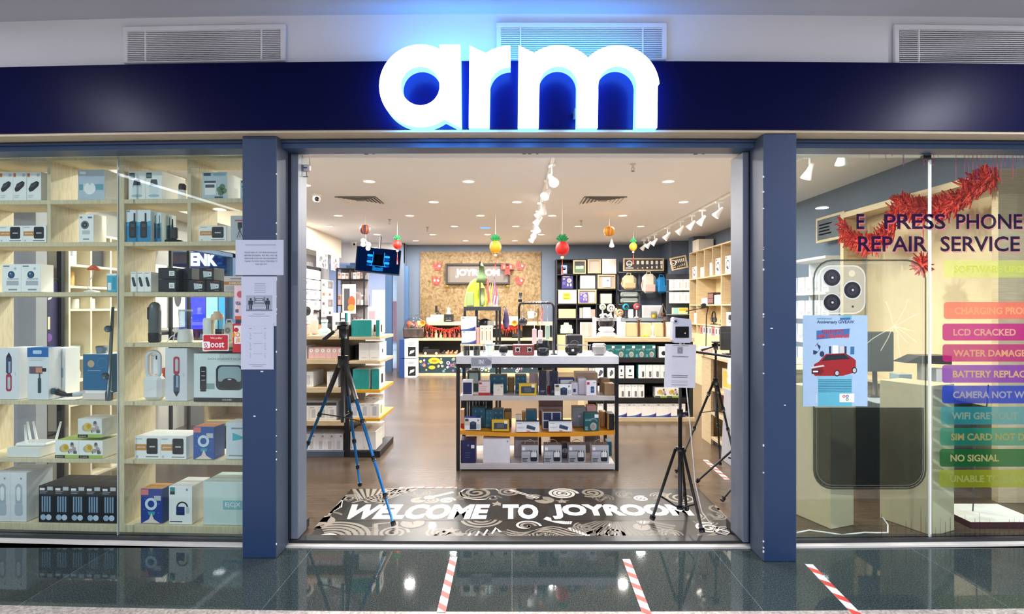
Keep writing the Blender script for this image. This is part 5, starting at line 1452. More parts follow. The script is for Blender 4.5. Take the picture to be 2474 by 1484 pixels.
for fx, fy in ((.97, 3.79), (1.243, 3.565), (1.27, 3.976)):
 dx, dy = fx - SX, fy - SY
 n_ = math.hypot(dx, dy)
 a = (dx / n_ * .03, dy / n_ * .03, .515)
 leg(o, a, (dx, dy, .020), .010, .010, BLACK)
 m_ = (dx * .68, dy * .68, .515 * (1 - .64))
 mb = MB(); mb.tube([(dx / n_ * .022, dy / n_ * .022, .115), (dx * .66, dy * .66, .18)], .006, BLACK); mb.build('brace', o)
o2 = thing('wall_thermometer', 'grey white touchless thermometer with a black screen on the stand', 'thermometer', (SX, SY - .02, PZ(829, 3.75)))
w_ = .13
mb = MB(); GW = M('#dfe0ea', .35)
mb.prism([(-.05, 0), (.05, 0), (.064, .014), (.064, .14), (.055, .162), (-.055, .175), (-.064, .165), (-.068, .02)], -.03, .03, GW); mb.lathe([(0, -.04), (.016, -.04), (.02, -.03), (.02, 0)], GW, (-.047, 0, .147), 16, 'y'); mb.lathe([(0, -.042), (.008, -.041), (.008, -.039)], M('#20264a'), (-.047, 0, .147), 12, 'y'); mb.build('body', o2)
mb = MB(); f = Fr(mb, (-.048, -.031, .035), (1, 0, 0), (0, 0, 1), .092, .08); mb.box(-.048, .044, -.034, -.0305, .035, .112, M('#0a0b0e', .15), c=.003); f.disc(.7, .4, .045, ME('#ff9a7a', 3), 8); mb.build('screen', o2)
mb = MB(); mb.tube([(-.004, 0, 0), (-.004, 0, -.028)], .009, GW); mb.tube([(.02, 0, 0), (.02, 0, -.03)], .004, C_WH); mb.build('mount', o2)
mb = MB()
zc = PZ(829, 3.75) - .03
mb.tube([(SX + .02, SY - .018, zc), (SX + .03, SY - .01, 1.05), (SX + .075, SY + .0, .62), (SX + .095, SY - .02, .3), (SX + .12, SY - .08, .12), (SX + .19, SY - .16, .012), (SX + .24, SY - .2, .0105), (SX + .28, SY - .16, .0105), (SX + .23, SY - .12, .0105), (SX + .27, SY - .10, .0105)], .0035, C_WH, 6)
tag(mb.build('power_cable'), 'thin white power cable hanging from the thermometer down to the doormat', 'cable')
f = sheet('code_sign', 'white paper sign in a black border hung on the thermometer stand', 'sign', 1604, 1679, 832, 937, SY - .026, M('#eceaf0'), .002, curl=.004)
f.finish
f.frame(.05, .06, .95, .97, .0022, C_BK); f.rect(.05, .715, .95, .725, C_BK); f.rect(.07, .70, .93, .704, C_BK); f.rr(.40, .78, .58, .94, .006, M('#a8a9b2')); f.ring(.49, .86, .03, .05, M('#8d8e97'), 2)
f.lines(.2, .22, .8, .30, 2, C_MG, .1); f.lines(.15, .10, .85, .17, 2, C_LG, .1)
so = f.finish(); so.rotation_euler = (0, math.radians(1.5), 0)
BT = (1.85, 4.96)
o = thing('camera_tripod', 'thin black camera tripod with a pan handle in front of the counter', 'tripod', (*BT, 0))
za = PZ(922, 4.96)
for k, (fx, fy) in enumerate(((1.456, 4.865), (1.95, 5.12), (1.99, 4.80))):
 leg(o, ((fx - BT[0]) * .05, (fy - BT[1]) * .05, za), (fx - BT[0], fy - BT[1], .022), .011, .008, BLACK, (.12 if k == 0 else .28, .5, .75))
mb = MB(); mb.tube([(0, 0, .5), (0, 0, 1.16)], .010, BLACK, 10); mb.tube([(0, 0, za - .03), (0, 0, za + .03)], .024, BLACK, 10); mb.build('centre_column', o)
mb = MB(); mb.tube([(0, 0, 1.11), (0, 0, 1.17)], .022, BLACK, 10); mb.box(-.03, .03, -.03, .03, 1.172, 1.19, BLACK, c=.005); mb.tube([(-.035, 0, 1.155), (.035, 0, 1.155)], .012, BLACK); mb.build('pan_head', o)
mb = MB(); mb.tube([(-.02, 0, 1.14), (-.14, -.04, 1.11)], [.006, .011], BLACK); mb.build('pan_handle', o)
for fx, fy in ((1.456, 4.865), (1.95, 5.12), (1.99, 4.80)):
 mb = MB(); mb.tube([(0, 0, .56), ((fx - BT[0]) * .42, (fy - BT[1]) * .42, .545)], .004, BLACK); mb.build('spreader', o)
o = thing('boom_stand', 'black boom stand half hidden behind the right jamb with an arm reaching left', 'stand', (2.05, 4.35, 0))
mb = MB(); mb.tube([(0, 0, .25), (0, 0, 1.15)], .014, BLACK, 10); mb.build('pole', o)
for fx, fy in ((1.56, 4.62), (1.60, 4.17)):
 leg(o, (0, 0, .62 if fy > 4.5 else .42), (fx - 2.05, fy - 4.35, .022), .011, .009, BLACK)
 mb = MB(); mb.tube([(0, 0, .2), ((fx - 2.05) * .55, (fy - 4.35) * .55, .26)], .006, BLACK); mb.build('brace', o)
mb = MB(); mb.tube([(0, 0, 1.0), (-.20, .1, 1.085), (-.50, .28, 1.12)], [.012, .011, .010], BLACK, 10); mb.tube([(-.50, .28, 1.12), (-.56, .31, 1.10)], [.018, .01], BLACK); mb.build('boom_arm', o)
mb = MB(); mb.box(-.03, .03, -.03, .03, 1.15, 1.24, BLACK, c=.006); mb.build('head', o)
# ================================================================ white display table in the middle
ZT = Zone(0, 5.0)
TT, T1_, T2_, T0_ = 1.05, .685, .367, .066
tb = furn('display_table', 'white topped black framed display table with three shelves in the middle', 'table', (0, 5.0, 0))
tx0, tx1 = PX(1102, 5), PX(1495, 5)
part(tb, 'tabletop', (tx0, tx1, 0, .66, TT - .072, TT), M('#f1eff0', .35))
PST = M('#15171d', .4)
for x in (tx0 + .0, tx1 - .032):
 for y in (.005, .622):
  part(tb, 'leg', (x, x + .032, y, y + .032, 0, TT - .0725), PST)
for y in (.008, .625): part(tb, 'rail', (tx0 + .033, tx1 - .033, y, y + .026, TT - .108, TT - .0725), PST)
GREYW = M('#cbc5c0', .5)
part(tb, 'shelf', (tx0 + .034, tx1 - .034, .004, .65, T1_ - .042, T1_), GREYW)
part(tb, 'shelf', (tx0 + .034, tx1 - .034, .004, .65, 0.012, T0_), GREYW)
mb = MB(); ORG = M('#e59b1e', .4); N = 16
for i in range(N):
 a, b_ = [tx0 + .034 + (tx1 - tx0 - .068) * k / N for k in (i, i + 1)]
 sa, sb = [-.022 * (1 - ((k / N - .5) * 2) ** 2) for k in (i, i + 1)]
 for (y0, y1) in ((.004, .65),):
  v = mb.addv([(a, y0, T2_ + sa - .035), (b_, y0, T2_ + sb - .035), (b_, y1, T2_ + sb - .035), (a, y1, T2_ + sa - .035), (a, y0, T2_ + sa), (b_, y0, T2_ + sb), (b_, y1, T2_ + sb), (a, y1, T2_ + sa)])
  for q in ((0, 3, 2, 1), (4, 5, 6, 7), (0, 1, 5, 4), (2, 3, 7, 6)): mb.addf([v + k for k in q], ORG)
mb.build('shelf', tb)
T2s = T2_ + .001
f = sheet('entry_sign', 'silver grey IN arrow sign hanging on the front of the white table', 'sign', 1138, 1188, 864, 889, 4.996, M('#cfd2d8', .5), .002)
f.poly([(.02, .15), (.75, .15), (.97, .55), (.75, .98), (.02, .98)], M('#a2a7b2', .5)); f.disc(.83, .52, .3, M('#8f95a2', .5), 2); f.text('IN', .37, .36, .6, .8, C_WH, .03, k=4); f.rect(0, 0, 1, .14, C_WH, 2)
f.finish()
zc = lambda px: -.022 * (1 - (((PX(px, 5.02) - tx0) / (tx1 - tx0) - .5) * 2) ** 2) + T2_ + .005
A_BKF = lambda f: f.rr(.08, .08, .92, .86, .004, C_NV)
A_RED = lambda f: (f.rect(0, 0, 1, .2, C_RED), f.rect(.05, .8, .3, .95, C_RED), f.lines(.1, .3, .8, .7, 3, C_PINK))
A_SM = lambda f: (f.rect(.4, .5, .6, .6, C_LG), f.rect(.75, .8, .9, .9, C_MG))
def A_PAD(f):
 f.frame(0.02, .02, .98, .98, .004, C_YEL); f.rect(.04, .05, .96, .95, C_YEL); f.rr(.12, .2, .9, .78, .006, M('#37424f'), 1.4); f.rr(.3, .3, .7, .7, .006, M('#56636f'), 1.8); f.rect(.72, .68, .9, .95, C_WH, 2)
def A_SPK(f):
 f.rect(.02, .4, .3, .92, M('#d9d3b6')); f.rect(.05, .74, .25, .95, C_DG, 1.4); f.rr(.34, .06, .74, .66, .006, M('#1b2b46'), 1.6); f.disc(.54, .6, .14, M('#31507c'), 2, sx=1.4); f.rect(.76, .12, .96, .5, C_LG, 1.4); f.rect(.8, .74, .9, .9, C_MG, 1.4)
def A_BAR(f):
 f.rect(0, .86, 1, 1, M('#d5dee6')); f.lines(.05, .35, .4, .5, 2, M('#9fb8cc')); f.rect(.05, .8, .25, .86, C_MG, 1.2)
 f.poly([(.44, .36), (.80, .16), (.84, .44), (.46, .66)], M('#2f4a68'), 1.5); f.poly([(.46, .66), (.84, .44), (.80, .5), (.5, .72)], M('#5a7890'), 1.8); f.poly([(.44, .05), (.62, .02), (.56, .14), (.46, .14)], C_OR, 1.5)
def A_TEAL6(f):
 for i in range(2):
  for j in range(2): f.poly([(.2 + .45 * i, .5 + .28 * j), (.35 + .45 * i, .5 + .28 * j), (.275 + .45 * i, .62 + .28 * j)], M('#4f97a8'))
 f.rect(.1, .1, .5, .2, M('#3b7d90'))
def A_NVY(f): f.frame(.04, .04, .96, .96, .003, M('#34406a')); f.lines(.2, .1, .8, .2, 2, M('#8b93b5'))
def A_JB(f): f.rect(.06, .74, .3, .92, C_RED); f.rr(.42, .2, .78, .62, .006, M('#2b4f80')); f.disc(.6, .4, .08, M('#5c83b4'), 1.6); f.rect(.7, .85, .9, .9, C_MG)
def A_HP(f):
 f.rect(.7, .74, .97, .93, C_WH); f.lines(.05, .55, .6, .7, 2, M('#6fb0ac')); f.lines(.05, .05, .25, .25, 4, M('#a5d2cf'), .1); f.disc(.62, .26, .22, M('#b5b0a6'), 1.4, sx=.8); f.disc(.6, .24, .15, M('#97928a'), 1.8, sx=.8); f.ring(.6, .45, .22, .26, M('#9a9890'), 1.3, t0=.4, t1=2.6)
def A_WIN4(f):
 for i in (0, 1):
  for j in (0, 1): f.rect(.05 + .48 * i, .06 + .47 * j, .47 + .48 * i, .48 + .47 * j, M('#202c54'))
def A_JUG(f):
 f.rect(.0, .0, 1, .48, M('#a7abb2')); f.rect(.0, .64, .9, .74, M('#868c95'), 1.2); f.rect(.04, .72, .2, .9, C_WH, 1.5); f.rr(.52, .14, .92, .66, .01, M('#1d2229'), 1.5); f.rr(.55, .32, .89, .62, .008, M('#d5d8da'), 1.8)
 for u in (.66, .78): f.rect(u, .36, u + .05, .72, C_WH, 2.2)
 f.rr(.54, .10, .90, .34, .008, M('#15181c'), 2.2); f.lines(.04, .06, .4, .3, 3, C_LG)
def A_CYL(f): f.disc(.5, .5, .2, C_LG); f.lines(.2, .1, .8, .3, 2, C_MG)
TB = M('#1d5468', .4)
GT = 'goods on the white display table'
L1 = lambda a: a + ', upper white table shelf'
L2 = lambda a: a + ', orange table shelf'
L3 = lambda a: a + ', lowest white table shelf'
def T(label, px0, px1, pt, z, d, dep, m, art=None, **kw): return put(ZT, 'product_box', label, 'box', px0, px1, pt, z, d, dep, m, art, GT, **kw)
T(L1('white cube box with a black front'), 1117, 1142, 920, T1_, .02, .10, C_WH, A_BKF)
T(L1('white box with a red bottom band'), 1156, 1184, 923, T1_, .03, .10, M('#e9d8d6'), A_RED)
T(L1('small cream box with a grey dot'), 1192, 1216, 931, T1_, .01, .08, M('#ece4d0'), A_SM)
T(L1('yellow box with a dark game pad printed'), 1254, 1296, 928, T1_, .01, .06, C_YEL, A_PAD)
T(L1('white box with blue top and dark speaker printed'), 1340, 1381, 929, T1_, .005, .04, C_WH, A_SPK, top=M('#2b4d8c'))
T(L1('small lilac box with a dark speaker printed'), 1380, 1396, 925.6, T1_, .06, .12, M('#cfcad4'), lambda f: f.rr(.3, .2, .7, .5, .004, C_NV))
T(L1('plain lilac box'), 1397, 1416, 915, T1_, .08, .14, M('#cdc5cc'), None)
T(L1('white box with red tag and blue speaker'), 1417, 1441, 921, T1_, .004, .08, M('#efeaf0'), A_JB)
T(L1('brown box at the front right end'), 1461, 1485, 928, T1_, .02, .12, M('#9a7a58'), None)
T(L1('brown box with dark lid behind the other brown one'), 1452, 1473, 915.6, T1_, .18, .10, M('#8f6f4c'), None, top=C_DG)
T(L1('dark green glassy box at the back left'), 1129, 1160, 897, T1_, .25, .14, M('#1f3b3a', .2), lambda f: f.rect(.15, .4, .85, .9, M('#8da0a0', .3)))
T(L1('dark teal gift box, left of two'), 1183, 1225, 908, T1_, .16, .16, TB, A_TEAL6)
T(L1('dark teal gift box, right of two'), 1245, 1272, 908, T1_, .16, .16, TB, A_TEAL6)
T(L1('olive yellow box between the teal gift boxes'), 1226, 1243, 914, T1_, .24, .1, M('#8b7430'), None)
T(L1('dusty pink box behind the yellow pad box'), 1280, 1300, 904, T1_, .2, .14, M('#b7a3a6'), None)
T(L1('tall navy black box, left of two'), 1302, 1321, 898, T1_, .05, .08, M('#15182c'), A_NVY)
T(L1('tall navy black box, right of two'), 1329, 1348, 899, T1_, .05, .08, M('#15182c'), A_NVY)
T(L1('slim white and red bottle box between the black pair'), 1322, 1328, 897, T1_, .12, .05, M('#dcd7d3'), lambda f: f.rect(0, 0, 1, .35, C_RED))
T(L1('navy and white box behind the speaker box'), 1350, 1388, 915, T1_, .2, .12, M('#2c3f78'), lambda f: f.rect(.1, .6, .9, .9, C_WH))
T(L1('big tan box at the back right'), 1392, 1444, 902, T1_, .25, .2, M('#b99c80'), None, top=CREAM)
T(L2('peach and red box at the far left'), 1113, 1121, 991, zc(1117), .1, .1, M('#e8b48e'), lambda f: f.rect(0, 0, 1, .25, C_RED))
T(L2('white box with blue top and dark speaker'), 1122, 1161, 1011, zc(1121), .01, .09, C_WH, A_SPK, top=M('#2b3f9c'))
T(L2('yellow box with a dark game pad printed'), 1188, 1230, 1016, zc(1187), .01, .06, C_YEL, A_PAD)
T(L2('white box with a blue bar speaker, left of two'), 1247, 1303, 1020, zc(1247), .01, .08, C_WH, A_BAR, top=M('#36475c'))
T(L2('white box with a blue bar speaker, right of two'), 1326, 1382, 1019, zc(1382), .01, .08, C_WH, A_BAR, top=M('#36475c'))
T(L2('teal box with grey headphones printed'), 1412, 1447, 999, zc(1412), .02, .09, M('#17595f'), A_HP)
T(L2('teal gift box behind the speaker box'), 1140, 1172, 986, zc(1139), .15, .12, TB, A_TEAL6)
T(L2('teal gift box, left of the touching pair'), 1173, 1190, 991, zc(1172), .15, .1, M('#256074', .4), A_TEAL6)
T(L2('teal gift box, right of the touching pair'), 1191, 1217, 990, zc(1190), .15, .1, TB, A_TEAL6)
T(L2('teal gift box above the left bar speaker box'), 1271, 1297, 992, zc(1270), .14, .1, TB, lambda f: f.rect(.4, .2, .55, .35, C_LG))
T(L2('small cream box'), 1246, 1260, 1004, zc(1246), .16, .08, M('#e6dcc4'), None)
T(L2('amber box with white lid'), 1261, 1270, 996, zc(1260), .2, .08, M('#b88a48'), None, top=C_WH)
T(L2('brown and black box left of the bar speakers'), 1218, 1236, 992, zc(1217), .2, .1, M('#4a3a2a'), lambda f: f.rect(.1, .5, .9, .9, M('#9c7432')))
T(L2('navy box with four windows'), 1311, 1356, 996, zc(1311), .12, .14, M('#cfcdd2'), A_WIN4, top=M('#a58d74'))
T(L2('grey green box'), 1384, 1416, 986, zc(1410), .2, .14, M('#7d868c'), A_SM)
T(L2('small pink box at the back'), 1418, 1440, 981, zc(1440), .22, .1, C_PINK, None)
T(L2('orange box near the right end'), 1450, 1465, 996, zc(1468), .16, .1, M('#c58a4a'), None, top=CREAM)
T(L2('black and amber box at the right end'), 1467, 1484, 1001, zc(1478), .03, .14, C_BK, lambda f: f.rect(0, 0, .25, 1, M('#b0782c')))
T(L2('black box of silver cutlery at the back left'), 1114, 1190, 968, zc(1113), .3, .05, C_BK, lambda f: [f.rect(u, .25, u + .03, .95, C_LG) or f.disc(u + .015, .2, .08, C_LG) for u in (.18, .25, .36, .46, .56, .70, .78)])
T(L2('tall dusty mauve box at the back'), 1302, 1360, 968, zc(1302), .36, .1, M('#8f7d80'), None)
T(L3('dark navy box with a white tag'), 1113, 1149, 1065, T0_, .01, .16, M('#1a2050'), lambda f: (f.rect(.7, .65, .92, .8, C_WH), f.disc(.5, .78, .05, M('#5a66a0')), f.lines(.3, .2, .7, .5, 3, M('#3d477f'))))
T(L3('large plain white box'), 1167, 1232, 1061, T0_, .008, .20, M('#e9e8ea'), lambda f: f.rect(.88, .86, .93, .93, C_MG))
for k, (a, b_) in enumerate(((1260, 1301), (1315, 1357), (1374, 1415), (1430, 1471))):
 o = T(L3(f'grey jug set box, {ordn(k, 4)} of four'), a, b_, 1077, T0_, .008, .13, M('#b9bcc2'), A_JUG, top=M('#8d8a87'))
 w_ = PX(b_, 5) - PX(a, 5); hh = PZ(1077, 5.008) - T0_
 mb = MB(); mb.tube([(-w_ * .3, .065, hh), (-w_ * .22, .065, hh + .028), (0, .065, hh + .04), (w_ * .22, .065, hh + .028), (w_ * .3, .065, hh)], .0035, M('#b9a58d'), 6); mb.build('rope_handle', o)
T(L3('mauve box behind the jug boxes'), 1242, 1300, 1053, T0_, .22, .14, M('#b5a8ad'), None)
T(L3('maroon slim box behind the jug boxes'), 1302, 1308, 1060, T0_, .3, .1, M('#6d2c2c'), None)
T(L3('dark blue box peeping between two jug boxes'), 1358, 1372, 1072, T0_, .18, .1, M('#3a4452'), A_CYL)
T(L3('teal box at the right end behind the jug boxes'), 1466, 1478, 1068, T0_, .25, .12, TB, None)
T(L3('brown box at the back'), 1330, 1378, 1056, T0_, .4, .12, M('#8a6c50'), None)
T(L3('grey box at the back right'), 1413, 1450, 1056, T0_, .38, .12, M('#7a7478'), None)
# ---- on the table top
def TX_(px, d=.06): return (PX(px, 5 + d), 5 + d, TT)
for k, px in enumerate((1127, 1152)):
 o = thing('coffee_jar', f'small glass jar with black lid on the white table, {["left", "right"][k]} of two', 'jar', TX_(px, .07), group='small jars on the white table')
 mb = MB(); mb.lathe([(0, 0), (.030, 0), (.031, .045), (0, .045)], M('#4a4440', .2), n=20); mb.build('body', o)
 mb = MB(); mb.lathe([(.032, .0), (.033, .075), (.032, .08), (.031, .08), (.031, 0)], MGLASS('#e2e6e8'), n=20); mb.build('glass', o)
 mb = MB(); mb.lathe([(.029, .062), (.029, .086), (.024, .09), (0, .09)], C_BK, n=20); mb.build('lid', o)
o = thing('plastic_cup', 'pale mint plastic cup with a white lid on the white table', 'cup', TX_(1182, .07))
mb = MB(); mb.lathe([(0, 0), (.030, 0), (.038, .10), (0, .10)], M('#b7cfc2', .3), n=22); mb.build('body', o)
mb = MB(); mb.lathe([(.041, .10), (.041, .11), (.02, .116), (0, .116)], C_WH, n=22); mb.build('lid', o)
o = thing('ball_speaker', 'shiny black ball speaker with a silver base on the white table', 'speaker', TX_(1216, .06))
mb = MB(); mb.lathe([(.022, .0), (.036, .02), (.044, .05), (.038, .08), (.018, .094), (0, .09)], C_BK, n=22); mb.build('body', o)
mb = MB(); mb.lathe([(0, 0), (.023, 0), (.037, .022), (.039, .028), (.036, .028)], M('#c9ccd0', .2, .9), n=22); mb.build('base', o)
o = thing('radio_speaker', 'dusty red wooden radio with two round speakers on the white table', 'radio', TX_(1265, .05))
DR = M('#9c4a48', .4)
mb = MB(); mb.box(-.10, .10, 0, .10, .004, .10, DR, top=M('#d9a29c'), c=.006); mb.build('body', o)
for s_ in (-1, 1):
 mb = MB(); x = s_ * .055
 mb.box(x - .026, x + .026, -.003, .0, .028, .078, M('#5b2a2c'), c=.001); mb.lathe([(.016, -.006), (.022, -.006), (.022, 0), (.016, 0), (.016, -.006)], M('#e6dfd4', .3, .3), (x, 0, .053), 20, 'y'); mb.lathe([(0, -.004), (.015, -.003), (.015, 0)], C_BK, (x, 0, .053), 18, 'y')
 mb.build('speaker', o)
 for dx in (-.02, .02):
  for dz in (-.02, .02):
   mb2 = MB(); mb2.lathe([(0, -.006), (.004, -.005), (.004, -.003)], C_WH, (x + dx, 0, .053 + dz), 8, 'y'); mb2.build('screw', o)
o = thing('dome_speaker', 'glass dome speaker with a black lower half on the white table', 'speaker', TX_(1312, .06))
mb = MB(); mb.lathe([(0, 0), (.052, 0), (.058, .012), (.057, .062), (.03, .07), (0, .072)], M('#20242b', .3), n=28); mb.build('base', o)
mb = MB(); mb.lathe([(.058, .06), (.059, .09), (.052, .135), (.046, .148), (.044, .146), (.05, .13), (.057, .09), (.056, .06)], MGLASS('#dfe6ea'), n=28); mb.build('dome', o)
o = thing('pod_speaker', 'squat black rounded speaker with a small white badge on the white table', 'speaker', TX_(1384, .05))
mb = MB(); mb.box(-.066, .066, 0, .10, 0, .10, M('#1b1c1f', .35), c=.03); mb.build('body', o)
mb = MB(); mb.box(-.012, .012, -.003, .0, .038, .058, C_WH, c=.001); mb.build('badge', o)
o = thing('box_speaker', 'square black speaker standing behind the badged rounded one', 'speaker', TX_(1388, .31))
mb = MB(); mb.box(-.078, .078, 0, .12, 0, .175, M('#222326', .5), c=.008); mb.build('body', o)
mb = MB(); mb.lathe([(.034, -.004), (.048, -.004), (.048, .001)], M('#3a3b3f'), (0, 0, .08), 24, 'y'); mb.lathe([(0, -.003), (.03, -.003), (.03, .001)], M('#2d2e31'), (0, 0, .08), 24, 'y'); mb.build('driver', o)
o = thing('drum_speaker', 'silver grey portable speaker at the right end of the white table', 'speaker', TX_(1449, .05))
mb = MB(); mb.box(-.062, .062, 0, .1, 0, .098, M('#a9a7a6', .4, .2), c=.022); mb.build('body', o)
mb = MB(); mb.tube([(-.06, .05, .092), (-.05, .05, .104), (.05, .05, .104), (.06, .05, .092)], .005, C_WH); mb.build('handle', o)
for s_ in (-1, 1):
 mb = MB(); mb.lathe([(0, -.004), (.02, -.003), (.022, .004)], C_DG, (s_ * .063, .05, .05), 14, 'x'); mb.build('end_cap', o)
for k, (p0, p1) in enumerate(((1166, 1288), (1344, 1428))):
 y = 5.22 + .03 * k
 o = thing('security_rail', f'thin grey security rail above the white table, {["left", "right"][k]} of two', 'rail', (0, y, TT), group='security rails')
 zz = PZ(834.5, y) - TT
 mb = MB(); mb.tube([(PX(p0, y), 0, zz), (PX(p1, y), 0, zz)], .005, M('#8f9298', .3, .7), 8); mb.build('bar', o)
 for p in (p0 + 3, p1 - 3):
  mb = MB(); mb.tube([(PX(p, y), 0, 0), (PX(p, y), 0, zz)], .004, M('#8f9298', .3, .7), 8); mb.build('post', o)
# boxes on a riser at the back of the table
YB = 5.47
o = thing('wooden_riser', 'small pale wooden riser at the back left of the white table', 'riser', (PX(1153, YB), YB, TT))
rz_ = PZ(832, YB) - TT
mb = MB(); mb.box(-.17, .17, 0, .17, rz_ - .02, rz_, WOOD, c=.002); mb.build('top', o)
for x in (-.165, .15):
 mb = MB(); mb.box(x, x + .015, .002, .168, 0, rz_ - .0205, WOOD); mb.build('side_panel', o)
ZB = Zone(0, YB)
def A_BW(f):
 N = 12
 f.poly([(0, 0), (1, 0)] + [(1 - i / N, .06 + .22 * (1 - i / N) ** 2.2 + .02) for i in range(N + 1)], M('#3d6fb4')); f.poly([(.55, 0), (1, 0), (1, .34), (.8, .12)], M('#3a2f8c'), 1.4); f.rect(.08, .88, .25, .93, M('#6a78a8'))
 for i in (0, 1):
  for j in (0, 1): f.disc(.68 + .14 * i, .78 - .12 * j, .03, C_LG)
 f.rect(.46, .85, .52, .93, C_LG)
zr1 = TT + rz_ + .001
put(ZB, 'product_box', 'white box with a blue wave, lower of two stacked on the riser', 'box', 1115, 1150, 800, zr1, .01, .12, C_WH, A_BW, 'blue wave cartons')
put(ZB, 'product_box', 'white box with a blue wave, upper of two stacked on the riser', 'box', 1113.5, 1149, 766, PZ(800, YB + .01) + .003, .01, .12, C_WH, A_BW, 'blue wave cartons')
put(ZB, 'product_box', 'slim coral pink box beside the blue wave boxes', 'box', 1151, 1158, 793, zr1, .01, .1, M('#e0a196'), None)
row(ZB, 'product_box', 'slim cream box with a brown stick printed, {o} of three on the riser', 'box', 1159.5, 1190, 3, 788, zr1, .012, .08, M('#efe3c6'), lambda f: (f.rect(.42, .2, .6, .72, M('#a8683c')), f.disc(.5, .85, .03, C_TEAL)), 'slim cream cartons')
# rail of hanging goods on the table
o = thing('hanging_rail', 'black pipe rail standing on the white table with goods hung from it', 'rail', (0, 0, TT))
RL, RR = Vector((PX(1254, 5.57), 5.57, 0)), Vector((PX(1338, 5.15), 5.15, 0))
zh = PZ(733, 5.35) - TT
def rl(t, dz=0): return RL + (RR - RL) * t + Vector((0, 0, zh + dz))
mb = MB(); mb.tube([RL, RL + Vector((0, 0, zh - .04)), rl(.03, -.01), rl(.07, 0), rl(.93, 0), rl(.97, -.01), RR + Vector((0, 0, zh - .04)), RR], .012, M('#232429', .35, .4), 10); mb.build('pipe', o)
for p in (RL, RR):
 mb = MB(); mb.lathe([(0, 0), (.035, 0), (.035, .006), (.014, .012), (0, .012)], BLACK, p, 16); mb.build('foot_plate', o)
HKM = M('#c9cbd0', .25, .8)
def hung(name, label, cat, t, drop, fn):
 p = rl(t); o = thing(name, label, cat, (p.x, p.y - .0, p.z + TT - .012))
 mb = MB(); q = Vector((-(RR - RL).y, (RR - RL).x, 0)).normalized(); mb.tube([q * a + Vector((0, 0, b_)) for a, b_ in ((-.017, .012), (-.010, .027), (.008, .028), (.017, .012), (0, -.012))], .002, HKM, 6); mb.tube([(0, 0, -.01), (0, 0, -drop)], .0025, HKM, 6); mb.build('hook', o)
 fn(o, -drop)
def h_ball(o, z):
 mb = MB(); mb.ball((0, 0, z - .045), .045, M('#2b2c33', .25), 20); mb.build('ball', o)
 mb = MB(); mb.tube([(.01 * math.sin(a), 0, z + .045 + .03 * math.cos(a)) for a in [6.283 * i / 12 for i in range(12)]], .0025, M('#6d4a3a'), 6, closed=True); mb.build('chain', o)
def h_cup(o, z):
 mb = MB(); mb.lathe([(0, 0), (.03, .002), (.036, .07), (.033, .07), (.028, .006), (0, .006)], C_WH, (0, 0, z - .08), 20); mb.build('cup', o)
 mb = MB(); mb.tube([(.034, 0, z - .02), (.055, 0, z - .03), (.055, 0, z - .055), (.032, 0, z - .065)], .005, C_WH, 8); mb.build('handle', o)
def h_strap(col):
 def fn(o, z):
  mb = MB(); mb.tube([(0, 0, z), (.006, 0, z - .05), (-.006, 0, z - .1), (.004, 0, z - .17)], [.009, .012, .01, .006], M(col), 8); mb.build('strap', o)
 return fn
def h_brush(col, l):
 def fn(o, z):
  mb = MB(); mb.box(-.022, .022, -.008, .008, z - l, z, M(col, .4), c=.007); mb.build('brush', o)
 return fn
hung('storage_ball', 'black ball case hanging by a chain from the pipe rail', 'ball', .12, .13, h_ball)
hung('hanging_cup', 'white cup hanging from the pipe rail', 'cup', .36, .06, h_cup)
hung('wrist_strap', 'thin brown cord strap hanging from the pipe rail', 'strap', .56, .04, h_strap('#9a7a4a'))
hung('wrist_strap', 'pink twisted strap hanging from the pipe rail', 'strap', .68, .03, h_strap('#e59a92'))
hung('bath_brush', 'mint long brush hanging from the pipe rail on a white stick', 'brush', .83, .20, h_brush('#c4dfc8', .14))
hung('bath_brush', 'pink long brush hanging from the pipe rail, left of the slim one', 'brush', .46, .24, h_brush('#e9b3b8', .15))
hung('bath_brush', 'slim pale pink brush hanging from the pipe rail', 'brush', .63, .25, h_brush('#efcdd2', .13))
o = thing('phone_clip', 'black clip holding a grey tube on the left end of the pipe rail', 'clip', (rl(.03).x, rl(.03).y, rl(.03).z + TT + .012))
mb = MB(); mb.box(-.02, .02, -.02, .02, 0, .03, BLACK, c=.005); mb.build('clip', o)
mb = MB(); mb.tube([(0, 0, .03), (.006, 0, .095)], [.012, .018], M('#5a5c62'), 10); mb.build('tube', o)
# ================================================================ back of the shop
YW = 13.0
mb = MB(); x0, x1, z0, z1 = PX(1015, 12.97), PX(1307, 12.97), .9, PZ(608, 12.97)
for k in (0, 1):
 a = x0 + (x1 - x0) * k / 2; mb.box(a + .002, a + (x1 - x0) / 2 - .002, 12.965, 12.995, z0, z1, OSB)
tag(mb.build('strand_board_panel'), 'yellow strand board panel covering the middle of the back wall', 'wall panel')
YS_ = 12.92
o = thing('brand_sign', 'black framed box sign with glowing white letters on the strand board', 'sign', (PX(1154.5, YS_), YS_, PZ(687, YS_)))
w_, h_ = PX(1232, YS_) - PX(1077, YS_), PZ(637, YS_) - PZ(687, YS_)
mb = MB()
for q in ((-w_ / 2, w_ / 2, 0, .04), (-w_ / 2, w_ / 2, h_ - .04, h_), (-w_ / 2, -w_ / 2 + .04, .041, h_ - .041), (w_ / 2 - .04, w_ / 2, .041, h_ - .041)):
 mb.box(q[0], q[1], -.04, .04, q[2], q[3], M('#231f20'), c=.002)
mb.build('frame', o)
mb = MB(); mb.box(-w_ / 2 + .041, w_ / 2 - .041, .02, .03, .041, h_ - .041, M('#6f665e')); mb.build('back_panel', o)
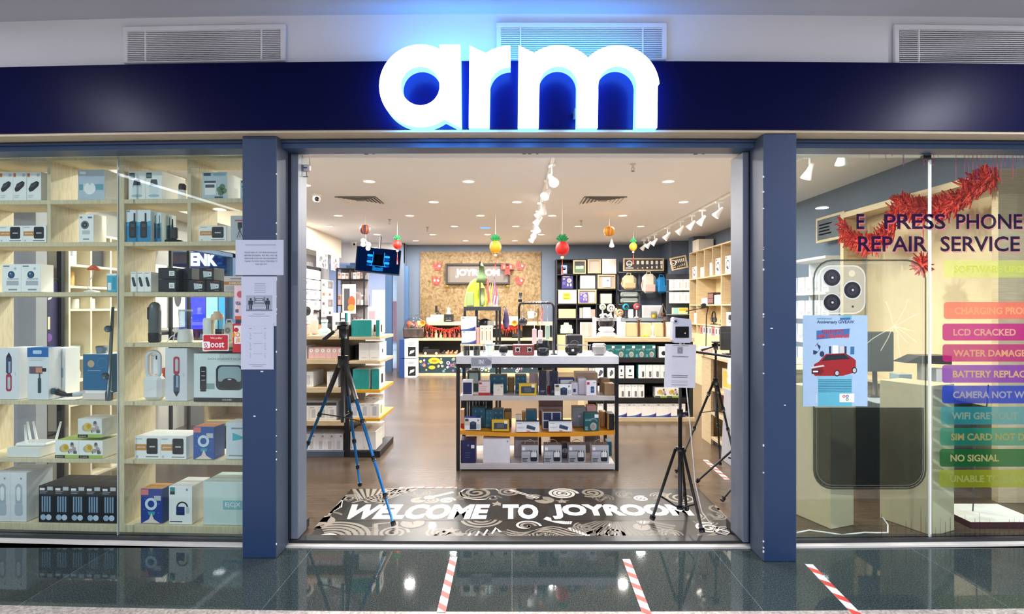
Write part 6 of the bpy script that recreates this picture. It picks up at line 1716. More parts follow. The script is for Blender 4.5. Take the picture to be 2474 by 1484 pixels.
mb = MB(); f = Fr(mb, (-w_ / 2, .016, 0), (1, 0, 0), (0, 0, 1), w_, h_); f.text('JOYROOM', .15, .31, .84, .74, ME('#ffffff', 2.6), .05); mb.build('letters', o)
REDP = M('#d4372f', .5)
for k, (px, py, wl) in enumerate(((1057, 643, 'upper left of the glowing sign'), (1054, 678, 'lower left of the glowing sign'), (1257, 643, 'upper right of the glowing sign'), (1255, 678, 'lower right of the glowing sign'))):
 mb = MB()
 if k < 2: pts = [(-.11, .10), (-.04, .03), (0, .11), (.05, .04), (.12, .1), (.09, -.04), (.05, -.11), (-.06, -.1), (-.1, -.02)]
 else: pts = [(-.11, .06), (-.02, .11), (.01, .0), (.06, .05), (.12, .04), (.06, -.1), (-.07, -.1)]
 mb.prism(pts, -.01, 0, REDP); f = Fr(mb, (-.12, -.0105, -.12), (1, 0, 0), (0, 0, 1), .24, .24)
 f.disc(.70 if k > 1 else .68, .5, .13, M('#f0c9c0'), 1); f.ring(.7, .5, .1, .13, REDP, 2)
 if k == 1: f.disc(.34, .52, .11, M('#f0c9c0'), 1)
 f.line([(.2, .3), (.45, .4), (.6, .2)], .012, M('#e06a5c'), 1.5)
 tag(mb.build('festive_cutout', loc=(PX(px, 12.96), 12.96, PZ(py, 12.96))), f'red festive paper cutout with a pale dot, {wl}', 'decoration', 'red paper cutouts on the strand board')
o = thing('ribbon_bow', 'big red ribbon bow hung over the right end of the glowing sign', 'bow', (PX(1226, 12.84), 12.84, PZ(646, 12.84)))
BOW = M('#b02f28', .45)
for s_ in (-1, 1):
 mb = MB(); mb.prism([(0, -.02), (s_ * .06, .09), (s_ * .15, .06), (s_ * .15, -.05), (s_ * .06, -.06)][::s_], -.02, .02, BOW); mb.box(s_ * .08 - .02, s_ * .08 + .02, -.024, -.02, -.03, .04, M('#d9786a')); mb.build('loop', o)
 mb = MB(); mb.prism([(s_ * .0, -.03), (s_ * .05, -.04), (s_ * .07, -.2), (s_ * .0, -.16)][::s_], -.015, .015, BOW); mb.build('tail', o)
mb = MB(); mb.ball((0, -.02, 0), .035, M('#c9473c'), 12); mb.build('knot', o)
for k, px in enumerate((1080, 1227)):
 o = thing('tassel_charm', f'small gold tassel hanging under the glowing sign, {["left", "right"][k]} end', 'tassel', (PX(px, 12.9), 12.9, PZ(689, 12.9)), group='gold tassels')
 mb = MB(); mb.lathe([(0, .0), (.03, -.01), (.04, -.03), (.02, -.04), (0, -.04)], M('#d9a53a'), n=14); mb.build('knot', o)
 mb = MB(); mb.lathe([(0, -.04), (.012, -.045), (.018, -.15), (0, -.15)], M('#c98a3c' if k == 0 else '#b5a060'), n=10); mb.build('fringe', o)
# ---- long low counter under the strand board
YC = 11.95
ct = furn('serving_counter', 'long pale topped counter with dark shelves under the strand board', 'counter', (0, YC, 0))
cx0, cx1 = PX(988, YC), PX(1338, YC)
zt0, zm0, zl0 = PZ(779, YC), PZ(818, YC), PZ(858, YC)
part(ct, 'worktop', (cx0 + .37, cx1, .12, .70, zt0 - .07, zt0), WOOD)
part(ct, 'shelf', (cx0, cx1, .0, .60, zm0 - .05, zm0), WOOD)
part(ct, 'shelf', (cx0 + .10, cx1, .0, .60, zl0 - .045, zl0), WOOD)
part(ct, 'back_panel', (cx0 + .10, cx1, .61, .66, 0, zt0 - .071), M('#1d2023'))
part(ct, 'plinth', (cx0 - .02, cx1, -.05, .60, .0, .055), WOOD)
for px in (1000, 1120, 1230, 1310): part(ct, 'divider', (PX(px, YC), PX(px, YC) + .03, .02, .6, .056, zl0 - .046), M('#2a2d31'))
mb = MB(); bx0, bx1 = PX(1012, YC), PX(1300, YC)
rn = random.Random(5)
BANNER = M('#1f3a44', .5)
mb.box(bx0, bx1, -.012, -.002, .06, zl0 - .05, BANNER)
f = Fr(mb, (bx0, -.012, .06), (1, 0, 0), (0, 0, 1), bx1 - bx0, zl0 - .11)
cols = [M(c) for c in ('#4fa3a0', '#d9c86a', '#d9704a', '#c9d6d0', '#8a5a9a', '#e0a8a0', '#5f8fb0')]
for i in range(110):
 u, v, r = rn.uniform(.01, .99), rn.uniform(.08, .92), rn.uniform(.05, .12)
 if rn.random() < .6: f.disc(u, v, r * .8, rn.choice(cols), 1 + i * .01, n=10)
 else: f.ring(u, v, r * .5, r, rn.choice(cols), 1 + i * .01, n=10)
f.disc(.13, .78, .2, C_YEL, 3, sx=1.9); f.disc(.11, .35, .12, C_YEL, 3, sx=1.8); f.disc(.13, .77, .06, C_OR, 4, sx=3)
mb.build('printed_banner', ct)
def onc(px, d=.1): return (PX(px, YC + d), YC + d)
GAR = M('#c8321c', .5)
for k, (p0, p1) in enumerate(((1024, 1128), (1206, 1262))):
 mb = MB()
 xa, xb, ya = PX(p0, YC - .03), PX(p1, YC - .03), YC - .05
 N = 40
 rn = random.Random(k)
 for i in range(N):
  t = i / (N - 1)
  x = xa + (xb - xa) * t
  z = zt0 - .05 - .13 * math.sin(math.pi * t) * (1 if k == 0 else .6)
  for j in range(3): mb.tube([(x, ya + .01 * j, z + rn.uniform(0, .04)), (x + rn.uniform(-.05, .05), ya - rn.uniform(0, .04), z + rn.uniform(-.07, .05))], [.012, .004], GAR, 5)
  if i % 2 == 0: mb.tube([(x, ya, z), (x + rn.uniform(-.01, .01), ya, z - rn.uniform(.08, .19))], [.008, .003], M(rn.choice(('#b02616', '#8e1c14', '#d9802a'))), 5)
 tag(mb.build('festive_garland'), f'red tinsel garland with tassels draped on the back counter, {["left", "right"][k]} piece', 'garland', 'red garlands on the back counter')
for k, px in enumerate((1021, 1243)):
 o = thing('paper_medallion', f'yellow paper medallion at the {["left end of the long", "right end of the short"][k]} red garland', 'decoration', (PX(px, YC - .09), YC - .09, zt0 - .02), group='yellow medallions')
 mb = MB(); mb.lathe([(0, -.012), (.06, -.012), (.065, 0), (0, 0)], M('#e8b93c'), n=18, axis='y'); mb.build('disc', o)
 mb = MB(); mb.lathe([(0, -.016), (.035, -.015), (.036, -.012)], M('#d96a2c'), n=14, axis='y'); mb.build('centre', o)
# things under the garland and on the shelf
rn = random.Random(12)
for i in range(9):
 px = 1032 + 11 * i
 mb = MB(); h_ = rn.uniform(.08, .16); r = .03
 c = M(rn.choice(('#8e2a20', '#b5452c', '#6d2a22', '#c9a27a')))
 mb.lathe([(0, 0), (r, 0), (r * 1.05, h_ * .6), (r * .5, h_ * .75), (r * .6, h_), (0, h_)], c, n=12); mb.lathe([(0, h_ + .001), (r * .5, h_ + .012), (0, h_ + .025)], M('#d9b48a'), n=10)
 tag(mb.build('souvenir_figure', loc=(*onc(px, .12), zm0 + .0015)), f'small red souvenir figure under the long garland, {ordn(i, 9)}', 'figurine', 'souvenir figures under the garland')
o = thing('toy_truck', 'black toy truck with pale wheels on the back counter shelf', 'toy', (*onc(1042, .12), zl0))
mb = MB(); mb.box(-.19, .19, -.05, .05, .03, .12, C_BK, c=.012); mb.box(-.17, -.05, -.045, .045, .12, .17, C_BK, c=.012); mb.build('body', o)
for x in (-.12, .12):
 mb = MB(); mb.lathe([(0, -.06), (.03, -.06), (.032, -.045), (0, -.045)], M('#cfc9a8'), (x, 0, .032), 14, 'y'); mb.build('wheel', o)
for i, (px, c) in enumerate(((1070, '#3a3d42'), (1080, '#d9a07a'), (1090, '#c98560'), (1101, '#d4a584'))):
 o = thing('toy_animal', f'tiny animal toy on the back counter shelf, {ordn(i, 4)}', 'toy', (*onc(px, .15), zl0), group='tiny toys')
 mb = MB(); mb.ball((0, 0, .035), .03, M(c), 12, (1.4, .9, 1)); mb.build('body', o)
 mb = MB(); mb.ball((.03, 0, .075), .02, M(c), 10); mb.build('head', o)
def Bx(label, p0, p1, pt, zs, d, dep, m, art=None, group=None, **kw): return put(ZC, 'product_box', label, 'box', p0, p1, pt, zs, d, dep, m, art, group, **kw)
ZC = Zone(0, YC)
Bx('black cube box with printed eyes on the back counter', 1073, 1094, 760, zt0, .2, .2, C_BK, lambda f: (f.disc(.3, .5, .1, C_DG), f.disc(.68, .5, .1, C_DG), f.rect(.2, .2, .8, .26, C_LG)))
Bx('cream stepped box on the back counter, nearer of two', 1030, 1060, 768, zt0, .15, .15, M('#e8dcc4'), lambda f: [f.rect(.1 + .22 * i, .2, .24 + .22 * i, .5, C_LG) for i in range(4)])
Bx('cream stepped box on the back counter, taller one behind', 1040, 1072, 761, zt0, .35, .15, M('#e2cfae'), None)
Bx('pale wooden box at the right end of the back counter', 1215, 1252, 765, zt0, .25, .2, M('#dcc79e'), None)
Bx('black box on the back counter shelf under the short garland', 1237, 1262, 790, zm0, .1, .2, C_BK, lambda f: f.lines(.2, .2, .8, .5, 2, C_DG))
o = thing('phone_mount', 'black phone mount on a cream box of the back counter', 'mount', (*onc(1060, .42), PZ(761, YC + .35) + .006))
mb = MB(); mb.lathe([(0, 0), (.05, 0), (.05, .02), (.02, .04), (0, .04)], BLACK, n=14); mb.tube([(0, 0, .03), (-.02, 0, .09)], .012, BLACK); mb.build('base', o)
mb = MB(); mb.box(-.08, -.03, -.02, .02, .04, .20, BLACK, c=.006); mb.build('cradle', o)
o = thing('juice_cup', 'small clear cup machine on top of the black cube box', 'cup', (*onc(1084, .3), PZ(760, YC + .2) + .006))
mb = MB(); mb.lathe([(0, 0), (.05, 0), (.045, .04), (.03, .05), (.04, .14), (.036, .14), (.026, .052), (0, .05)], M('#c9c2b8', .2), n=16); mb.build('body', o)
for k in range(2):
 zz = .057 + k * .41
 mb = carton(.25, .3, .40, M('#d4d8df'), lambda f: (f.rect(.3, .1, .95, .6, C_BK), f.poly([(.4, .2), (.8, .32), (.85, .45), (.5, .4)], C_LG, 1.5), f.lines(.3, .7, .9, .85, 2, C_MG)))
 tag(mb.build('product_box', loc=(cx0 + .10, YC - .07 - .30, zz - .055)), f'white carton with a black camera panel at the left end of the back counter, {["lower", "upper"][k]}', 'box', 'camera cartons')
 mb = carton(.10, .3, .40, M('#1f3f80'), None)
 tag(mb.build('product_box', loc=(cx0 - .085, YC - .37, zz - .055)), f'narrow bright blue carton left of the camera cartons, {["lower", "upper"][k]}', 'box', 'blue cartons')
o = thing('gift_hamper', 'clear wrapped gift hamper at the left end of the back counter', 'hamper', (PX(1003, YC + .2), YC + .2, zm0))
mb = MB(); mb.box(-.24, .2, -.14, .14, 0, .22, M('#4a3a36'), c=.02); mb.build('basket', o)
for (x, z, c) in ((-.12, .3, '#b5552c'), (.02, .28, '#8a3a2c'), (.1, .3, '#d9b06a'), (-.05, .26, '#5a4a3c')):
 mb = MB(); mb.ball((x, -.02, z), .08, M(c), 12); mb.build('gift', o)
mb = MB(); mb.lathe([(.25, .0), (.28, .2), (.2, .42), (.06, .46), (.1, .52)], MGLASS('#eef2f2', 1.5, .1), n=12, sx=1.0, sy=.6); mb.build('wrapping', o)
# ---- black tower stand with green and ribbon goods
YT = 7.0
st = furn('tower_stand', 'black metal tower stand behind the white table, hung with green goods', 'stand', (PX(1165, YT), YT, 0))
sw, sd, sh = (PX(1210, YT) - PX(1120, YT)) / 2, .40, PZ(741, YT)
part(st, 'top_plate', (-sw, sw, 0, sd, sh - .05, sh), M('#2f343a', .4))
for x in (-sw, -sw + .145, sw - .07, sw - .03):
 part(st, 'post', (x, x + .03, 0.0 if x in (-sw, sw - .03) else .02, .03 if x in (-sw, sw - .03) else .05, 0, sh - .051), PST)
for x in (-sw + .13, sw - .035): part(st, 'post', (x, x + .03, sd - .03, sd, 0, sh - .051), PST)
for z in (.45, 1.0, 1.20): part(st, 'shelf', (-sw + .031, sw - .031, .055, sd - .035, z, z + .02), PST)
o = thing('rain_poncho', 'lime green hooded poncho draped on the tower stand', 'poncho', (PX(1147, YT) , YT + .24, sh))
LIME, SAGE = M('#b5cf2a', .6), M('#7d9a6c', .6)
mb = MB(); mb.lathe([(.0, .0), (.155, .0), (.15, .1), (.12, .24), (.08, .32), (.03, .36), (0, .365)], LIME, n=24, sy=.55); mb.build('cloth', o)
mb = MB(); mb.box(-.12, -.02, -.105, -.08, .0, .19, M('#9db073'), c=.01); mb.build('pocket', o)
mb = MB(); mb.tube([(-.14, -.04, .05), (-.11, -.06, .22), (-.04, -.07, .32), (.0, -.06, .35)], .008, M('#dfe87a')); mb.build('piping', o)
o = thing('folded_umbrella', 'sage green half folded umbrella with a dark shaft on the tower stand', 'umbrella', (PX(1159, YT), YT + .065, sh))
mb = MB(); mb.tube([(0, 0, 0), (0, 0, .58)], .008, M('#2c3a38')); mb.build('shaft', o)
mb = MB(); mb.lathe([(.0, .57), (.03, .52), (.055, .38), (.075, .31), (.04, .33), (0, .31)], SAGE, (.02, .01, 0), 10, sy=.7); mb.build('canopy', o)
mb = MB(); mb.lathe([(0, .27), (.03, .24), (.04, .1), (.035, .02), (0, .0)], M('#b9cf8e'), (.03, .02, 0), 10, sy=.6); mb.build('sleeve', o)
for i, (c, dx, l) in enumerate((('#d9564a', 1178.3, .36), ('#e98a82', 1181.3, .34), ('#f0b8a0', 1184, .30), ('#e8d45a', 1188.5, .33), ('#9a7ab0', 1193, .38), ('#d95a72', 1197.5, .30), ('#8a96a8', 1202, .26))):
 mb = MB(); N = 8
 mb.tube([(.012 * math.sin(t * 5 + i), -.004 * i, .02 + (l - .02) * t) for t in [k / N for k in range(N + 1)]], [.007, .009, .010, .010, .009, .009, .008, .007, .005], M(c), 8)
 tag(mb.build('neck_strap', loc=(PX(dx, YT + .06), YT + .05 + .012 * i, sh + .001)), f'{["red","coral","peach","yellow","violet","rose","grey"][i]} strap in the bunch on the tower stand', 'strap', 'bunch of coloured straps')
o = thing('white_canister', 'white round topped canister at the right of the tower stand top', 'canister', (PX(1196.5, YT), YT + .14, sh))
mb = MB(); mb.lathe([(0, 0), (.03, 0), (.032, .12), (.024, .135), (0, .14)], C_WH, n=18); mb.build('body', o)
mb = MB(); mb.lathe([(.0335, .04), (.0335, .05), (.031, .05)], C_LG, n=18); mb.build('band', o)
ZTW = Zone(0, YT)
put(ZTW, 'product_box', 'small cream box beside the white canister on the tower stand', 'box', 1177, 1188, 724, sh, .22, .06, CREAM, lambda f: f.lines(.2, .2, .8, .6, 2, C_LG))
o = thing('cooking_pot', 'black pot with a speckled bag inside the tower stand', 'pot', (PX(1172, YT + .2), YT + .2, 1.22))
mb = MB(); mb.lathe([(0, 0), (.08, .0), (.095, .05), (.095, .1), (.02, .125), (0, .13)], M('#22252a', .3), n=20); mb.build('body', o)
mb = MB(); mb.box(.035, .12, -.115, -.08, .01, .10, M('#b9b7b2', var=.4, scale=60), c=.01); mb.build('bag', o)
mb = MB(); mb.tube([(-.06, -.08, .1), (-.1, -.1, .12), (-.13, -.1, .1)], .008, BLACK); mb.build('handle', o)
o = thing('sling_bag', 'violet bag hanging at the right side of the tower stand', 'bag', (PX(1222, YT), YT + .3, 1.22))
mb = MB(); mb.lathe([(0, -.02), (.03, .0), (.045, .08), (.03, .18), (.01, .26), (0, .26)], M('#4a3a68', .6), n=14, sy=.5); mb.build('body', o)
mb = MB(); mb.tube([(0, 0, .25), (-.02, 0, .29), (-.045, -.0, .27)], .006, BLACK); mb.build('strap', o)
# ---- black cube wall unit
YU = 12.55
ZU = Zone(0, YU)
cu = furn('cube_shelf', 'black cube wall unit right of the strand board', 'shelf', (0, YU, 0))
cols_ = [1345, 1393.5, 1441, 1490]; rows_ = [626, 663, 699, 735, 770, 807]
DKU = M('#20222a', .5)
ux0, ux1 = PX(1345, YU), PX(1490, YU)
uz = [PZ(y, YU) for y in rows_]
part(cu, 'back_panel', (ux0, ux1, .40, .42, 0, uz[0]), M('#2a2c34'))
for px in cols_: part(cu, 'divider', (PX(px, YU) - .012, PX(px, YU) + .012, .001, .399, 0, uz[0]), DKU, c=.001)
for z in uz:
 for a, b_ in zip(cols_[:-1], cols_[1:]): part(cu, 'shelf', (PX(a, YU) + .0125, PX(b_, YU) - .0125, .0, .398, z - .02, z), DKU, c=.001)
part(cu, 'base_cabinet', (ux0 + .013, ux1 + .02, -.02, -.001, 0, uz[5] - .021), M('#d2bb8c'))
def cube(label, p0, p1, y0, y1, m=WOOD, back=M('#c2b6a8'), d=-.06):
 o = thing('wooden_cube', label, 'cube', (PX((p0 + p1) / 2, YU + d), YU + d, PZ(y1, YU + d)), group='pale wooden display cubes')
 w_, h_ = PX(p1, YU + d) - PX(p0, YU + d), PZ(y0, YU + d) - PZ(y1, YU + d)
 for q in ((-w_ / 2, w_ / 2, 0, .03), (-w_ / 2, w_ / 2, h_ - .03, h_), (-w_ / 2, -w_ / 2 + .03, .0301, h_ - .0301), (w_ / 2 - .03, w_ / 2, .0301, h_ - .0301)):
  part(o, 'panel', (q[0], q[1], 0, .05 - d * 0, q[2], q[3]), m)
 part(o, 'back', (-w_ / 2 + .031, w_ / 2 - .031, .04, .05, .031, h_ - .031), back)
 return o
cube('wooden cube frame with green print, top row second from left of the black unit', 1385, 1416, 629, 662, back=M('#3a3a36'))
cube('wooden cube frame, plain, top row third from left of the black unit', 1420, 1452, 627, 661)
cube('wooden cube frame with a white box inside, right of the second row', 1444, 1487, 664, 698)
cube('wooden cube frame with a violet and a white box inside, third row', 1397, 1441, 700, 734, back=M('#cbbfae'))
def CU(label, p0, p1, y0, y1, d, dep, m, art=None, **kw): return put(ZU, 'product_box', label, 'box', p0, p1, y0, PZ(y1, YU + d), d, dep, m, art, **kw)
CU('white square panel box at the top right of the black cube unit', 1455, 1489, 626, 662, -.06, .05, M('#e6e4e0'), None)
CU('green leafy print card in the top row wooden cube', 1389, 1412, 642, 658, -.075, .012, M('#5a7a5a'), lambda f: (f.rect(.1, .5, .9, .9, M('#a9c2a2')), f.rect(.6, .6, .9, .95, C_WH, 1.5)), flap=False)
CU('slim blue box in the top left cell of the black cube unit', 1356, 1370, 641, 662, .06, .1, M('#8fa6cc'), lambda f: (f.rect(.2, .2, .8, .6, C_LG), f.disc(.5, .6, .2, M('#4a6ab0'))))
A_VI = lambda f: (f.ring(.68, .64, .09, .17, C_WH), f.disc(.68, .64, .07, M('#c9885a'), 1.5), f.rect(.1, .9, .7, .96, C_PINK), f.rect(.12, .72, .3, .8, C_WH), f.rect(.48, .2, .6, .4, C_WH), f.rect(.75, .2, .88, .4, C_WH), f.lines(.08, .3, .4, .55, 4, M('#7a6ab8')))
CU('violet box with a white ring printed, left of the second row', 1357, 1384, 667, 698, .05, .1, M('#372a72'), A_VI)
CU('big white box with a faint face outline, second row of the black unit', 1402, 1438, 666, 698, .03, .2, M('#ece6e6'), lambda f: (f.ring(.5, .55, .1, .115, C_LG), f.disc(.42, .58, .02, C_MG)))
CU('white box inside the second row wooden cube', 1455, 1475, 670, 694, -.075, .012, M('#f2eef0'), lambda f: (f.rect(.55, .55, .8, .75, C_MG), f.rect(.1, .8, .25, .92, C_PINK)), flap=False)
CU('white cube box with a yellow label, left of the third row', 1349, 1393, 701, 734, -.06, .05, M('#dcdbd2'), lambda f: (f.rect(.25, .28, .66, .78, C_YEL), f.rect(.32, .55, .6, .7, M('#b58a1c'), 1.5), f.lines(.3, .34, .6, .4, 1, M('#b58a1c'))))
CU('violet box inside the third row wooden cube', 1400, 1420, 707, 731, -.075, .012, M('#5a4aa0'), A_VI, flap=False)
CU('white fluted box inside the third row wooden cube', 1424, 1437, 711, 731, -.075, .012, M('#ecebee'), lambda f: [f.rect(.1 + .25 * i, .1, .18 + .25 * i, .9, C_LG) for i in range(4)], flap=False)
CU('cream box with a printed scene, right cell of the third row', 1451, 1478, 710, 734, .05, .15, M('#e6dccb'), lambda f: f.frame(.1, .1, .9, .8, .006, C_LG))
CU('kraft box filling the left cell of the fourth row', 1350, 1391, 747, 769, -.03, .2, M('#d3b586'), None)
CU('white and grey box in the middle of the fourth row', 1409, 1427, 743, 769, .05, .1, M('#e2dfe4'), lambda f: f.ring(.5, .5, .1, .16, C_LG))
CU('grey slim box left of the white and grey one, fourth row', 1400, 1408, 744, 769, .05, .1, M('#a9a6a4'), None)
CU('coral box in the fourth row, by the fans', 1427, 1438, 748, 769, .02, .1, M('#e0a294'), None)
CU('mint house shaped box stack, lower, fifth row', 1354, 1384, 795, 806, .05, .12, M('#cfdcc0'), lambda f: f.rect(.6, .1, .75, .5, M('#d9b04a')))
mb = MB(); w_ = PX(1382, YU) - PX(1355, YU); mb.prism([(-w_ / 2, 0), (w_ / 2, 0), (w_ / 2, .08), (.06, .09), (.05, .14), (-.05, .14), (-.06, .09), (-w_ / 2, .08)], 0, .1, M('#c5d6b4')); tag(mb.build('product_box', loc=(PX(1369, YU), YU + .06, PZ(795, YU + .05) + .004)), 'mint house shaped box, upper of the stack in the fifth row', 'box')
# ---- accessories rack right of the cubes
YR = 12.5
GREYM = M('#7f8792', .45, .3)
ar = furn('accessory_rack', 'grey metal rack of bags and fans right of the black cube unit', 'rack', (0, YR, 0))
for px in (1498, 1551, 1618): part(ar, 'post', (PX(px, YR) - .025, PX(px, YR) + .025, .25, .30, 0, PZ(626 if px < 1600 else 632, YR)), GREYM)
for y in (657, 701, 735): part(ar, 'shelf', (PX(1495, YR), PX(1612, YR), .02, .249, PZ(y, YR) - .02, PZ(y, YR)), GREYM) if y != 735 else part(ar, 'shelf', (PX(1495, YR), PX(1550, YR), .02, .249, PZ(y, YR) - .02, PZ(y, YR)), GREYM)
part(ar, 'front_rail', (PX(1440, YR - .4), PX(1622, YR - .4), -.4, -.36, PZ(776, YR - .4), PZ(768, YR - .4)), M('#8d949c', .5))
part(ar, 'side_panel', (PX(1606, YR), PX(1611, YR), .0, .249, 0, PZ(627, YR)), M('#20242c'))
def lightsign(label, p0, p1, y0, y1, Y, rz=0.0, rx=0.0, n=6):
 w_, h_ = PX(p1, Y) - PX(p0, Y), PZ(y0, Y) - PZ(y1, Y)
 o = thing('menu_board', label, 'sign', (PX((p0 + p1) / 2, Y), Y, PZ(y1, Y)), rz, 'black icon boards in pale frames', None if not rx else (0, rx, rz))
 t_ = .03
 for q in ((-w_ / 2, w_ / 2, 0, t_), (-w_ / 2, w_ / 2, h_ - t_, h_), (-w_ / 2, -w_ / 2 + t_, t_ + .0002, h_ - t_ - .0002), (w_ / 2 - t_, w_ / 2, t_ + .0002, h_ - t_ - .0002)):
  part(o, 'frame', (q[0], q[1], -.05, .0, q[2], q[3]), WOOD)
 mb = MB(); mb.box(-w_ / 2 + t_ + .0002, w_ / 2 - t_ - .0002, -.03, -.01, t_ + .0002, h_ - t_ - .0002, M('#4a4642'))
 f = Fr(mb, (-w_ / 2, -.03, 0), (1, 0, 0), (0, 0, 1), w_, h_)
 f.ring(.15, .58, .17, .24, C_WH); f.rect(.09, .5, .21, .57, C_WH, 1.5); f.rect(.06, .2, .25, .27, C_WH)
 for i in range(n):
  u = .36 + .58 * (i / (n - 1))
  f.rr(u - .03, .52, u + .03, .80, .01, C_WH, 1.4)
  hh = .02 + .045 * i
  f.rr(u - .02, .2, u + .02, .22 + hh, .006, C_WH, 1.4)
 mb.build('panel', o)
 return o
lightsign('black icon board in a pale frame above the backpacks', 1505, 1603, 624.5, 655.5, YR - .08)
lightsign('tilted black icon board in a pale frame in the right corner', 1623, 1662, 620, 651, 11.4, rx=math.radians(-12), n=6)
def backpack(label, p0, p1, y0, y1, Y, c1, c2=None, sag=0.0):
 w_, h_ = PX(p1, Y) - PX(p0, Y), PZ(y0, Y) - PZ(y1, Y)
 o = thing('backpack', label, 'backpack', (PX((p0 + p1) / 2, Y), Y, PZ(y1, Y)))
 mb = MB(); mb.box(-w_ / 2, w_ / 2, -.16, 0, 0, h_, M(c1, .7), c=w_ * .28); mb.build('body', o)
 mb = MB(); mb.box(-w_ * .42, w_ * .42, -.21, -.161, h_ * .05, h_ * .45, M(c2 or c1, .7), c=.03); mb.build('pocket', o)
 mb = MB(); mb.tube([(-.05, -.06, h_ - .01), (-.04, -.06, h_ + .05), (.04, -.06, h_ + .05), (.05, -.06, h_ - .01)], .01, M(c1, .7)); mb.build('handle', o)
 mb = MB(); mb.tube([(-w_ * .45, -.1, h_ * .7), (-w_ * .56, -.12, h_ * .4), (-w_ * .45, -.08, .06)], .014, M(c2 or c1, .7)); mb.build('strap', o)
 return o
backpack('cream rucksack with flap hanging on the accessory rack', 1501, 1535, 666, 700, YR, '#d9c9a4', '#cfae86')
backpack('white and pale pink backpack hanging between the rack posts', 1549, 1582, 663, 709, YR - .05, '#e3dccb', '#e3bfb4')
backpack('bright blue backpack at the right end of the rack', 1583, 1609, 670, 709, YR - .06, '#1f86c4')
for k, (y0, y1) in enumerate(((706, 718), (721, 733))):
 mb = MB(); w_ = PX(1540, YR) - PX(1497, YR); mb.box(-w_ / 2, w_ / 2, -.12, 0, 0, PZ(y0, YR) - PZ(y1, YR), M('#8f9a94', .2), c=.03); f = mb.front(w_, .1, -.121); f.rect(.15, .3, .85, .5, M('#c9d2cc', .2))
 tag(mb.build('travel_pouch', loc=(PX(1519, YR), YR, PZ(y1, YR))), f'grey green clear travel pouch, {["upper", "lower"][k]} of two under the cream rucksack', 'pouch', 'clear pouches')
def fan(label, px, py, r, Y, c, base='#e9e4d8'):
 zt_ = PZ(776, Y) ; o = thing('handheld_fan', label, 'fan', (PX(px, Y), Y, PZ(768, Y)), group='small fans on the rack rail')
 h_ = PZ(py, Y) - PZ(768, Y); R = r * Y / F
 mb = MB(); mb.lathe([(R * .55, -.03), (R, -.02), (R, .02), (R * .55, .03), (R * .55, -.03)], M(c), (0, 0, h_), 20, 'y'); mb.lathe([(0, -.028), (R * .3, -.02), (R * .3, .01), (0, .01)], M(base), (0, 0, h_), 14, 'y')
 for a in range(5):
  t = a * 1.2566; mb.tube([(0, 0, h_), (R * .6 * math.cos(t), 0, h_ + R * .6 * math.sin(t))], .012, M(base), 5)
 mb.build('head', o)
 mb = MB(); mb.lathe([(0, 0), (.05, 0), (.05, .015), (.018, .03), (.016, h_ - R), (0, h_ - R)], M(base), n=14); mb.build('stand', o)
YF = YR - .38
fan('mint small fan, leftmost on the rack rail', 1456, 742, 8, YF, '#cfdcc8'); fan('white round fan beside the mint one', 1476, 745, 10, YF, '#dcdad2')
fan('peach round fan in the middle of the rack rail', 1497, 756, 9, YF, '#e9a878'); fan('teal ring fan on the rack rail', 1512, 742, 8, YF, '#1f8fa8', '#2b3238'); fan('red ring fan on the rack rail', 1538, 741, 8, YF, '#c9485c', '#e8c6be')
ZR2 = Zone(0, YF)
put(ZR2, 'product_box', 'white fan box with a grey ring, by the white round fan', 'box', 1484, 1491, 745, PZ(768, YF), .07, .06, M('#e6e6de'), lambda f: f.ring(.5, .5, .12, .2, C_LG))
put(ZR2, 'product_box', 'white fan box with a grey ring, between the teal and red fans', 'box', 1518, 1530, 748, PZ(768, YF), .0, .06, M('#e6e6de'), lambda f: f.ring(.5, .5, .12, .2, C_LG))
o = thing('white_picture', 'white framed picture board on the rack with a yellow cup before it', 'picture', (PX(1579, YF), YF + .1, PZ(768, YF)))
w_ = PX(1604, YF) - PX(1554, YF); h_ = PZ(738, YF) - PZ(768, YF)
part(o, 'frame', (-w_ / 2, w_ / 2, 0, .03, 0, h_), C_WH); part(o, 'panel', (-w_ / 2 + .03, w_ / 2 - .03, -.004, -.0005, .03, h_ - .03), M('#cfd0d4'))
o = thing('tea_glass', 'clear glass with yellow filling in front of the white picture board', 'glass', (PX(1580, YF), YF, PZ(768, YF)))
mb = MB(); mb.lathe([(0, 0), (.05, .0), (.06, .05), (.045, .075), (0, .08)], M('#e0c02a', .3), n=18); mb.build('filling', o)
mb = MB(); mb.lathe([(.062, .0), (.075, .07), (.062, .14), (.060, .14), (.072, .07), (.060, 0)], MGLASS('#f2f2ee'), n=18); mb.build('glass', o)
o = thing('pyramid_lantern', 'glass pyramid lantern at the right end of the rack rail', 'lantern', (PX(1601, YF), YF - .02, PZ(768, YF) + .012))
mb = MB()
B = [(-.1, -.06, 0), (.1, -.06, 0), (.1, .06, 0), (-.1, .06, 0)]
for i in range(4):
 mb.tube([B[i], (0, 0, .3)], .006, M('#8d8580')); mb.tube([B[i], B[(i + 1) % 4]], .007, M('#8d8580'))
mb.build('frame', o)
mb = MB()
for i in range(4): mb.face([B[i], B[(i + 1) % 4], (0, 0, .3)], MGLASS('#e8e4e0'))
mb.build('pane', o)
mb = MB(); mb.ball((0, 0, .06), .045, M('#8a5a4c'), 12); mb.build('ornament', o)
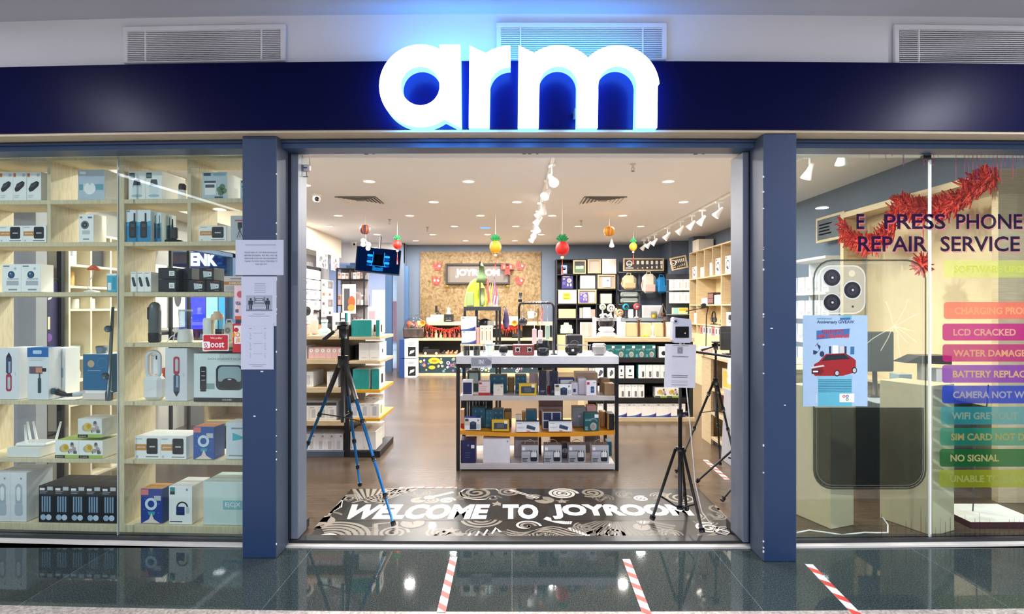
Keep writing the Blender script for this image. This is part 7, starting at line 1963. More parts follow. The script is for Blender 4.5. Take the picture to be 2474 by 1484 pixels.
# ================================================================ right side of the shop
YM = 7.17
ZM = Zone(0, YM)
mt_ = furn('display_table', 'pale topped black shelved table on the right behind the thermometer', 'table', (0, YM, 0))
mx0, mx1 = PX(1411, YM), PX(1678, YM)
MZ = [PZ(865, YM), PZ(915, YM), PZ(962, YM), PZ(1009, YM)]
mzt = PZ(816, YM)
part(mt_, 'tabletop', (mx0, mx1, 0, .70, mzt - .055, mzt), WOOD)
part(mt_, 'leg', (mx0 + .002, mx0 + .05, .002, .69, 0, mzt - .056), WOOD)
part(mt_, 'side_panel', (mx1 - .06, mx1 - .01, .03, .69, 0, mzt - .056), M('#1f2624'))
part(mt_, 'back_panel', (mx0 + .06, mx1 - .061, .45, .47, .07, mzt - .056), M('#121316'))
for z in MZ[:3]: part(mt_, 'shelf', (mx0 + .06, mx1 - .061, .0, .449, z - .06, z), M('#131417', .5))
part(mt_, 'plinth', (mx0 + .06, mx1, -.03, .449, 0, MZ[3]), WOOD)
def MBx(name_o, label, p0, p1, n, pt, zi, dep, m, art, group, **kw): return row(ZM, 'product_box', label, 'box', p0, p1, n, pt, MZ[zi], .015, dep, m, art, group, **kw)
R1, R2, R3 = ' on the right table, top shelf', ' on the right table, second shelf', ' on the right table, third shelf'
MBx(0, 'teal headphone box, {o} of five' + R1, 1461, 1584, 5, 834, 0, .12, M('#1c6a6a'), A_HP, 'teal headphone cartons')
MBx(0, 'white box with a black earpiece, {o} of two' + R1, 1592, 1630, 2, 838, 0, .12, C_WH, lambda f: f.disc(.6, .4, .2, C_BK), 'white earpiece cartons')
A_WT = lambda f: (f.poly([(.3, .25), (.5, .2), (.8, .55), (.7, .72), (.5, .75)], M('#3a4050')), f.disc(.55, .48, .16, M('#5a6070'), 1.5), f.lines(.1, .84, .5, .9, 1, C_MG))
put(ZM, 'product_box', 'white watch box, wider left one' + R2, 'box', 1438, 1462, 888, MZ[1], .015, .1, C_WH, A_WT)
put(ZM, 'product_box', 'white watch box, narrower right one' + R2, 'box', 1468, 1485, 888, MZ[1], .015, .1, C_WH, A_WT)
A_EP = lambda f: (f.rect(.3, .18, .8, .24, C_BK), f.rect(.4, .5, .6, .7, C_BK), f.line([(.5, .5), (.75, .66)], .004, C_DG), f.lines(.1, .85, .5, .92, 1, C_MG))
put(ZM, 'product_box', 'white earphone box, narrower left one' + R2, 'box', 1494, 1508, 884, MZ[1], .015, .1, C_WH, A_EP, top=M('#2b3a8c'))
put(ZM, 'product_box', 'white earphone box, wider right one' + R2, 'box', 1512, 1532, 884, MZ[1], .015, .1, C_WH, A_EP, top=M('#2b3a8c'))
A_BT = lambda f: (f.rr(.5, .1, .8, .5, .004, C_BK), f.rect(.56, .14, .7, .46, C_MG, 1.5), f.disc(.5, .85, .04, C_LG))
MBx(0, 'white and teal bottle box, {o} of five' + R2, 1542, 1630, 5, 882, 1, .14, C_WH, A_BT, 'white bottle cartons', top=C_TEAL, side=C_TEAL)
MBx(0, 'white and teal bottle box, {o} of four' + R3, 1494, 1557, 4, 930, 2, .14, C_WH, A_BT, 'white bottle cartons', top=C_TEAL, side=C_TEAL)
MBx(0, 'sunflower photo box, {o} of two' + R3, 1583, 1640, 2, 937, 2, .14, C_WH, a_fruit, 'flower photo cartons')
MBx(0, 'white box with a blue wave, {o} of six on the right table foot', 1444, 1656, 6, 976, 3, .16, C_WH, A_BW, 'blue wave cartons')
for k, (x, w_) in enumerate(((1422, 8), (1431, 6))):
 put(ZM, 'product_box', f'white bag of small goods{R2}, {["left", "right"][k]} one', 'bag', x, x + w_, 890, MZ[1], .03, .1, M('#e3e0da'), A_CYL)
# on the table top
row(ZM, 'product_box', 'slim pink box, {o} of six standing on the right table', 'box', 1404, 1432, 6, 780, mzt, .2, .12, M('#e6c3bb'), lambda f: f.rect(.4, .2, .6, .7, C_PINK), 'slim pink cartons')
for k, px in enumerate((1436, 1495)):
 o = thing('twisted_candle', f'white twisted column on the right table, {["left", "right"][k]} of the glass cloche', 'candle', (PX(px, YM + .15), YM + .15, mzt), group='twisted columns')
 mb = MB(); h_ = PZ(766, YM + .15) - mzt
 N = 16
 mb.lathe([(.035, 0), (.035, .02), (.024, .03)] + [(.024 + .005 * (i % 2), .03 + (h_ - .04) * i / N) for i in range(N + 1)] + [(0, h_)], M('#eceae6'), n=14); mb.build('column', o)
o = thing('glass_cloche', 'clear glass cloche on a thick white base on the right table', 'cloche', (PX(1465, YM + .12), YM + .12, mzt))
mb = MB(); mb.box(-.115, .115, -.09, .09, 0, .06, C_WH, c=.02); mb.box(-.10, .10, -.08, .08, .061, .135, M('#f0efee'), c=.03); mb.build('base', o)
mb = MB(); mb.lathe([(.095, .137), (.11, .18), (.10, .24), (.06, .265), (0, .27), (.0, .268), (.058, .262), (.097, .238), (.107, .18), (.092, .137)], MGLASS('#eeeef0'), n=24); mb.build('dome', o)
mb = MB(); rn = random.Random(3)
for i in range(14): mb.ball((rn.uniform(-.08, .08), rn.uniform(-.03, .03), .285 + rn.uniform(-.008, .015)), .014, M('#e9e6da'), 8)
tag(mb.build('bead_string', loc=(PX(1465, YM + .12), YM + .12, mzt + .006)), 'string of small cream beads lying over the glass cloche', 'beads', None, 'stuff')
for k, (a, b_) in enumerate(((1513, 1541), (1547, 1574), (1581, 1603))):
 put(ZM, 'product_box', f'tan card box, {ordn(k, 3)} of three on the right table', 'box', a, b_, 781, mzt, .22, .14, M('#d9bd92'), None, 'tan card boxes')
for k, px in enumerate((1543.5, 1605.5)):
 mb = MB(); mb.box(-.012, .012, -.012, .012, 0, .22, M('#5a3a26')); mb.box(-.03, .03, -.03, .03, .22, .232, M('#6b4a34'))
 tag(mb.build('wooden_peg', loc=(PX(px, YM + .2), YM + .2, mzt + .0015)), f'dark brown wooden post on the right table, {["left", "right"][k]} of two', 'post')
o = thing('white_stand', 'small white figurine stand before the tan boxes', 'stand', (PX(1577, YM + .1), YM + .1, mzt))
mb = MB(); mb.lathe([(0, 0), (.03, 0), (.028, .01), (.008, .02), (.014, .10), (.022, .15), (0, .155)], C_WH, n=16); mb.build('body', o)
o = thing('toy_car', 'small yellow toy on the right table', 'toy', (PX(1558, YM + .08), YM + .08, mzt))
mb = MB(); mb.ball((-.02, 0, .018), .02, C_YEL, 10); mb.ball((.02, 0, .016), .017, C_YEL, 10, (1.4, 1, 1)); mb.build('body', o)
row(ZM, 'product_box', 'cream leaflet box, {o} of two at the left of the tan boxes', 'box', 1502, 1512, 2, 778, mzt, .2, .1, CREAM, lambda f: f.lines(.2, .2, .8, .7, 4, C_LG), 'cream leaflets')
put(ZM, 'product_box', 'cream leaflet box at the right end of the right table', 'box', 1610, 1624, 779, mzt, .2, .1, CREAM, lambda f: f.lines(.2, .2, .8, .7, 4, C_LG))
# ---- wooden cubby unit on the right wall, its front looks left
XW = 3.65
def wy(px): return XW * F / (px - CX)
ru = furn('cubby_shelf', 'pale wooden cubby shelf along the right wall', 'shelf', (XW, 0, 0))
div = [wy(p) for p in (1665.7, 1683, 1701, 1720.7, 1742, 1767)]
RZ = [2.61, 2.073, 1.548, 1.17, .98]
part(ru, 'back_panel', (.37, .39, div[5], div[0], .99, 2.609), M('#d8c496'))
for k, y in enumerate(div):
 lo = .98 if k in (0, 1, 4, 5) else RZ[1]
 part(ru, 'divider', (.001, .369, y - .012, y + .012, lo, 2.585), WOOD)
for z in RZ: part(ru, 'shelf', (0, .368, div[5] - .013, div[0] + .013, z - .025, z), WOOD)
part(ru, 'base_cabinet', (-.02, .36, div[5] - .01, div[0] + .01, 0, .954), WOOD)
def lbox(label, y0, y1, h, z, dx, dep, m, art=None, side=None, name='product_box', cat='box', group=None, X=XW):
 """box on the right wall, front facing left (-X); y0 < y1"""
 mb = MB(); w_ = y1 - y0
 mb.box(0, dep, 0, w_, 0, h, m, front=side or m, c=.0015)
 if art: art(Fr(mb, (0, w_, 0), (0, -1, 0), (0, 0, 1), w_, h))
 g = Fr(mb, (0, 0, h), (1, 0, 0), (0, 1, 0), dep, w_, .0003); g.rect(.05, .49, .95, .505, C_LG)
 return tag(mb.build(name, loc=(X + dx, y0, z + .0018)), label, cat, group)
A_HS = lambda f: (f.ring(.5, .5, .2, .26, C_BK), f.disc(.42, .35, .1, C_DG, 1.5), f.rect(.1, .85, .3, .95, C_RED))
cell = lambda i: (div[i + 1] + .03, div[i] - .03)
for i, lab in ((0, 'far end'), (3, 'fourth'), (4, 'nearest')):
 a, b_ = cell(i); a += .10; w_ = .24
 lbox(f'white headset box with red side, {lab} cell of the wooden cubby top row', a, a + w_, .30 if i else .24, RZ[1], .04, .16, C_WH, A_HS, side=C_RED, group='white and red headset cartons')
 if i > 2: lbox(f'tall white box behind the headset box, {lab} cell of the wooden cubby top row', a - .08, a + .04, .46, RZ[1], .22, .1, C_WH, lambda f: f.rect(.3, .3, .7, .8, C_MG))
a, b_ = cell(1); lbox('white slim box, second cell of the wooden cubby top row', a, a + .1, .44, RZ[1], .05, .1, C_WH, A_CYL); lbox('cream low box, second cell of the wooden cubby top row', a + .14, a + .32, .2, RZ[1], .05, .1, CREAM, A_CYL)
a, b_ = cell(2); lbox('pale blue patterned box, third cell of the wooden cubby top row', a + .05, a + .24, .25, RZ[1], .05, .1, M('#a9bcd9'), lambda f: (f.disc(.4, .6, .2, C_WH), f.rect(.5, .1, .9, .4, C_PINK)))
lbox('tall cream box standing on top of the far end of the wooden cubby', div[0] - .40, div[0] - .04, .24, RZ[0], .05, .3, M('#e8e2d3'))
for k, (ya, w_, h_) in enumerate(((div[4] + .04, .14, .18), (div[4] + .22, .26, .17), (div[4] + .54, .28, .22), (div[4] + .86, .3, .12))):
 lbox(f'small goods box in the wide middle cell of the wooden cubby, {["nearest", "second nearest", "second farthest", "farthest"][k]}', ya, ya + w_, h_, RZ[2], .06, .14, (C_WH, M('#e9e6e0'), M('#4a3230'), C_WH)[k], A_CYL if k != 2 else (lambda f: [f.ring(.2 + .3 * i, .3 + .4 * j, .1, .16, M('#c98a8a')) for i in range(3) for j in range(2)]), group='boxes in the wide cubby cell')
o = thing('camera_gimbal', 'black camera gimbal in the far middle cell of the wooden cubby', 'gimbal', (XW + .15, (div[0] + div[1]) / 2, RZ[2]))
mb = MB(); mb.lathe([(0, 0), (.05, 0), (.05, .06), (.02, .09), (.025, .2), (.05, .22), (.045, .32), (0, .34)], C_BK, n=14); mb.build('body', o)
o = thing('lava_lamp', 'silver tall tube speaker in the near middle cell of the wooden cubby', 'speaker', (XW + .12, (div[4] + div[5]) / 2, RZ[2]))
mb = MB(); mb.lathe([(0, 0), (.05, 0), (.05, .03), (.03, .05), (.035, .36), (.045, .40), (0, .42)], M('#8f8f96', .3, .4), n=16); mb.build('body', o)
for k, y in enumerate((div[4] + .75, div[4] + .28)):
 o = thing('headphones', f'black headphones on a stand in the lower wide cubby cell, {["far", "near"][k]} pair', 'headphones', (XW + .15, y, RZ[3]), group='black headphones')
 s_ = 1 - .25 * k
 mb = MB(); mb.tube([(0, .09 * s_ * math.cos(t), .14 * s_ + .10 * s_ * math.sin(t)) for t in [math.pi * (-.15 + 1.3 * i / 16) for i in range(17)]], .014, C_BK, 8); mb.build('band', o)
 for q in (-1, 1):
  mb = MB(); mb.lathe([(0, -.02), (.045, -.018), (.05, 0), (.045, .018), (0, .02)], C_DG, (0, q * .075 * s_, .09 * s_), 14, 'x'); mb.build('ear_cup', o)
 mb = MB(); mb.lathe([(0, 0), (.07, 0), (.07, .01), (.01, .015), (.01, .08), (0, .08)], BLACK, n=14); mb.build('stand', o)
lbox('white headphone box in the near lower cell of the wooden cubby', div[5] + .05, div[5] + .34, .24, RZ[3], .05, .14, C_WH, lambda f: f.ring(.5, .5, .2, .26, C_NV))
for k in range(3): lbox(f'slim white box, {["near", "middle", "far"][k]} of three in the far lower cubby cell', div[1] + .06 + .1 * k, div[1] + .13 + .1 * k, .2, RZ[3], .06, .1, C_WH, A_CYL, group='slim white cubby cartons')
for k in range(7): lbox(f'phone case box number {["one","two","three","four","five","six","seven","eight"][k]} from the near end of the lowest cubby row', div[4] + .05 + .155 * k, div[4] + .19 + .155 * k, .155, RZ[4], .02, .06, M(('#e9b7ad', '#efe9e4', '#e2766c', '#efe9e4')[k % 4]), lambda f: f.rr(.3, .2, .7, .8, .01, C_DG), side=M('#d9685c'), group='phone case boxes')
# hooked packs in the corner
for j, z in enumerate((PZ(702, 11.4), PZ(733, 11.4))):
 for k in range(7):
  mb = MB(); mb.box(-.035, .035, 0, .02, 0, .23, (C_WH, M('#e6d3c8'))[k % 3 == 1], c=.003); f = mb.front(.07, .23); f.rr(.25, .2, .75, .75, .004, (C_LG, M('#e8b8ac'))[k % 2]); f.disc(.5, .9, .04, C_MG)
  tag(mb.build('hanging_pack', loc=(3.33 + .058 * k, 11.46 - .02 * k, z), rz=-.3), f'white hooked pack in the right corner, {["upper", "lower"][j]} row, {ordn(k, 7)}', 'packet', 'hooked packs in the right corner')
Z114 = Zone(0, 11.3)
t = furn('corner_rack', 'dark hook rack behind the packs in the right corner', 'rack', (3.28, 11.60, 0))
part(t, 'panel', (0, .5, .0, .02, .9, 2.2), M('#3a4048'));
for z in (PZ(676, 11.4), PZ(706, 11.4)): part(t, 'rail', (0, .5, -.02, -.001, z, z + .02), GREYM)
part(t, 'side_panel', (.505, .52, -.3, .02, .0, 2.3), M('#e4d9bd'))
part(t, 'base', (0, .5, -.3, .02, 0, .9), WOOD); part(t, 'shelf', (-.02, .5, -.30, -.021, 1.33, 1.35), GREYM)
put(Z114, 'product_box', 'mint and yellow box under the hooked packs', 'box', 1627, 1662, 744, 1.352, .03, .12, M('#d9e0a0'), lambda f: (f.rect(0, 0, .35, 1, M('#9fd0c8')), f.rect(.4, .5, .95, .9, C_YEL)))
# ---- cashier counter at the right
cs = furn('cashier_counter', 'pale wooden cashier counter with open shelves on the right', 'counter', (2.17, 0, 0))
part(cs, 'worktop', (-.03, .75, 4.55, 6.28, .945, .98), WOOD)
part(cs, 'end_panel', (0, .70, 6.20, 6.25, 0, .944), WOOD); part(cs, 'front_post', (0, .03, 5.96, 6.199, 0, .944), WOOD)
part(cs, 'end_panel', (0, .70, 4.56, 4.60, 0, .944), WOOD)
for z in (.09, .36, .62): part(cs, 'shelf', (.0, .45, 4.601, 5.959, z - .03, z), WOOD)
part(cs, 'back_panel', (.46, .48, 4.601, 5.959, 0, .944), M('#a98f5e'))
part(cs, 'plinth', (.03, .45, 4.601, 5.959, 0, .059), M('#33302c'))
mb = MB(); mb.box(0, .04, -.36, .36, 0, .70, M('#a6a6ac', .8)); tag(mb.build('foam_board', loc=(2.06, 5.02, .003), rot=(0, math.radians(2.4), 0)), 'grey board leaning on the open side of the cashier counter', 'board')
mb = MB(); pr = [(.30, 0), (-.17, 0), (-.20, -.004), (-.215, -.03), (-.22, -.12), (-.20, -.24)]
for (a, za), (b_, zb) in zip(pr, pr[1:]):
 mb.face([(a, -.2, za), (a, .22, za), (b_, .22, zb), (b_, -.2, zb)], C_WH)
 mb.face([(a, -.2, za - .0015), (b_, -.2, zb - .0015), (b_, .22, zb - .0015), (a, .22, za - .0015)], C_WH)
tag(mb.build('paper_sheet', loc=(2.335, 5.15, .985)), 'white paper sheet curling over the edge of the cashier counter', 'paper')
for k, (y, z, c) in enumerate(((5.6, .62, '#e0c860'), (5.6, .36, '#a8554c'))):
 lbox(f'framed card on the {["upper", "lower"][k]} open shelf of the cashier counter', y, y + .3, .22, z, .1, .05, M('#ece2c0' if k == 0 else '#6d3a34'), lambda f: (f.rect(.1, .1, .9, .9, M(c)), f.disc(.6, .5, .2, C_WH, 1.4)), X=2.17)
o = thing('monitor', 'black monitor turned away at the end of the cashier counter', 'monitor', (PX(1768, 5.95), 5.95, .98))
mb = MB(); mb.box(-.125, .17, -.02, .03, .05, .31, M('#22252a', .5), c=.006); f = Fr(mb, (-.125, -.02, .05), (1, 0, 0), (0, 0, 1), .295, .26); f.rect(.0, .72, 1, .74, C_DG); mb.build('housing', o)
mb = MB(); mb.tube([(0, .01, .06), (0, .02, .01)], .02, BLACK); mb.box(-.08, .08, -.06, .08, 0, .012, BLACK, c=.004); mb.build('stand', o)
o = thing('phone_holder', 'black clamp phone holder with a pale phone near the right jamb', 'holder', (PX(1776, 5.7), 5.7, .98))
mb = MB(); mb.tube([(0.03, 0, 0), (.03, 0, .5)], .012, BLACK, 8); mb.lathe([(0, 0), (.06, 0), (.06, .012), (0, .014)], BLACK, (0.03, 0, 0), 14); mb.build('pole', o)
mb = MB(); mb.box(-.06, .05, -.03, .03, .38, .44, BLACK, c=.008); mb.build('clamp', o)
mb = MB(); mb.box(-.045, -.005, -.02, -.01, .27, .50, M('#8f989a', .3), c=.004); mb.box(.0, .05, -.03, -.02, .44, .53, M('#e9d5d8', .3), c=.004); mb.build('phone', o)
o = thing('goose_arm', 'thin black gooseneck clamp reaching left in front of the wooden cubby', 'clamp', (PX(1722, 6.1), 6.1, .98))
mb = MB(); mb.tube([(-.06, .05, 0), (-.06, .03, .42), (-.05, 0, .52), (-.10, 0, .53)], .006, BLACK, 8); mb.tube([(-.05, 0, .52), (-.30, 0, .47)], .006, BLACK, 8); mb.build('neck', o)
mb = MB(); mb.box(-.13, -.08, -.03, .03, .505, .56, BLACK, c=.01); mb.build('head', o)
row(Zone(0, 6.0), 'product_box', '{o} small white packet on the near row of the cashier counter', 'packet', 1690, 1722, 6, 838, .98, .08, .05, M('#e9e2dc'), lambda f: f.rect(.2, .2, .8, .6, C_PINK), 'white packets on the counter')
lightsign('black icon board in a pale frame cut off by the right jamb', 1779, 1850, 577, 620, 8.6)
t = furn('near_rack', 'black wall rack of white packs right of the wooden cubby', 'rack', (3.75, 8.1, 0))
for y in (0, .8): part(t, 'post', (.0, .03, y, y + .03, 0, 2.3), STEEL_B)
for z in (1.45, 1.9, 2.27): part(t, 'rail', (0, .28, .031, .8, z, z + .03), STEEL_B)
part(t, 'back_panel', (.281, .30, 0, .83, .9, 2.3), M('#c7b795'))
for j in range(2):
 for k in range(4):
  lbox(f'white pack on the black rack right of the wooden cubby, {["lower", "upper"][j]} row, {["nearest", "second", "third", "farthest"][k]}', 8.14 + .19 * k, 8.31 + .19 * k, .3, 1.49 + .45 * j, .0, .04, C_WH, lambda f: (f.rr(.25, .2, .75, .7, .01, C_LG), f.rect(.4, .85, .6, .9, C_MG)), group='white packs on the right rack', X=3.70, name='hanging_pack', cat='packet')
# ================================================================ right display window
GW_ = GY - .0025
def gpoint(px, py):
 x = PX(px, GY); Y = GW_ + cv(PX(px, GY)); return PX(px, Y), Y, PZ(py, Y)
class GF(Fr):
 """print on the bowed right glass, placed by picture columns"""
 def __init__(s, mb, lift): s.mb, s.l, s.w, s.h, s.o = mb, lift, 1.0, 1.0, None
 def pt(s, a, b, k=1):
  x, y, z = gpoint(a, b); return Vector((x, y - s.l * k, z))
 def poly(s, pts, m, k=1):
  Fr.poly(s, [(a, b) for a, b in pts][::-1], m, k)
def R_(a0, b0, a1, b1, r, n=5):
 out = []
 for (cx, cy, t0) in ((a1 - r, b0 + r, -90), (a1 - r, b1 - r, 0), (a0 + r, b1 - r, 90), (a0 + r, b0 + r, 180)):
  for i in range(n + 1):
   t = math.radians(t0 + 90 * i / n); out.append((cx + r * math.cos(t), cy + r * math.sin(t)))
 return out
def gtext(f, t, x0, x1, y0, y1, m, bold=0.0, k=2):
 v, fs, w, h = text2d(t, bold)
 b = f.mb.addv([f.pt(x0 + x * (x1 - x0), y1 - y * (y1 - y0), k) for x, y in v])
 for q in fs: f.mb.addf([b + i for i in q], m)
def ringpoly(f, out, inn, m, k):
 n = len(out)
 for i in range(n): f.poly([out[i], out[(i + 1) % n], inn[(i + 1) % n], inn[i]], m, k)
def gsticker(name, label, draw, cat='sticker', group=None):
 mb = MB(); f = GF(mb, .0003); draw(f)
 return tag(mb.build(name), label, cat, group)
def d_phone(f):
 f.poly(R_(1965, 629, 2236, 1182, 46), MFILM('#9aa09a', .22))
 f.poly([(1968, 985)] + R_(1968, 985, 2232, 1178, 44)[0:0] + [(2232, 985), (2232, 1134)] + [(2190 + 42 * math.cos(t), 1136 + 42 * math.sin(t)) for t in [math.pi / 2 * i / 6 for i in range(7)]] + [(2010 - 42 * math.sin(t), 1136 + 42 * math.cos(t)) for t in [math.pi / 2 * i / 6 for i in range(7)]], MFILM('#10161a', .8), 1.4)
 ringpoly(f, R_(1964, 627, 2238, 1183, 47), R_(1968, 631, 2234, 1179, 44), MFILM('#2c3230', .8), 2)
 ringpoly(f, R_(1972, 635, 2230, 1174, 40), R_(1974, 637, 2228, 1172, 39), MFILM('#b9bdb8', .35), 2)
 f.poly(R_(1978, 642, 2090, 758, 28), MFILM('#d9dcd8', .35), 2.2)
 ringpoly(f, R_(1977, 641, 2091, 759, 29), R_(1980, 644, 2088, 756, 27), MFILM('#f0f2ee', .6), 2.4)
 for cx, cy in ((2010, 671), (2059, 701), (2010, 731)):
  C = lambda r, n=26: [(cx + r * math.cos(6.2832 * i / n), cy + r * math.sin(6.2832 * i / n)) for i in range(n)]
  f.poly(C(23), M('#d4d6d2', .4), 3); f.poly(C(20), M('#1b1d20', .3), 3.6); f.poly(C(13), M('#33323a', .3), 4.2); f.poly(C(6), M('#141418', .3), 4.8)
  f.poly([(cx + 1 + 3 * math.cos(6.28 * i / 8), cy + 3 * math.sin(6.28 * i / 8)) for i in range(8)], M('#c9d3e6', .3), 5.4)
 f.poly([(2058 + 8 * math.cos(6.28 * i / 14), 661 + 8 * math.sin(6.28 * i / 14)) for i in range(14)], MFILM('#efe3cf', .7), 3)
 f.poly([(2060 + 3 * math.cos(6.28 * i / 8), 741 + 3 * math.sin(6.28 * i / 8)) for i in range(8)], M('#4a3a34'), 3)
 rn = random.Random(4); W = MFILM('#fbf3dc', .5)
 c = (2160, 788)
 for a in (-100, -68, -20, 5, 28, 50, 75, 110, 150):
  L = rn.uniform(50, 110); p = c; pts = [p]
  for i in range(4):
   t = math.radians(a + rn.uniform(-14, 14)); p = (p[0] + L / 4 * math.cos(t), p[1] + L / 4 * math.sin(t)); pts.append(p)
  pts = [q for q in pts if q[0] < 2226]
  for q0, q1 in zip(pts, pts[1:]):
   dx, dy = q1[0] - q0[0], q1[1] - q0[1]; d = math.hypot(dx, dy); nx, ny = -dy / d * 1.0, dx / d * 1.0
   f.poly([(q0[0] - nx, q0[1] - ny), (q1[0] - nx, q1[1] - ny), (q1[0] + nx, q1[1] + ny), (q0[0] + nx, q0[1] + ny)][::-1], W, 3)
gsticker('phone_sticker', 'life size clear phone graphic with three cameras and a cracked back on the right window', d_phone)
TXM, TXS = MFILM('#15163a', .95), MFILM('#d06a86', .5)
def title(label, words, y0, y1):
 e = thing('window_lettering', label, 'lettering', (0, 0, 0))
 for t, x0, x1 in words:
  mb = MB(); f = GF(mb, .0003)
  gtext(f, t, x0 + 3, x1 + 3, y0 + 3, y1 + 3, TXS, .018, 1); gtext(f, t, x0, x1, y0, y1, TXM, .018, 3)
  mb.build('word', e)
title('dark navy lettering reading E PRESS PHONE, upper line on the right window', (('E', 2069, 2088), ('PRESS', 2136, 2284), ('PHONE', 2310, 2470)), 517, 554)
title('dark navy lettering reading REPAIR SERVICE, lower line on the right window', (('REPAIR', 2073, 2240), ('SERVICE', 2272, 2464)), 571, 608)
BARS = ((629, 671, '#c3d84a', 'SOFTWARE UPGRADE', 2305, .42, 'lime', '#c9cf60'), (730, 771, '#e0685a', 'CHARGING PROBLEM', 2306, .8, 'coral', '#f2c890'), (782, 823, '#b01f78', 'LCD CRACKED', 2303, .9, 'magenta', '#f0d8b0'), (832, 874, '#a8286e', 'WATER DAMAGE', 2303, .88, 'plum', '#f2cf9a'),
  (882, 925, '#7a2f9c', 'BATTERY REPLACE', 2302, .85, 'purple', '#f2d890'), (932, 975, '#2742a8', 'CAMERA NOT WORKING', 2302, .9, 'blue', '#c9c6c0'), (983, 1026, '#2f8f98', 'WIFI GREY OUT', 2299, .7, 'teal', '#9fb09a'),
  (1034, 1077, '#1f8a72', 'SIM CARD NOT DETECTED', 2297, .72, 'sea green', '#c2b070'), (1085, 1128, '#1f6a38', 'NO SIGNAL', 2296, .85, 'green', '#d9cf8a'), (1135, 1178, '#9aa81f', 'UNABLE TO CHARGE', 2295, .7, 'olive', '#b9c070'))
for y0, y1, c, t, x0, op, cn, tc in BARS:
 def d_bar(f):
  f.poly(R_(x0 - 26, y0, 2500, y1, 7), MFILM(c, op))
  _, _, w, h = text2d(t, .03)
  gtext(f, t, x0, x0 + w / h * 17, (y0 + y1) / 2 - 8, (y0 + y1) / 2 + 9, MFILM(tc, .9), .03, 3)
 gsticker('service_sticker', f'{cn} strip sticker on the right window reading {t}', d_bar, group='repair service strips')
def d_drip(f):
 rn = random.Random(9)
 for i in range(34):
  x = 2100 + 374 * (i / 33) ** .8; L = rn.uniform(12, 60) * (1.5 if x > 2300 else .8); w = rn.uniform(1, 2.6)
  f.poly([(x - w, 356), (x + w, 356), (x + w * .4, 356 + L), (x - w * .4, 356 + L)], MFILM(rn.choice(('#a83a8c', '#8a3a9c', '#c04a70')), .55))
 for i in range(30):
  x = 2130 + 344 * i / 29; L = rn.uniform(15, 85); w = rn.uniform(.8, 2)
  f.poly([(x - w * .4, 1308 - L), (x + w * .4, 1308 - L), (x + w, 1308), (x - w, 1308)], MFILM(rn.choice(('#7a2a3c', '#5a2a4c')), .5))
gsticker('drip_graphic', 'purple paint drip graphic along the top and bottom of the right window', d_drip)['kind'] = 'stuff'
# giveaway poster
def A_CAR(f):
 R1, R2_ = M('#a31e22', .35), M('#7d1418', .35)
 f.poly([(.08, .37), (.12, .44), (.25, .49), (.36, .575), (.66, .585), (.80, .52), (.86, .47), (.85, .38), (.62, .335), (.20, .335)], R1, 2)
 f.poly([(.37, .565), (.64, .575), (.74, .52), (.30, .50)], M('#2a2f38', .2), 2.6); f.poly([(.66, .57), (.76, .525), (.79, .52), (.70, .565)], M('#3a4048', .2), 2.6)
 f.poly([(.10, .36), (.11, .42), (.30, .43), (.33, .38), (.28, .345)], R2_, 2.6); f.poly([(.11, .43), (.32, .455), (.34, .44), (.14, .415)], M('#d8dadd', .3), 3); f.rect(.14, .365, .26, .40, M('#1a1a1c'), 3); f.rect(.16, .375, .24, .392, C_WH, 3.4)
 for u, v in ((.53, .365), (.80, .395)): f.disc(u, v, .036, C_BK, 3.4, sx=.8); f.disc(u, v, .024, C_LG, 3.8, sx=.8)
f = sheet('giveaway_poster', 'pale blue giveaway poster with a red car, taped on the right window', 'poster', 1938, 2096, 762, 982, GY - .006, M('#a9c9e2', .55), .0008, curl=.004, onglass=True)
f.rect(0, 0, 1, .3, M('#5fb7cc')); f.poly([(.55, 1), (1, 1), (1, .9)], M('#63bccb')); f.rect(0, .3, 1, .34, M('#86c4d8'), 1.2)
f.text('10th Anniversary GIVEAWAY', .10, .90, .88, .945, M('#1c2f6e'), .02); f.rect(.2, .955, .45, .97, M('#6fa8b8'), 1.3); f.rect(.58, .95, .74, .975, M('#3a6a9c'), 1.3)
f.poly([(.19, .73), (.72, .77), (.73, .855), (.19, .83)], M('#3b6fae'), 1.4); f.text('VALUE UP TO', .30, .80, .63, .845, M('#c8303c'), .03, .0, 3); f.text('RM 100,000.00', .24, .745, .72, .79, M('#d8343c'), .035, .0, 3)
BKC = M('#1d3052')
f.disc(.09, .575, .035, BKC, 2, sx=.8); f.disc(.30, .575, .032, BKC, 2, sx=.8); f.poly([(.05, .61), (.12, .63), (.24, .60), (.28, .66), (.22, .69), (.26, .62), (.2, .57), (.1, .57)], BKC, 2.2); f.line([(.20, .66), (.24, .70)], .003, BKC, 2.2)
f.rect(.46, .58, .55, .67, C_WH, 1.8); f.rect(.57, .58, .64, .66, M('#d5d0cc'), 1.8); f.rect(.41, .58, .44, .66, BKC, 2); f.rect(.65, .58, .68, .66, BKC, 2); f.rect(.74, .57, .80, .655, M('#2f6f9e'), 1.9); f.line([(.84, .47), (.88, .54), (.93, .54)], .003, BKC, 2)
A_CAR(f)
f.lines(.04, .15, .95, .30, 8, M('#2d5f8c'), .1, 3, .3); f.rect(.06, .04, .22, .135, M('#cfe4ea'), 1.5); f.rr(.57, .045, .96, .14, .006, C_WH, 1.6)
for u, v, c in ((.64, .11, C_RED), (.69, .11, M('#2a4fb0')), (.69, .075, C_GRN)): f.ring(u, v, .008, .016, c, 2.4)
f.lines(.74, .06, .93, .125, 3, M('#8a9cc0'))
for u, v in ((.05, .83), (.93, .86), (.06, .75), (.95, .79)): f.poly([(u - .03, v - .02), (u + .03, v - .01), (u + .03, v + .025)], M('#3a5aa0'), 1.4)
f.finish()
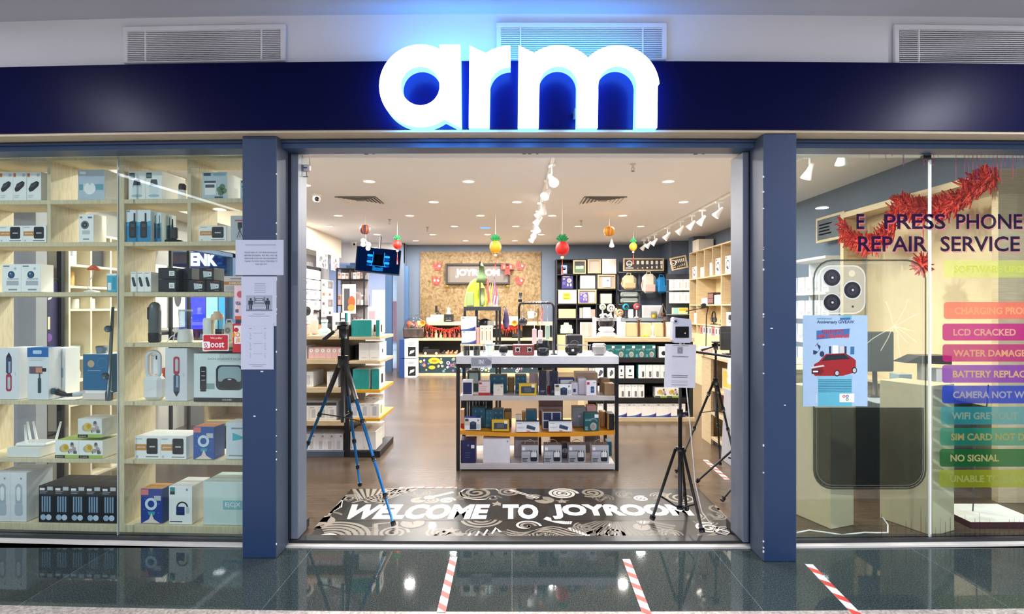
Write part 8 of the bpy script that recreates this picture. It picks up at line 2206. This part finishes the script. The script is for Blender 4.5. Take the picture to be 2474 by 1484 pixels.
# ---- inside the right window
XR = 3.72
ry = lambda px: XR * F / (px - CX)
wu = furn('wall_cabinet', 'large pale wood framed wall cabinet behind the right window', 'cabinet', (XR, 0, 0))
ya, yb = ry(2412), ry(2030)
part(wu, 'back_panel', (.25, .28, ya + .06, yb - .06, .0, 2.50), M('#dcc9a0'))
part(wu, 'top_frame', (0, .24, ya, yb, 2.50, 2.56), WOOD)
for y in (ya, yb - .06): part(wu, 'side_frame', (0, .24, y, y + .06, 0, 2.499), WOOD)
for z in (.75,): part(wu, 'shelf', (.0, .24, ya + .061, yb - .061, z - .03, z), WOOD)
mb = MB(); rn = random.Random(21); GR2 = [M('#d8331f', .6), M('#c22a1a', .6), M('#e0543a', .6)]
pts = [(2035, 545), (2060, 580), (2110, 590), (2150, 560), (2172, 490), (2200, 500), (2240, 505), (2290, 500), (2330, 470), (2370, 440), (2400, 425)]
for (p, q), (p2, q2) in zip(pts, pts[1:]):
 for i in range(16):
  t = i / 16; a, b_ = p + (p2 - p) * t, q + (q2 - q) * t
  Xg = XR - .05; y = Xg * F / (a - CX); z = PZ(b_, y)
  for j in range(7): mb.tube([(Xg + .02, y + rn.uniform(-.02, .02), z + rn.uniform(-.05, .05)), (Xg - rn.uniform(.0, .06), y + rn.uniform(-.09, .09), z + rn.uniform(-.15, .12))], [.016, .005], rn.choice(GR2), 4)
tag(mb.build('tinsel_garland'), 'thick red tinsel garland swagged across the pale wall cabinet', 'garland')
o = thing('paper_flower', 'red tinsel flower hanging below the garland behind the right window', 'decoration', (XR - .08, ry(2252), PZ(640, ry(2252))))
mb = MB()
for i in range(120):
 t = rn.uniform(0, 6.283); r = rn.uniform(.05, .13); mb.tube([(0, 0, 0), (rn.uniform(-.05, .02), r * math.cos(t), r * math.sin(t))], [.01, .005], rn.choice(GR2), 4)
mb.build('petals', o)
mb = MB(); mb.tube([(0, 0, .12), (0, 0, .42)], .004, GR2[0], 5); mb.build('cord', o)
mb = MB(); mb.box(-.03, 0, -.3, .3, 0, .32, WOOD, c=.004); f = Fr(mb, (-.03, .3, 0), (0, -1, 0), (0, 0, 1), .6, .32); f.rect(.06, .1, .94, .9, M('#3b4250')); f.lines(.12, .25, .6, .75, 4, C_LG)
tag(mb.build('menu_board', loc=(3.95, 6.75, PZ(592, 7.2))), 'dark framed board on the wall behind the right window, beside the right pillar', 'sign')
t = furn('white_shelving', 'white lit shelving behind the phone graphic on the right wall', 'shelf', (3.7, 6.45, 0))
part(t, 'back_panel', (.32, .34, 0, .95, 0, 2.1), M('#dde3ea'))
for z in (.75, 1.05, 1.35, 1.65, 2.08): part(t, 'shelf', (0, .319, 0, .95, z, z + .03), C_WH)
for j in range(4):
 for k in range(5): lbox(f'white carton on the white shelving behind the right window, shelf {["one","two","three","four"][j]} from below, {["nearest","second","third","fourth","farthest"][k]}', 6.47 + .18 * k, 6.62 + .18 * k, .2, .78 + .3 * j, .05, .12, M(('#e9edf2', '#c9d3de', '#f2f2f0')[(j + k) % 3]), A_CYL, group='cartons on the white shelving', X=3.7)
# counter, screens and plinths behind the glass
def blk(name, label, cat, px0, px1, py0, Y, dep, m, top=None, z0=0):
 x0, x1 = PX(px0, Y), PX(px1, Y)
 mb = MB(); mb.box(-(x1 - x0) / 2, (x1 - x0) / 2, 0, dep, 0, PZ(py0, Y) - z0, m, top=top, c=.003)
 return tag(mb.build(name, loc=((x0 + x1) / 2, Y, z0 + (.002 if z0 else 0))), label, cat)
PLN = M('#d6caa6', .55)
o = blk('plinth', 'pale plinth standing behind the left half of the phone graphic', 'plinth', 2040, 2116, 940, 3.72, .32, PLN)
o.rotation_euler.z = .35; o.location.x -= .12
o = blk('plinth', 'pale plinth standing behind the seam of the right window', 'plinth', 2258, 2346, 930, 3.62, .34, PLN)
o.rotation_euler.z = .42; o.location.x -= .06
blk('work_counter', 'grey topped repair counter behind the right window', 'counter', 2120, 2350, 975, 4.55, .5, M('#2b3340'), M('#a6b4bd'))
o = thing('monitor', 'black monitor on the repair counter behind the poster', 'monitor', (PX(2118, 4.9), 4.9, PZ(975, 4.55)))
mb = MB(); mb.box(-.16, .16, 0, .03, .22, .58, M('#3c4549', .5), c=.01); mb.build('screen', o)
mb = MB(); mb.tube([(0, .02, .01), (0, .03, .3)], .02, BLACK); mb.box(-.1, .1, -.06, .1, 0, .012, BLACK, c=.004); mb.build('stand', o)
o = thing('office_chair', 'dark office chair behind the repair counter', 'chair', (3.3, 5.5, 0))
mb = MB(); mb.box(-.22, .22, .18, .25, .55, 1.0, M('#2f3a42', .7), c=.05); mb.build('backrest', o)
mb = MB(); mb.box(-.22, .22, -.22, .2, .42, .50, M('#2f3a42', .7), c=.03); mb.build('seat', o)
mb = MB(); mb.tube([(0, 0, .06), (0, 0, .42)], .025, BLACK); mb.build('column', o)
for i in range(5):
 t = i * 1.2566; mb = MB(); mb.tube([(0, 0, .08), (.26 * math.cos(t), .26 * math.sin(t), .03)], [.02, .015], BLACK); mb.build('leg', o)
o = thing('tablet_display', 'dark slanted tablet on a pale stand behind the window seam', 'tablet', (PX(2235, 3.95), 3.95, PZ(985, 3.75)))
hh = PZ(855, 3.95) - PZ(985, 3.75)
mb = MB(); mb.box(-.03, .03, 0, .05, 0, hh - .02, M('#cfc8b4'), c=.004); mb.build('stand', o)
mb = MB(); mb.prism([(-.19, hh - .02), (.20, hh - .035), (.20, hh + .04), (-.06, hh + .04)], -.04, .12, M('#26303c', .35)); mb.build('screen', o)
o.location = (PX(2238, 4.6), 4.62, PZ(975, 4.55) + .002)
blk('glass_case', 'pale glass topped case on the repair counter', 'case', 2172, 2204, 905, 4.57, .12, M('#9fb2b8', .2), None, PZ(975, 4.55))
o = blk('leaflet_stack', 'white leaflet tray with teal print right of the window seam', 'tray', 2262, 2300, 893, 4.6, .18, M('#e2e8ec'), M('#dfe6e8'), PZ(975, 4.55))
blk('cushion_box', 'low white topped maroon box on the floor at the right edge', 'box', 2345, 2520, 1262, 3.70, .35, M('#4a2528'), M('#f0ede6'))
mb = MB(); mb.tube([(PX(1925, 3.6), 3.6, .012), (PX(1955, 3.62), 3.62, .02), (PX(2000, 3.6), 3.60, .012), (PX(2035, 3.56), 3.56, .014), (PX(2085, 3.62), 3.6, .014), (PX(2110, 3.62), 3.58, .02), (PX(2140, 3.62), 3.60, .012), (PX(2130, 3.70), 3.64, .05), (PX(2122, 3.7), 3.66, .09)], .005, C_WH, 6)
tag(mb.build('white_cable'), 'white cable snaking on the floor behind the right window', 'cable')
mb = MB(); mb.tube([(PX(2388, 3.9), 3.9, PZ(930, 3.9)), (PX(2384, 3.9), 3.9, PZ(980, 3.9)), (PX(2362, 3.9), 3.9, PZ(1020, 3.9)), (PX(2350, 3.9), 3.9, .02)], .004, BLACK, 6)
tag(mb.build('black_cable'), 'thin black cable hanging behind the service strips', 'cable')
# ================================================================ things on and under the ceiling
# television
YV = 11.0
tv = thing('television', 'black wall television tilted on a bracket, blue car graphic on screen', 'television', (PX(914, YV), YV, PZ(630, YV)), rot=(math.radians(-12), math.radians(5), math.radians(14)))
mb = MB(); mb.box(-.44, .44, 0, .05, -.265, .265, M('#101114', .3), c=.006); mb.build('housing', tv)
mb = MB(); mb.box(-.425, .425, -.004, -.0005, -.25, .25, ME('#06163a', 1.0)); f = Fr(mb, (-.425, -.004, -.25), (1, 0, 0), (0, 0, 1), .85, .50)
B1, B2, B3 = ME('#1f9aff', 1.6), ME('#0b4aa8', 1.0), ME('#02060e', 1.0)
for s_ in (-1, 1):
 for j in range(4): f.rr(.5 + s_ * .20 - .06, .24 + .13 * j, .5 + s_ * .20 + .06, .34 + .13 * j, .02, B1 if j % 2 else B2, 1.5)
 f.line([(.5 + s_ * .13, .85), (.5 + s_ * .13, .45), (.5 + s_ * .16, .25)], .01, B1, 2)
f.rect(.40, .2, .60, .75, B3, 2.2); f.poly([(.44, .2), (.56, .2), (.58, .5), (.5, .75), (.46, .5)], ME('#050a14', 1), 2.6)
for i in range(5): f.line([(.38, .22 - .035 * i), (.62, .22 - .035 * i)], .006, B1, 2.4)
f.rect(.3, .26, .7, .275, B1, 3); mb.build('screen', tv)
mb = MB(); mb.tube([(0, .05, .1), (0, .12, .3), (0, .12, .55)], .025, BLACK); mb.build('bracket', tv)
# track lights
def spot(name, label, x, y, rzd, tilt, grp, lit):
 o = thing(name, label, 'spotlight', (x, y, CEIL - .03), math.radians(rzd), grp); o.location.z = CEIL - .031
 mb = MB(); mb.box(-.02, .02, -.05, .05, -.03, 0, WHITE, c=.004); mb.tube([(0, 0, -.03), (0, 0, -.10)], .010, WHITE, 8); mb.build('adapter', o)
 mb = MB(); mb.lathe([(0, .07), (.022, .07), (.03, .0), (.052, -.07), (.055, -.085), (.045, -.082), (.026, -.01)], WHITE, (0, 0, 0), 18); h = mb.build('shade', o, loc=(0, 0, -.15), rot=(math.radians(tilt), 0, 0))
 mb = MB(); mb.lathe([(0, -.078), (.045, -.078), (.045, -.07)], ME('#fff8ea', 9.0 if lit else 1.2), n=18); mb.build('lamp_lens', h)
 return o
def track(label, pts):
 for a, b_ in zip(pts, pts[1:]):
  mb = MB(); d = Vector(b_) - Vector(a); L = d.length
  mb.box(0, L, -.018, .018, -.03, 0, WHITE, c=.003); tag(mb.build('light_track', loc=a, rz=math.atan2(d.y, d.x)), label, 'track')
XT = .405
track('white ceiling light track down the middle of the shop', [(XT, 5.2, CEIL - .001), (XT, 10.8, CEIL - .001)])
first = None
ML = (('first', 5.55, 200, 48, 1), ('second', 6.25, 150, 55, 0), ('third', 7.15, 0, 35, 1), ('fourth', 7.55, 60, 50, 1), ('fifth', 8.2, 70, 45, 1), ('sixth', 8.95, 200, 30, 1), ('seventh', 9.7, 150, 45, 1), ('eighth', 10.3, 60, 45, 1))
for n_, y, rzd, tilt, lit in ML:
 spot('track_spotlight', f'white track spotlight on the middle ceiling track, {n_} from the door', XT, y, rzd, tilt, 'spotlights on the middle track', lit)
rt = lambda px: 2.83 * F / (px - CX)
track('white ceiling light track along the right side of the shop', [(2.83, 4.2, CEIL - .001), (2.83, 12.0, CEIL - .001)])
for n_, px, rzd, tilt, lit in (('farthest', 1556, 60, 40, 1), ('second farthest', 1568, 80, 40, 1), ('third farthest', 1582, 75, 40, 0), ('fourth farthest', 1613, 75, 40, 0), ('fifth farthest', 1645, 75, 40, 0), ('sixth farthest', 1672, 75, 40, 0), ('second nearest the door', 1697, 80, 35, 1), ('nearest the door', 1738, 75, 40, 0), ('left one behind the right window', 1956, 20, 30, 1), ('bright right one behind the right window', 2036, -20, 25, 1)):
 o = spot('track_spotlight', f'white track spotlight on the right ceiling track, {n_}', 2.83, rt(px) , rzd, tilt, 'spotlights on the right track', lit)
 if lit and px > 1900: lamp('spot_beam', 'SPOT', (0, -.02, -.26), 40, '#fff0dc', o, .04, (0, 0, 0), 1.9, .8)
for n_, px in (('left of the small orange pineapple', 1478), ('behind the small orange pineapple', 1530)):
 Y = 11.6; spot('track_spotlight', f'white spotlight hanging low before the back wall, {n_}', PX(px, Y), Y, 170, 25, 'spotlights by the back wall', 0).location.z = PZ(570, Y)
mb = MB(); mb.box(PX(1465, 11.6), PX(1543, 11.6), 11.585, 11.615, PZ(570, 11.6) + .001, PZ(570, 11.6) + .03, WHITE, c=.003)
for px in (1470, 1539): mb.box(PX(px, 11.6) - .008, PX(px, 11.6) + .008, 11.59, 11.61, PZ(570, 11.6) + .03, CEIL - .001, WHITE)
tag(mb.build('light_track'), 'short white light track hung before the back wall', 'track')
o = thing('globe_cluster', 'cluster of four bright bulbs hanging beside the television', 'lamp', (PX(884, 10.0), 10.0, CEIL - .001)); o.location.z = CEIL - .001
zg = PZ(588, 10.0) - CEIL
mb = MB(); mb.tube([(0, 0, 0), (0, 0, zg + .06)], .006, WHITE); mb.lathe([(0, 0), (.05, -.0), (.05, -.02), (0, -.02)], WHITE, n=14); mb.build('stem', o)
for dx, dz in ((-.05, .05), (-.05, -.02), (.05, -.02), (.04, -.09)):
 mb = MB(); mb.tube([(0, 0, zg + .06), (dx, 0, zg + dz)], .008, WHITE); mb.ball((dx, 0, zg + dz), .042, ME('#fff4dc', 9), 14); mb.build('bulb', o)
# air vents in the ceiling
for lab, p0, p1, y0, y1 in (('square ceiling air diffuser at the left of the shop ceiling', 822, 918, 473, 493), ('square ceiling air diffuser at the right of the shop ceiling', 1406, 1506, 473, 494)):
 ya, yb = (CEIL - H) * F / (CY - y0), (CEIL - H) * F / (CY - y1); xm = (PX((p0 + p1) / 2, (ya + yb) / 2)); w_ = (p1 - p0) * (ya + yb) / 2 / F
 o = thing('ceiling_diffuser', lab, 'vent', (xm, (ya + yb) / 2, CEIL), group='ceiling diffusers'); o.location.z = CEIL
 mb = MB(); d_ = w_ * .92
 mb.box(-w_ / 2, w_ / 2, -d_ / 2, d_ / 2, -.004, -.001, M('#77787c'))
 mb.build('backing', o)
 for q in range(4):
  mb = MB()
  for i in range(5):
   s0 = .5 - .085 * i; s1 = s0 - .045
   A = [(-s0, -s0), (s0, -s0), (s1, -s1), (-s1, -s1)]
   c_, n_ = [(1, 0), (0, 1), (-1, 0), (0, -1)][q]
   mb.face([((a * c_ - b_ * n_) * w_, (a * n_ + b_ * c_) * d_, -.005 - .012 * (k_ < 2)) for k_, (a, b_) in enumerate(A)][::-1], M('#e6e2dc'))
  mb.build('blade', o)
# pineapples and balls
def pine(label, px, yt, yb, Y, c):
 z1, z0 = PZ(yt, Y), PZ(yb, Y); h = z1 - z0; r = h * .30
 o = thing('paper_pineapple', label, 'decoration', (PX(px, Y), Y, z0), group='hanging paper pineapples')
 mb = MB(); n = 26
 b0 = len(mb.v)
 mb.lathe([(0, 0)] + [(r * (math.sin(math.pi * (.06 + .88 * i / 10)) ** .45), h * .62 * i / 10 + .001) for i in range(11)] + [(0, h * .63)], M(c, .6), n=n)
 for i in range(b0, len(mb.v)):
  x, y, z = mb.v[i]; k_ = 1 + .05 * math.cos(13 * math.atan2(y, x)); mb.v[i] = (x * k_, y * k_, z)
 mb.build('fruit', o)
 mb = MB()
 for j in range(3):
  for i in range(9):
   t = 6.283 * i / 9 + j * .3; s_ = r * (1.0 - .25 * j)
   p = Vector((r * .25 * math.cos(t), r * .25 * math.sin(t), h * .62)); q = Vector((s_ * math.cos(t), s_ * math.sin(t), h * (.78 + .10 * j)))
   mb.tube([p, (p + q) / 2 + Vector((0, 0, .01)), q], [r * .16, r * .20, .003], M('#1f8a50', .6), 5)
 mb.build('leaves', o)
 mb = MB(); mb.tube([(0, 0, h * .9), (0, 0, CEIL - z0 - .004)], .0025, M('#d9d5cc'), 5); mb.build('string', o)
 mb = MB(); mb.ball((0, 0, -.03), .022, M('#f0c9a8'), 10); mb.tube([(0, 0, -.05), (0, 0, -.16)], .004, M('#d9564a'), 5); mb.tube([(0, 0, -.15), (0, 0, -.26)], [.010, .012], M('#c93a34'), 6); mb.build('tassel', o)
pine('red paper pineapple hanging in front of the television', 960, 568, 602, 9.2, '#b81a12'); pine('orange paper pineapple hanging left of the sign in the shop centre', 1197, 566, 612, 8.6, '#d98208')
pine('large red paper pineapple hanging right of the shop centre', 1358.5, 565, 617, 7.2, '#b8140e'); pine('small orange paper pineapple hanging at the right before the back wall', 1530, 576, 606, 10.5, '#d98a18')
for lab, px, py, R, cs_ in (('red and blue honeycomb paper ball hanging at the left', 882, 555, 11, ('#b5462c', '#4a5a9a', '#d98a3a')), ('gold honeycomb paper ball hanging at the right', 1472, 559, 11.5, ('#c9a02a', '#b58a1c', '#d95a3a'))):
 Y = 8.6; r = R * Y / F
 o = thing('paper_ball', lab, 'decoration', (PX(px, Y), Y, PZ(py, Y)), group='honeycomb balls')
 mb = MB()
 for i in range(24):
  t = 6.283 * i / 24; c_ = M(cs_[i % 3], .5)
  pts = [(r * math.sin(a) * math.cos(t), r * math.sin(a) * math.sin(t), r * math.cos(a)) for a in [math.pi * k_ / 12 for k_ in range(13)]]
  mb.tube(pts, [.004 + r * .14 * math.sin(math.pi * k_ / 12) for k_ in range(13)], c_, 5)
 mb.build('honeycomb', o)
 mb = MB(); mb.tube([(0, 0, r), (0, 0, CEIL - PZ(py, Y) - .004)], .0025, M('#d9d5cc'), 5); mb.build('string', o)
# sprinklers, cameras, sensor box
for k, (px, py) in enumerate(((1529, 400), (941, 534), (1033, 553), (1404, 537))):
 Y = (CEIL - H) * F / (CY - py + 4)
 o = thing('fire_sprinkler', f'small ceiling sprinkler, {["nearest the door", "left, by the air diffuser", "near the red pineapple", "right of the middle track"][k]}', 'sprinkler', (PX(px, Y), Y, CEIL), group='sprinklers'); o.location.z = CEIL
 mb = MB(); mb.lathe([(0, -.001), (.03, -.001), (.03, -.008), (.012, -.012), (.012, -.04), (0, -.04)], M('#b9b4ac', .3, .6), n=14); mb.build('escutcheon', o)
 mb = MB(); mb.tube([(-.012, 0, -.04), (-.014, 0, -.06), (0, 0, -.075)], .003, M('#8f8a84')); mb.tube([(.012, 0, -.04), (.014, 0, -.06), (0, 0, -.075)], .003, M('#8f8a84')); mb.lathe([(0, -.076), (.02, -.076), (.02, -.08), (0, -.08)], M('#8f8a84'), n=12); mb.build('deflector', o)
def domecam(label, px, py, Y, onceil=True):
 o = thing('dome_camera', label, 'camera', (PX(px, Y), Y, PZ(py, Y)), group='security cameras');
 if onceil: o.location.z = CEIL
 mb = MB(); mb.lathe([(0, -.001), (.07, -.001), (.07, -.03), (0, -.03)], WHITE, n=20); mb.build('base', o)
 mb = MB(); mb.ball((0, 0, -.06), .055, WHITE, 16); mb.build('housing', o)
 mb = MB(); mb.lathe([(0, -.014), (.025, -.01), (.03, 0), (0, 0)], M('#22242a', .2), (.02, -.05, -.075), 14, 'y'); mb.build('lens', o)
domecam('white dome security camera on the ceiling left of the air diffuser', 765, 462, 7.15)
domecam('white security camera high on the left wall beyond the bulkhead', 855, 583, 12.3)
o = thing('beam_sensor', 'white boxy sensor hanging inside the top left corner of the doorway', 'sensor', (PX(740, 3.56), 3.56, SOFF)); o.location.z = SOFF - .001
mb = MB(); mb.box(-.028, .028, -.02, .02, -.012, 0, WHITE, c=.002); mb.tube([(-.022, 0, -.01), (-.022, 0, -.08)], .004, WHITE); mb.tube([(.022, 0, -.01), (.024, 0, -.08)], .004, WHITE); mb.build('bracket', o)
mb = MB(); mb.box(-.024, .026, -.018, .018, -.115, -.075, M('#d8d6d4'), c=.004); mb.box(-.018, .012, -.0195, -.018, -.10, -.092, M('#4a5a80')); mb.build('housing', o)
mb = MB(); mb.tube([(.0, 0, -.115), (.002, 0, -.15)], .003, C_MG); mb.box(-.012, .014, -.004, .004, -.152, -.148, C_MG); mb.build('spindle', o)
mb = MB(); mb.box(-.09, .09, -.09, .09, -.006, -.001, ME('#7fa8ff', 1.5)); tag(mb.build('ceiling_panel', loc=(PX(1172, 10.2), 10.2, CEIL)), 'small square blue lit panel in the far ceiling', 'light')
